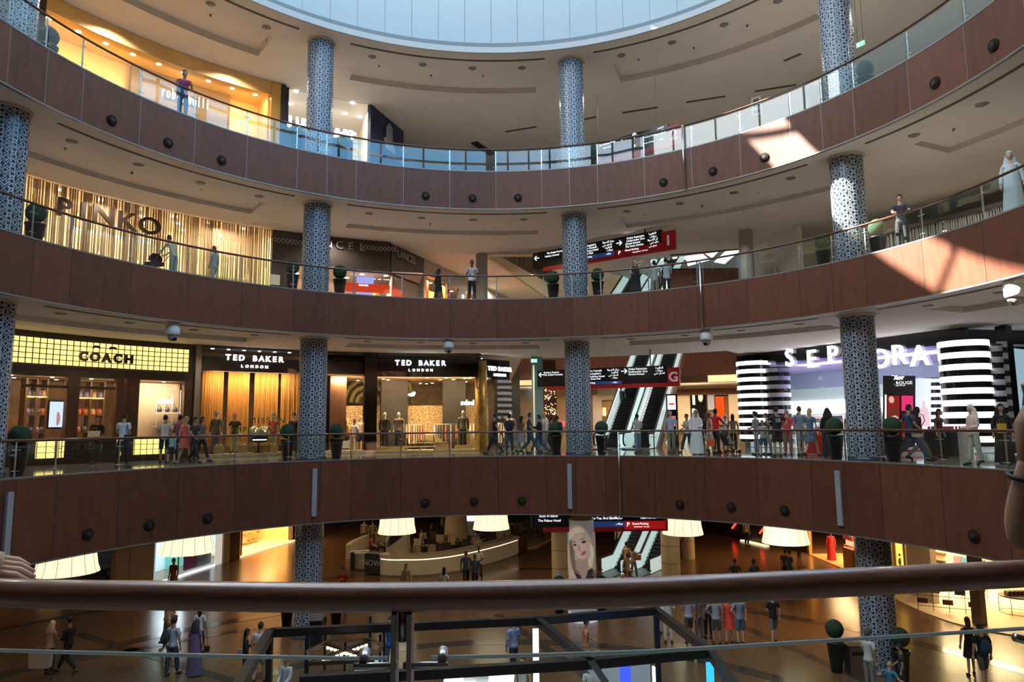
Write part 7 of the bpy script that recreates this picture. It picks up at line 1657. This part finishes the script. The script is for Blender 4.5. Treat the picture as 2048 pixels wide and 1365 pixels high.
q = PG(1457, 18.6); g = thing('stroller', 'black folding stroller with a small child pushed by the person in red', 'stroller', tuple(q), -rad(70))
mb = MB()
for sx in (-.22, .22): mb.tube([(sx, -.45, 1.0), (sx, -.1, .55), (sx, .45, .12)], .014, 6); mb.tube([(sx, -.35, .12), (sx, 0, .5), (sx, .3, .6)], .014, 6)
obj('frame', mb, M_dsteel, g, world=False); mb = MB(); mb.slab([(-.2, -.15, .45), (.2, -.15, .45), (.2, -.32, .9), (-.2, -.32, .9)], (0, 1, 0), .05); mb.box((0, .05, .42), (.4, .42, .06)); obj('fabric_seat', mb, M_blackm, g, world=False)
mb = MB(); mb.lathe([(.26, 0), (.24, .12), (.12, .22)], (0, -.15, .85), 14, a0=PI, a1=2*PI); obj('canopy', mb, M_blackm, g, world=False)
for sx, sy in ((-.22, .45), (.22, .45), (-.22, -.35), (.22, -.35)): mb = MB(); mb.cyl((sx-.02, sy, .1), (sx+.02, sy, .1), .1, None, 14); obj('wheel', mb, M_dark, g, world=False)
person('small child sitting in the black stroller', V(q.x, q.y, q.z+.18), 70, .95, 'l', hc='b', top=(.6, .5, .4), bottom='shorts', bc=(.3, .3, .35), pose='sit', arms=('lap', 'lap'))
person('person in a white headscarf and pale clothes behind the stroller', PG(1452, 21.5), 160, 1.62, 'm', 'hijab', (.72, .70, .66), top=(.6, .58, .55), sleeve='long', bc=GY)
person('long-haired person in a dark backpack top left of the striped pillar', PG(1468, 20.5), 20, 1.64, 'd', 'long', 'k', top=(.25, .2, .15), bc=BK, pose='step')
person('person in black standing between the red shirt and the stroller, further back', PG(1412, 22.5), 180, 1.72, 'd', top=BK, bc=BK)
person('person in a grey blouse looking left in front of the left striped pillar', PG(1514, 18.2), -40, 1.70, 'l', 'bun', 'k', top=(.30, .32, .34), bc=(.28, .30, .30), pose='step', arms=('hold', 'hold'))
person('child in a grey top standing in front of the boy in dark green', PG(1527, 17.2), -150, 1.35, 'm', hc='b', top=(.28, .32, .32), bottom='shorts', bc=(.04, .08, .12), arms=('fwd', 'down'), pose='walk', ph=.4)
person('boy in a dark green T-shirt and khaki trousers beside the number 10 jersey', PG(1537, 18.4), -60, 1.62, 'l', hc='b', top=(.03, .05, .04), bc=KH, pose='step', arms=('hold', 'down'))
p10 = PG(1556, 16.9)
person('person in a black jersey with number 10 and red lower hem seen from behind', p10, 5, 1.84, 'm', top=BK, bottom='shorts', bc=(.03, .02, .02), arms=('akimbo', 'akimbo'), fat=1.1)
q = off(p10, 5, 0, -.155, 1.33); n_ = off(p10, 5, 0, -1, 0)-p10
letters('jersey_number', '10', tuple(q), n_, .24, mat('jersey_white', (.65, .65, .66), .6), None, ext=.004, bold=.004); tag(bpy.context.scene.collection.objects[-1], 'white number 10 on the back of the black jersey', 'lettering')
letters('jersey_name', 'USA', tuple(q+V(0, 0, .19)), n_, .10, mat('jersey_white', (.65, .65, .66), .6), None, ext=.004); tag(bpy.context.scene.collection.objects[-1], 'white letters above the number on the black jersey', 'lettering')
person('person in a red T-shirt and patterned shorts right of the number 10 jersey', PG(1577, 18.6), 15, 1.76, 'l', 'short', 'g', top=(.75, .07, .10), bottom='trousers', bc=(.35, .15, .12), fat=1.1)
person('tall person in a grey-blue shirt and shorts facing the cosmetics store', PG(1603, 18.6), 10, 1.86, 'l', hc='b', top=(.22, .27, .36), bottom='shorts', bc=(.30, .30, .33), pose='step', arms=('hold', 'down'))
person('long-haired blonde person in a blue denim dress walking, left of the right column', PG(1623, 17.6), 50, 1.76, 'l', 'long', 'y', top=(.09, .17, .26), bottom='dress', bc=(.10, .17, .25), pose='walk', ph=1.0)
person('person in a black gown seen from behind, touching the left edge of the right column', PG(1659, 17.4), 20, 1.74, 'm', 'hijab', BK, top=BK, sleeve='long', bottom='robe', bc=BK)
person('person in pink inside the store just right of the right column', PG(1760, 21.5), 140, 1.66, 'm', 'long', 'b', top=(.55, .10, .18), bc=BK)
person('person in navy striding right in front of the portrait tower', PG(1822, 16.9), 95, 1.78, 'm', hc='k', top=(.04, .05, .10), bc=(.06, .08, .13), pose='walk', ph=1.25, arms=('back', 'fwd'))
backpack(off(PG(1835, 17.3), 95, 0, -.05, 1.25), -rad(95), (.10, .02, .035), 'maroon backpack worn by the second strider before the portrait tower')
person('person in a black headscarf and grey trousers just behind the navy strider', PG(1838, 17.8), 95, 1.70, 'm', 'hijab', BK, top=(.06, .02, .03), sleeve='long', bc=(.22, .23, .24), pose='walk', ph=-1.2)
person('person in a white headscarf and pink blouse walking before the right striped pillar', PG(1950, 16.4), -90, 1.70, 'l', 'hijab', (.74, .70, .64), top=(.68, .52, .48), sleeve='long', bc=(.42, .42, .34), pose='walk', ph=.35, arms=('hold', 'hold'), fat=1.1)
person('person in a black gown with a yellow bag by the right edge black post', PG(2008, 17.8), 200, 1.72, 'm', 'hijab', BK, top=BK, sleeve='long', bottom='robe', bc=BK)
bag(off(PG(2004, 17.4), 200, 0, .15, .9), (.2, .1, .3), (.6, .42, .03), 'yellow bag held by the black-gowned person at the right edge', strap=.15)
pe = at_d(1243, 808, 47); person('person in a blue shirt riding up the left ground escalator, seen from behind', V(pe[0], pe[1], at_d(1243, 832, 47)[2]), 20, 1.74, 'm', top=(.06, .07, .13), bc=BK)
# inner shoppers of the cosmetics store
for x, r, c, h in ((1600, 24.5, (.1, .1, .12), 1.7), (1700, 23.5, (.15, .1, .1), 1.68), (1882, 20.0, (.12, .05, .05), 1.66)):
    person('shopper in %s inside the cosmetics store, %s' % (('dark grey', 'dark brown', 'maroon')[(x > 1650)+(x > 1850)], ('left part', 'behind the column', 'by the tester stands')[(x > 1650)+(x > 1850)]), PG(x, r), 150, h, 'm', 'long' if x > 1650 else 'short', 'k', top=c, bc=BK)
# mannequins of the clothing shop windows
def dummy(label, x, r, hd, H, top, sl, bc, hat=None, z=.18):
    g, s = person(label, PG(x, r)+V(0, 0, z), hd, H, 'l', None, top=top, sleeve=sl, bc=bc, name='mannequin', arms=('down', 'down'))
    if hat: mb = MB(); c = V(0, .03, 1.640)*s; mb.lathe([(.16, 0), (.16, .015), (.09, .02), (.085, .12), (.001, .13)], (c.x, c.y, c.z+.05), 16); obj('hat', mb, cloth(hat), g, world=False)
dummy('mannequin in a grey suit behind the glass before the first mustard curtain', 431, 22.5, 185, 1.84, (.12, .13, .14), 'long', (.12, .13, .14), (.10, .11, .12))
dummy('mannequin in a dark jacket, cream trousers and maroon hat in the curtain window', 468, 22.4, 175, 1.72, (.04, .02, .02), 'short', (.60, .50, .36), (.25, .03, .05))
dummy('mannequin in a printed red top with a green hat beside the glass flask display', 546, 22.4, 185, 1.72, (.35, .06, .08), 'short', (.45, .42, .38), (.03, .10, .03))
dummy('mannequin in a dark suit and black hat just left of the left patterned column', 587, 21.0, 180, 1.88, (.03, .028, .03), 'long', (.03, .03, .035), (.03, .015, .05), 0.0)
dummy('mannequin in a dark suit in the wide window right of the black pier', 769, 22.5, 180, 1.80, (.045, .035, .035), 'long', (.04, .035, .035))
dummy('mannequin in a checked shirt and blue jeans, second in the wide window', 797, 22.5, 180, 1.80, (.20, .16, .15), 'short', (.03, .045, .08))
dummy('mannequin in an open grey suit with white shirt near the gold post', 926, 22.5, 180, 1.86, (.10, .10, .09), 'long', (.03, .03, .03))
dummy('mannequin in a cream dress at the angled corner window', 1022, 23.5, 180, 1.76, (.62, .56, .44), 'none', (.62, .56, .44))
for x, l in ((438, 'left'), (485, 'middle'), (546, 'right')):
    p = PG(x, 22.2); g = thing('wooden_plinth', 'small wooden cube plinth with shoes in the curtain window, %s one' % l, 'plinth', tuple(p+V(0, 0, .18)), -rad(polof(p)[1])); mb = MB(); mb.box((0, 0, .2), (.4, .36, .4)); obj('cube', mb, mat('plinth_wood', (.42, .30, .16), .5, noise=.2), g, world=False)
    mb = MB(); mb.tube([(-.1, .1, .44), (-.1, -.02, .45), (-.1, -.1, .43)], [.03, .04, .03], 8); mb.tube([(.08, .1, .44), (.08, -.02, .45), (.08, -.1, .43)], [.03, .04, .03], 8); tag(obj('shoes_display', mb, M_white, g, world=False))
p = PG(517, 22.3); g = thing('flask_display', 'dark pedestal with two round glass flasks full of flowers in the curtain window', 'display', tuple(p+V(0, 0, .18)), -rad(polof(p)[1]))
mb = MB(); mb.lathe([(.3, 0), (.06, .1), (.06, .5), (.4, .55), (.42, .62)], n=20); mb.box((0, 0, .75), (.85, .3, .3)); obj('pedestal', mb, M_dark, g, world=False); mb = MB(); mb.box((0, -.16, .66), (.7, .02, .05)); obj('light_strip', mb, M_text, g, world=False)
for k in (-1, 1): mb = MB(); mb.sphere((k*.24, 0, 1.1), (.26, .2, .28), 16, 12); fl = obj('glass_flask', mb, mat('flask_pale', (.50, .52, .36), .2), g, world=False); mb = MB(); mb.sphere((k*.24, -.18, 1.1), (.05, .04, .05), 8, 6); obj('flower', mb, M_text, fl, world=False)
p = PG(841, 21.4); g = thing('pallet_table', 'low white slatted display frame standing on the floor before the wide clothing window', 'table', tuple(p), -rad(polof(p)[1]))
for z in (.06, .32): mb = MB(); mb.box((0, 0, z), (1.7, .5, .05)); obj('long_board', mb, mat('lit_platform', (.75, .6, .36), .5), g, world=False)
for k in (-1, 0, 1):
    mb = MB(); beam(mb, (k*.78-.06, 0, .06), (k*.78+.06, 0, .32), .5, .06); obj('brace', mb, mat('lit_platform', (.75, .6, .36), .5), g, world=False)
for x, w, h, l in ((765, 1.1, .42, 'under the dark-suited mannequin'), (797, .8, .42, 'under the checked-shirt mannequin'), (885, 1.0, .85, 'tall, left of the open-suit mannequin'), (927, 1.0, .45, 'under the open-suit mannequin')):
    p = PG(x, 22.3); mb = MB(); mb.box((p.x, p.y+.1, p.z+.13+h/4), (w, .5, h/2), -rad(polof(p)[1])); tag(obj('wooden_box', mb, mat('plinth_wood', (.42, .30, .16), .5)), 'wooden display box in the wide clothing window, '+l, 'box')
# garment rails in the shop
for i, (x0, x1, r) in enumerate(((812, 850, 24.4), (868, 915, 23.8), (940, 965, 24.0), (990, 1020, 24.5), (690, 735, 25.0))):
    a, b = PG(x0, r), PG(x1, r); g = thing('garment_rail', 'rail of hanging clothes inside the clothing shop, %s' % ['centre window', 'right of the dark pier', 'by the gold post', 'angled corner', 'behind the shoppers'][i], 'clothes rail', tuple((a+b)/2))
    mb = MB(); mb.tube([tuple(a+V(0, 0, 1.55)), tuple(b+V(0, 0, 1.55))], .02, 6); mb.tube([tuple(a), tuple(a+V(0, 0, 1.55))], .02, 6); mb.tube([tuple(b), tuple(b+V(0, 0, 1.55))], .02, 6); obj('rail_frame', mb, M_steel, g)
    n = max(4, int((b-a).length/.14))
    for k in range(n):
        c = random.choice(((.6, .5, .38), (.05, .05, .06), (.45, .15, .06), (.35, .3, .25), (.7, .62, .5), (.1, .12, .2))); q = a.lerp(b, (k+.5)/n); mb = MB(); h = random.uniform(.7, 1.1)
        mb.prism([(q.x-.04, q.y-.22), (q.x+.04, q.y-.22), (q.x+.05, q.y+.22), (q.x-.05, q.y+.22)], q.z+1.5-h, q.z+1.5); tag(obj('hanging_garment', mb, cloth(c)), 'garment hanging on the clothes rail inside the clothing shop, '+['centre window', 'right of the dark pier', 'by the gold post', 'angled corner', 'behind the shoppers'][i], 'garment', 'garments on rail %s' % ['centre window', 'right of the dark pier', 'by the gold post', 'angled corner', 'behind the shoppers'][i])
for x, r, l in ((835, 25.5, 'centre'), (860, 26, 'right')):
    p = PG(x, r); g = thing('display_table', 'glass-topped display table with orange and dark goods, clothing shop %s' % l, 'table', tuple(p)); mb = MB(); mb.box((0, 0, .95), (2.2, .7, .05)); mb.box((0, 0, .45), (2.0, .6, .05)); obj('shelf_tops', mb, mat('lit_platform', (.75, .6, .36), .5), g, world=False)
    for sx in (-1, 1): mb = MB(); mb.box((sx, 0, .48), (.05, .6, .95)); obj('leg', mb, M_dark, g, world=False)
    mb = MB(); mb.sphere((-.2, 0, 1.1), (.35, .2, .14), 12, 8); tag(obj('goods', mb, cloth((.45, .16, .05)), g, world=False))
# first level
person('person in a pale top bending forward to push a stroller behind the first-level glass', P1(345, 16.6), -70, 1.70, 'l', 'tail', 'b', top=(.62, .50, .35), sleeve='short', bc=(.3, .28, .25), lean=.35, arms=('push', 'push'))
q = P1(310, 16.6); g = thing('stroller', 'dark stroller pushed along the first-level balcony at the left', 'stroller', tuple(q), -rad(-70)); mb = MB(); mb.lathe([(.3, 0), (.28, .15), (.12, .3)], (0, 0, .7), 14, a0=0, a1=PI); mb.box((0, .1, .55), (.4, .6, .15)); obj('canopy_seat', mb, M_blackm, g, world=False); mb = MB()
for sx in (-.22, .22): mb.tube([(sx, -.55, 1.0), (sx, 0, .55), (sx, .4, .1)], .015, 6); mb.cyl((sx-.02, .4, .1), (sx+.02, .4, .1), .1, None, 12); mb.cyl((sx-.02, -.35, .1), (sx+.02, -.35, .1), .1, None, 12)
obj('frame', mb, M_dsteel, g, world=False)
person('person with a brown ponytail in a pale green top walking behind the first-level glass', P1(426, 17.0), -75, 1.62, 'm', 'tail', 'b', top=(.42, .45, .38), bc=(.3, .3, .3), pose='walk', ph=.5)
person('person in a flowing black gown walking on the first level right of the red stripe', P1(877, 16.8), 60, 1.60, 'd', 'hijab', BK, top=BK, sleeve='long', bottom='robe', bc=BK, arms=('out', 'down'), pose='walk', ph=.6)
person('person in a white shirt and dark trousers at the first-level rail holding papers', P1(944, 15.7), 180, 1.80, 'd', top=(.42, .36, .36), bc=BK, arms=('down', 'hold'))
q = off(P1(944, 15.7), 180, .05, .3, 1.0); mb = MB(); mb.box((q.x, q.y, q.z), (.22, .03, .3), .2); tag(obj('papers', mb, M_white), 'white papers held by the standing person at the first-level rail', 'papers')
person('long-haired person in a sleeveless black dress at the foot of the first-level escalators', P1(1272, 16.6), 200, 1.72, 'l', 'long', 'b', top=BK, sleeve='none', bottom='robe', bc=(.02, .02, .02), arms=('ear', 'hold'), turn=.4)
person('person in a pale grey shirt facing away, left of the pair behind the first-level glass', P1(1310, 17.6), 10, 1.76, 'm', top=(.50, .50, .47), bc=(.3, .26, .2), arms=('akimbo', 'down'))
person('person in a pale blue shirt facing away, right of the pair behind the first-level glass', P1(1334, 17.4), -5, 1.78, 'm', top=(.45, .50, .54), bc=BK, arms=('akimbo', 'hold'))
person('person in a black T-shirt leaning on the first-level handrail at the right', P1(1813, 15.75), 205, 1.78, 'l', top=(.05, .05, .06), bc=BK, arms=('rail', 'rail'), turn=-.3)
person('person in white at the first-level rail, cut by the right edge of the picture', P1(2046, 15.7), 220, 1.74, 'l', 'hijab', (.6, .68, .72), top=(.62, .68, .72), sleeve='long', bottom='robe', bc=(.6, .66, .7))
# second level
person('person in a purple shirt with a backpack leaning on the top handrail at the left', P2(362, 15.6), 150, 1.78, 'm', top=(.24, .03, .13), bc=(.03, .05, .06), lean=.35, arms=('rail', 'rail'), turn=.6)
backpack(off(P2(356, 15.7), 150, 0, .15, 1.0), -rad(-30), (.03, .04, .05), 'dark backpack carried by the person in purple at the top handrail')
# lower concourse
PL = lambda x, y: G0(x, y)
person('person in a red-brown shirt walking in front of the white storefront', PL(345, 1195), 200, 1.78, 'm', top=(.30, .10, .06), sleeve='short', bc=(.25, .18, .12), pose='walk', ph=.5)
person('person in a bright red T-shirt with white lettering near the cafe counter end', PL(685, 1218), 190, 1.76, 'm', top=(.55, .02, .02), bc=BK)
letters('shirt_lettering', 'SAFE', tuple(off(PL(685, 1218), 190, 0, .15, 1.28)), off(PL(0+685, 1218), 190, 0, 1, 0)-PL(685, 1218), .12, M_white, None, ext=.004); tag(SC.collection.objects[-1], 'white curved lettering on the bright red T-shirt', 'lettering')
person('long-haired person in a yellow-grey top with a pale bag in front of the cafe counter', PL(812, 1202), 190, 1.62, 'l', 'long', 'k', top=(.40, .34, .18), bc=(.10, .10, .14), turn=.5)
bag(off(PL(806, 1200), 190, 0, .1, .75), (.26, .1, .24), (.60, .50, .30), 'pale handbag held in front of the cafe counter', name='handbag')
person('long dark-haired person in a white top seen from behind, right of the cafe counter front', PL(888, 1212), 10, 1.64, 'm', 'long', 'k', top=WH, bc=(.3, .25, .2))
person('person in a dark blue T-shirt walking left, first of the blue pair', PL(932, 1178), 175, 1.78, 'd', top=(.02, .06, .16), bc=BK, pose='walk', ph=.7)
person('person in a dark blue T-shirt and khaki shorts, second of the blue pair', PL(950, 1184), 185, 1.74, 'd', top=(.02, .06, .17), bottom='shorts', bc=BK, pose='walk', ph=-.6)
person('person in a white shirt following behind the blue pair', PL(958, 1164), 200, 1.74, 'd', top=(.55, .50, .48), bc=BK, pose='walk', ph=.6, arms=('hold', 'down'))
person('person in a white patterned headscarf and gown left of the portrait cylinder', PL(1118, 1222), 30, 1.66, 'm', 'hijab', (.62, .56, .48), top=(.6, .54, .46), sleeve='long', bottom='robe', bc=(.58, .5, .42), pat=.3)
person('person in a white T-shirt at the foot of the lower escalator', PL(1254, 1152), 20, 1.72, 'l', 'bun', 'b', top=(.70, .55, .48), bc=(.10, .08, .08), arms=('hold', 'down'))
person('long-haired person carrying a coral bag at the foot of the lower escalator', PL(1268, 1158), 60, 1.68, 'l', 'long', 'b', top=(.5, .38, .3), bc=(.3, .25, .2), pose='walk', ph=.4, arms=('hold', 'hold'))
bag(off(PL(1275, 1157), 0, 0, 0, .9), (.4, .14, .3), (.75, .20, .12), 'coral bag held by the long-haired person near the lower escalator', strap=.15)
person('person with red-brown hair in a bright red top just above the near handrail', PL(1252, 1216), 0, 1.60, 'l', 'bun', 'r', top=(.65, .03, .04), bc=BK)
person('person in a cream top bending between the red top and the escalator shoppers', PL(1256, 1176), 20, 1.60, 'm', 'tail', 'b', top=(.55, .45, .33), bc=(.15, .1, .08), lean=.3)
person('person riding up the left lower escalator in pale clothes', PL(1243, 1128)+V(0, .6, .55), 15, 1.70, 'l', 'long', 'b', top=(.4, .3, .25), bc=BK)
person('person in a black T-shirt standing alone, left of the pair facing away', PL(1473, 1198), 5, 1.76, 'd', top=(.02, .022, .03), bc=(.25, .22, .18))
person('person in a dark teal T-shirt facing away, hands together, right of the pair', PL(1511, 1200), -5, 1.76, 'd', top=(.02, .05, .07), bc=(.3, .28, .24), arms=('hold', 'hold'))
person('person in a teal-blue shirt standing beside the person in peach', PL(1582, 1178), 80, 1.80, 'm', top=(.02, .07, .11), bc=BK)
person('long-haired person in a peach top and pink trousers beside the teal shirt', PL(1602, 1176), 140, 1.68, 'm', 'long', 'k', top=(.62, .28, .18), sleeve='long', bc=(.5, .06, .12), arms=('down', 'hold'))
person('person in a dark top partly behind the teal shirt', PL(1573, 1172), 60, 1.72, 'm', top=(.04, .03, .03), bc=BK)
person('person in a long red dress inside the orange-lit shop', G0(1664, 1122), 200, 1.66, 'd', 'bun', 'k', top=(.55, .02, .02), sleeve='long', bottom='robe', bc=(.55, .02, .02))
person('distant person in a yellow-grey top near the red light bars', PL(1494, 1092), 60, 1.72, 'm', top=(.45, .40, .2), bc=BK)
# lower left group
person('long-haired person in a cream vest with a white shopping bag, lower left corner', PL(97, 1350), 10, 1.66, 'm', 'hijab', (.62, .50, .42), top=(.62, .48, .40), sleeve='none', bc=BK, arms=('out', 'hold'))
bag(off(PL(92, 1352), 0, -.02, -.3, .35), (.62, .2, .52), (.70, .55, .50), 'large pale pink shopping bag with a line drawing at the lower left', strap=.18)
person('person in a black suit striding left beside the shopping bag, lower left', PL(134, 1348), -80, 1.78, 'm', top=(.02, .022, .026), sleeve='long', bc=BK, pose='walk', ph=1.15, arms=('hold', 'fwd'))
person('person in a pale blue shirt with a large black backpack, seen from behind', PL(343, 1352), 15, 1.80, 'm', top=(.42, .48, .55), bc=(.05, .06, .09), pose='step')
backpack(off(PL(339, 1352), 15, -.05, -.2, 1.25), -rad(15), (.035, .05, .065), 'large black backpack on the person in a pale blue shirt')
person('person in a cream shirt and tan trousers behind the large black backpack', PL(332, 1292), 60, 1.80, 'l', hc='b', top=(.50, .42, .32), bc=(.28, .2, .13), pose='walk', ph=.5, arms=('fwd', 'down'))
person('person in a striped top beside the cream shirt behind the large backpack', PL(342, 1278), 40, 1.66, 'm', 'long', 'b', top=(.5, .42, .35), bc=(.2, .14, .1), pat=.6)
person('person in a long lilac dress and dark scarf standing behind the backpack wearer', PL(388, 1352), 10, 1.72, 'm', 'hijab', (.05, .04, .05), top=(.16, .11, .20), sleeve='short', bottom='robe', bc=(.17, .12, .23))
bag(off(PL(409, 1350), 10, 0, 0, .7), (.22, .1, .2), BK, 'small black handbag hanging beside the lilac dress', strap=.35, name='handbag')
person('long black-haired person in a white top beyond the lilac dress', PL(397, 1312), 5, 1.66, 'm', 'long', 'k', top=WH, bc=BK)
person('long black-haired person in dark clothes holding a grey bag, left of the white T-shirt', PL(489, 1372), 60, 1.68, 'm', 'long', 'k', top=BK, sleeve='long', bottom='trousers', bc=BK, arms=('phone', 'down'))
bag(off(PL(482, 1362), 60, 0, 0, .7), (.24, .1, .28), (.30, .28, .25), 'grey handbag hanging beside the long black-haired person', strap=.4, name='handbag')
person('tall person in a white T-shirt and pale shorts left of the kiosk frame', PL(517, 1368), 10, 1.82, 'l', top=(.58, .58, .62), bottom='shorts', bc=(.35, .32, .28), pose='walk', ph=.5)
person('person in a white jacket sitting inside the kiosk frame', PL(571, 1412)+V(0, 0, .1), 200, 1.70, 'l', 'bun', 'b', top=(.65, .66, .70), sleeve='long', bc=BK, pose='sit', arms=('lap', 'lap'))
person('person in a bright blue shirt and jeans left of the near steel post', PL(780, 1352), 190, 1.80, 'm', top=(.02, .10, .45), bc=(.04, .07, .15), pose='walk', ph=.5)
person('person in a blue plaid shirt left of the white light post', PL(1028, 1352), -30, 1.74, 'm', 'cap', (.03, .03, .03), top=(.22, .27, .45), sleeve='long', bc=(.03, .03, .04), pose='walk', ph=.6, pat=.5, arms=('down', 'hold'))
person('person in an orange striped T-shirt holding white papers, right of the white light post', PL(1173, 1352), 90, 1.74, 'm', top=(.50, .20, .12), bc=(.35, .3, .25), pat=.3, arms=('hold', 'down'))
person('person in a white polo shirt sitting inside the kiosk at the bottom centre', PL(1184, 1440)+V(0, 0, .2), 185, 1.74, 'd', top=WH, bc=BK, pose='sit', arms=('lap', 'lap'))
person('person in a white T-shirt inside the kiosk at the bottom edge', PL(1046, 1440), 200, 1.64, 'l', 'tail', 'b', top=WH, bc=BK)
grp = [(1338, 1288, 10, 'person in a white T-shirt and white trousers, first of the group by the kiosk', 'm', 'short', 'b', (.68, .66, .64), 'trousers', (.6, .58, .56)), (1326, 1270, 40, 'person in white half hidden behind the white-trousered person', 'm', 'short', 'k', (.62, .62, .62), 'trousers', (.4, .4, .4)), (1379, 1286, 5, 'broad person in a pale grey shirt in the middle of the group by the kiosk', 'm', 'short', 'k', (.36, .37, .44), 'shorts', (.06, .05, .05)),
       (1400, 1284, -20, 'person in a brown patterned top between the two grey shirts', 'm', 'long', 'b', (.16, .12, .10), 'trousers', (.12, .1, .1)), (1434, 1290, 10, 'person in a grey polo shirt left of the red dress', 'm', 'short', 'g', (.34, .35, .40), 'shorts', (.08, .08, .08)), (1459, 1288, 20, 'person in a bright orange-red dress in the group by the kiosk', 'l', 'long', 'y', (.80, .08, .04), 'dress', (.80, .08, .04)),
       (1482, 1290, -10, 'person in a blue-grey shirt and blue shorts right of the red dress', 'l', 'short', 'g', (.20, .26, .38), 'shorts', (.10, .15, .25)), (1418, 1278, 0, 'person in dark clothes behind the grey polo shirt', 'm', 'short', 'k', (.08, .07, .08), 'trousers', BK), (1549, 1288, 0, 'person in a black T-shirt and grey shorts standing apart right of the group', 'l', 'short', 'k', (.015, .015, .018), 'shorts', (.14, .15, .15))]
for x, y, hd__, l, sk_, ha, hc_, tp, bt, bcol in grp: person(l, PL(x, y), hd__, 1.76 if ha == 'short' else 1.68, sk_, ha, hc_, top=tp, bottom=bt, bc=bcol, pose='step' if x % 2 else 'stand', arms=('hold', 'down') if x % 3 else ('akimbo', 'down'))
person('person in a dark cap and white polo shirt beside the litter bin', PL(1742, 1385), 70, 1.76, 'm', 'cap', (.06, .07, .06), top=(.62, .62, .62), bc=(.25, .24, .22), arms=('hold', 'down'))
person('child in a bright blue T-shirt at the bottom edge right of the litter bin', PL(1785, 1420), 60, 1.25, 'l', hc='y', top=(.03, .20, .38), bc=NV, arms=('out', 'out'))
person('child in dark clothes beside the right planter', PL(1808, 1395), -60, 1.45, 'm', hc='k', top=(.03, .03, .05), bc=NV, arms=('down', 'fwd'))
person('person with red-brown hair in a sleeveless black dress, lower right', PL(1944, 1352), 20, 1.74, 'l', 'long', 'r', top=BK, sleeve='none', bottom='dress', bc=BK, pose='step')
person('person in a cap and black T-shirt with a blue backpack, lower right', PL(1971, 1376), 5, 1.80, 'l', 'cap', (.05, .06, .08), top=(.02, .02, .025), bottom='shorts', bc=(.1, .1, .1), pose='step')
backpack(off(PL(1971, 1376), 5, 0, -.2, 1.22), -rad(5), (.02, .09, .20), 'blue backpack on the person in the black T-shirt, lower right')
# cafe guests and staff
person('guest in a white shirt sitting inside the cafe island right of the swirl pillar', PL(845, 1102), -80, 1.74, 'm', top=(.5, .42, .33), bc=BK, pose='sit', arms=('lap', 'lap'))
person('guest in grey sitting left of the swirl pillar', PL(756, 1110), 90, 1.72, 'm', 'long', 'k', top=(.2, .17, .15), bc=BK, pose='sit', arms=('lap', 'lap'))
person('guest in red sitting at the left edge of the cafe', PL(742, 1112), 90, 1.68, 'm', 'long', 'k', top=(.35, .03, .03), bc=BK, pose='sit', arms=('lap', 'lap'))
person('person in grey standing behind the host desk of the cafe', PL(728, 1094), 20, 1.78, 'm', top=(.22, .19, .17), bc=(.04, .04, .06))
person('person in brown standing beside the grey one behind the host desk', PL(745, 1096), -20, 1.76, 'm', top=(.22, .15, .10), bc=(.08, .06, .05))
person('waiter in a grey shirt standing at the back of the cafe island', PL(884, 1076), 90, 1.74, 'm', top=(.28, .23, .2), bc=BK)
person('guest in dark clothes sitting near the thick pillar', PL(862, 1086), 60, 1.72, 'm', top=BK, bc=BK, pose='sit', arms=('lap', 'lap'))
# the two people at the near handrail, only a hand and a forearm reach into the picture
hw = railpt(-95)+V(0, -.02, .050)
person('person at the left end of the near handrail, hand gripping it', V(-1.95, -17.0, ZL['G']), 25, 1.72, 'l', top=BK, sleeve='short', bc=NV, armw={1: (hw+V(-.22, -.12, .02), hw)})
el = railpt(2030); el = V(el.x+.01, el.y-.01, zr+.068); wr = Vector(at_d(2068, 905, float((el-Vector(CAM)).dot(Vector(FWD)))-.02))
person('person at the right end of the near handrail, forearm propped on it', V(1.95, -17.0, ZL['G']), -15, 1.76, 'm', top=BK, sleeve='short', bc=NV, armw={-1: (el, wr)}, lean=.15)
q0_ = el.lerp(wr, .72); ax_ = (wr-el).normalized(); u_ = ax_.orthogonal().normalized(); w_ = ax_.cross(u_); mb = MB(); mb.tube([tuple(q0_+(u_*math.cos(a)+w_*math.sin(a))*.043) for a in [2*PI*k/20 for k in range(21)]], .006, 6); tag(obj('bracelet', mb, M_blackm), 'thin dark bracelet on the forearm at the right end of the near handrail', 'bracelet')
run_jobs()

# ================================================================== bring the whole place to true metres (one atrium radius = 13 m)
KS = 13/15
for o in list(SC.objects):
    if o.parent is not None: continue
    o.location = o.location*KS
    if o.type == 'LIGHT':
        d_ = o.data
        if d_.type == 'AREA': d_.size *= KS; d_.size_y *= KS; d_.energy *= KS*KS
        elif d_.type == 'SPOT': d_.shadow_soft_size *= KS; d_.energy *= KS*KS
    elif o.type != 'CAMERA': o.scale = o.scale*KS
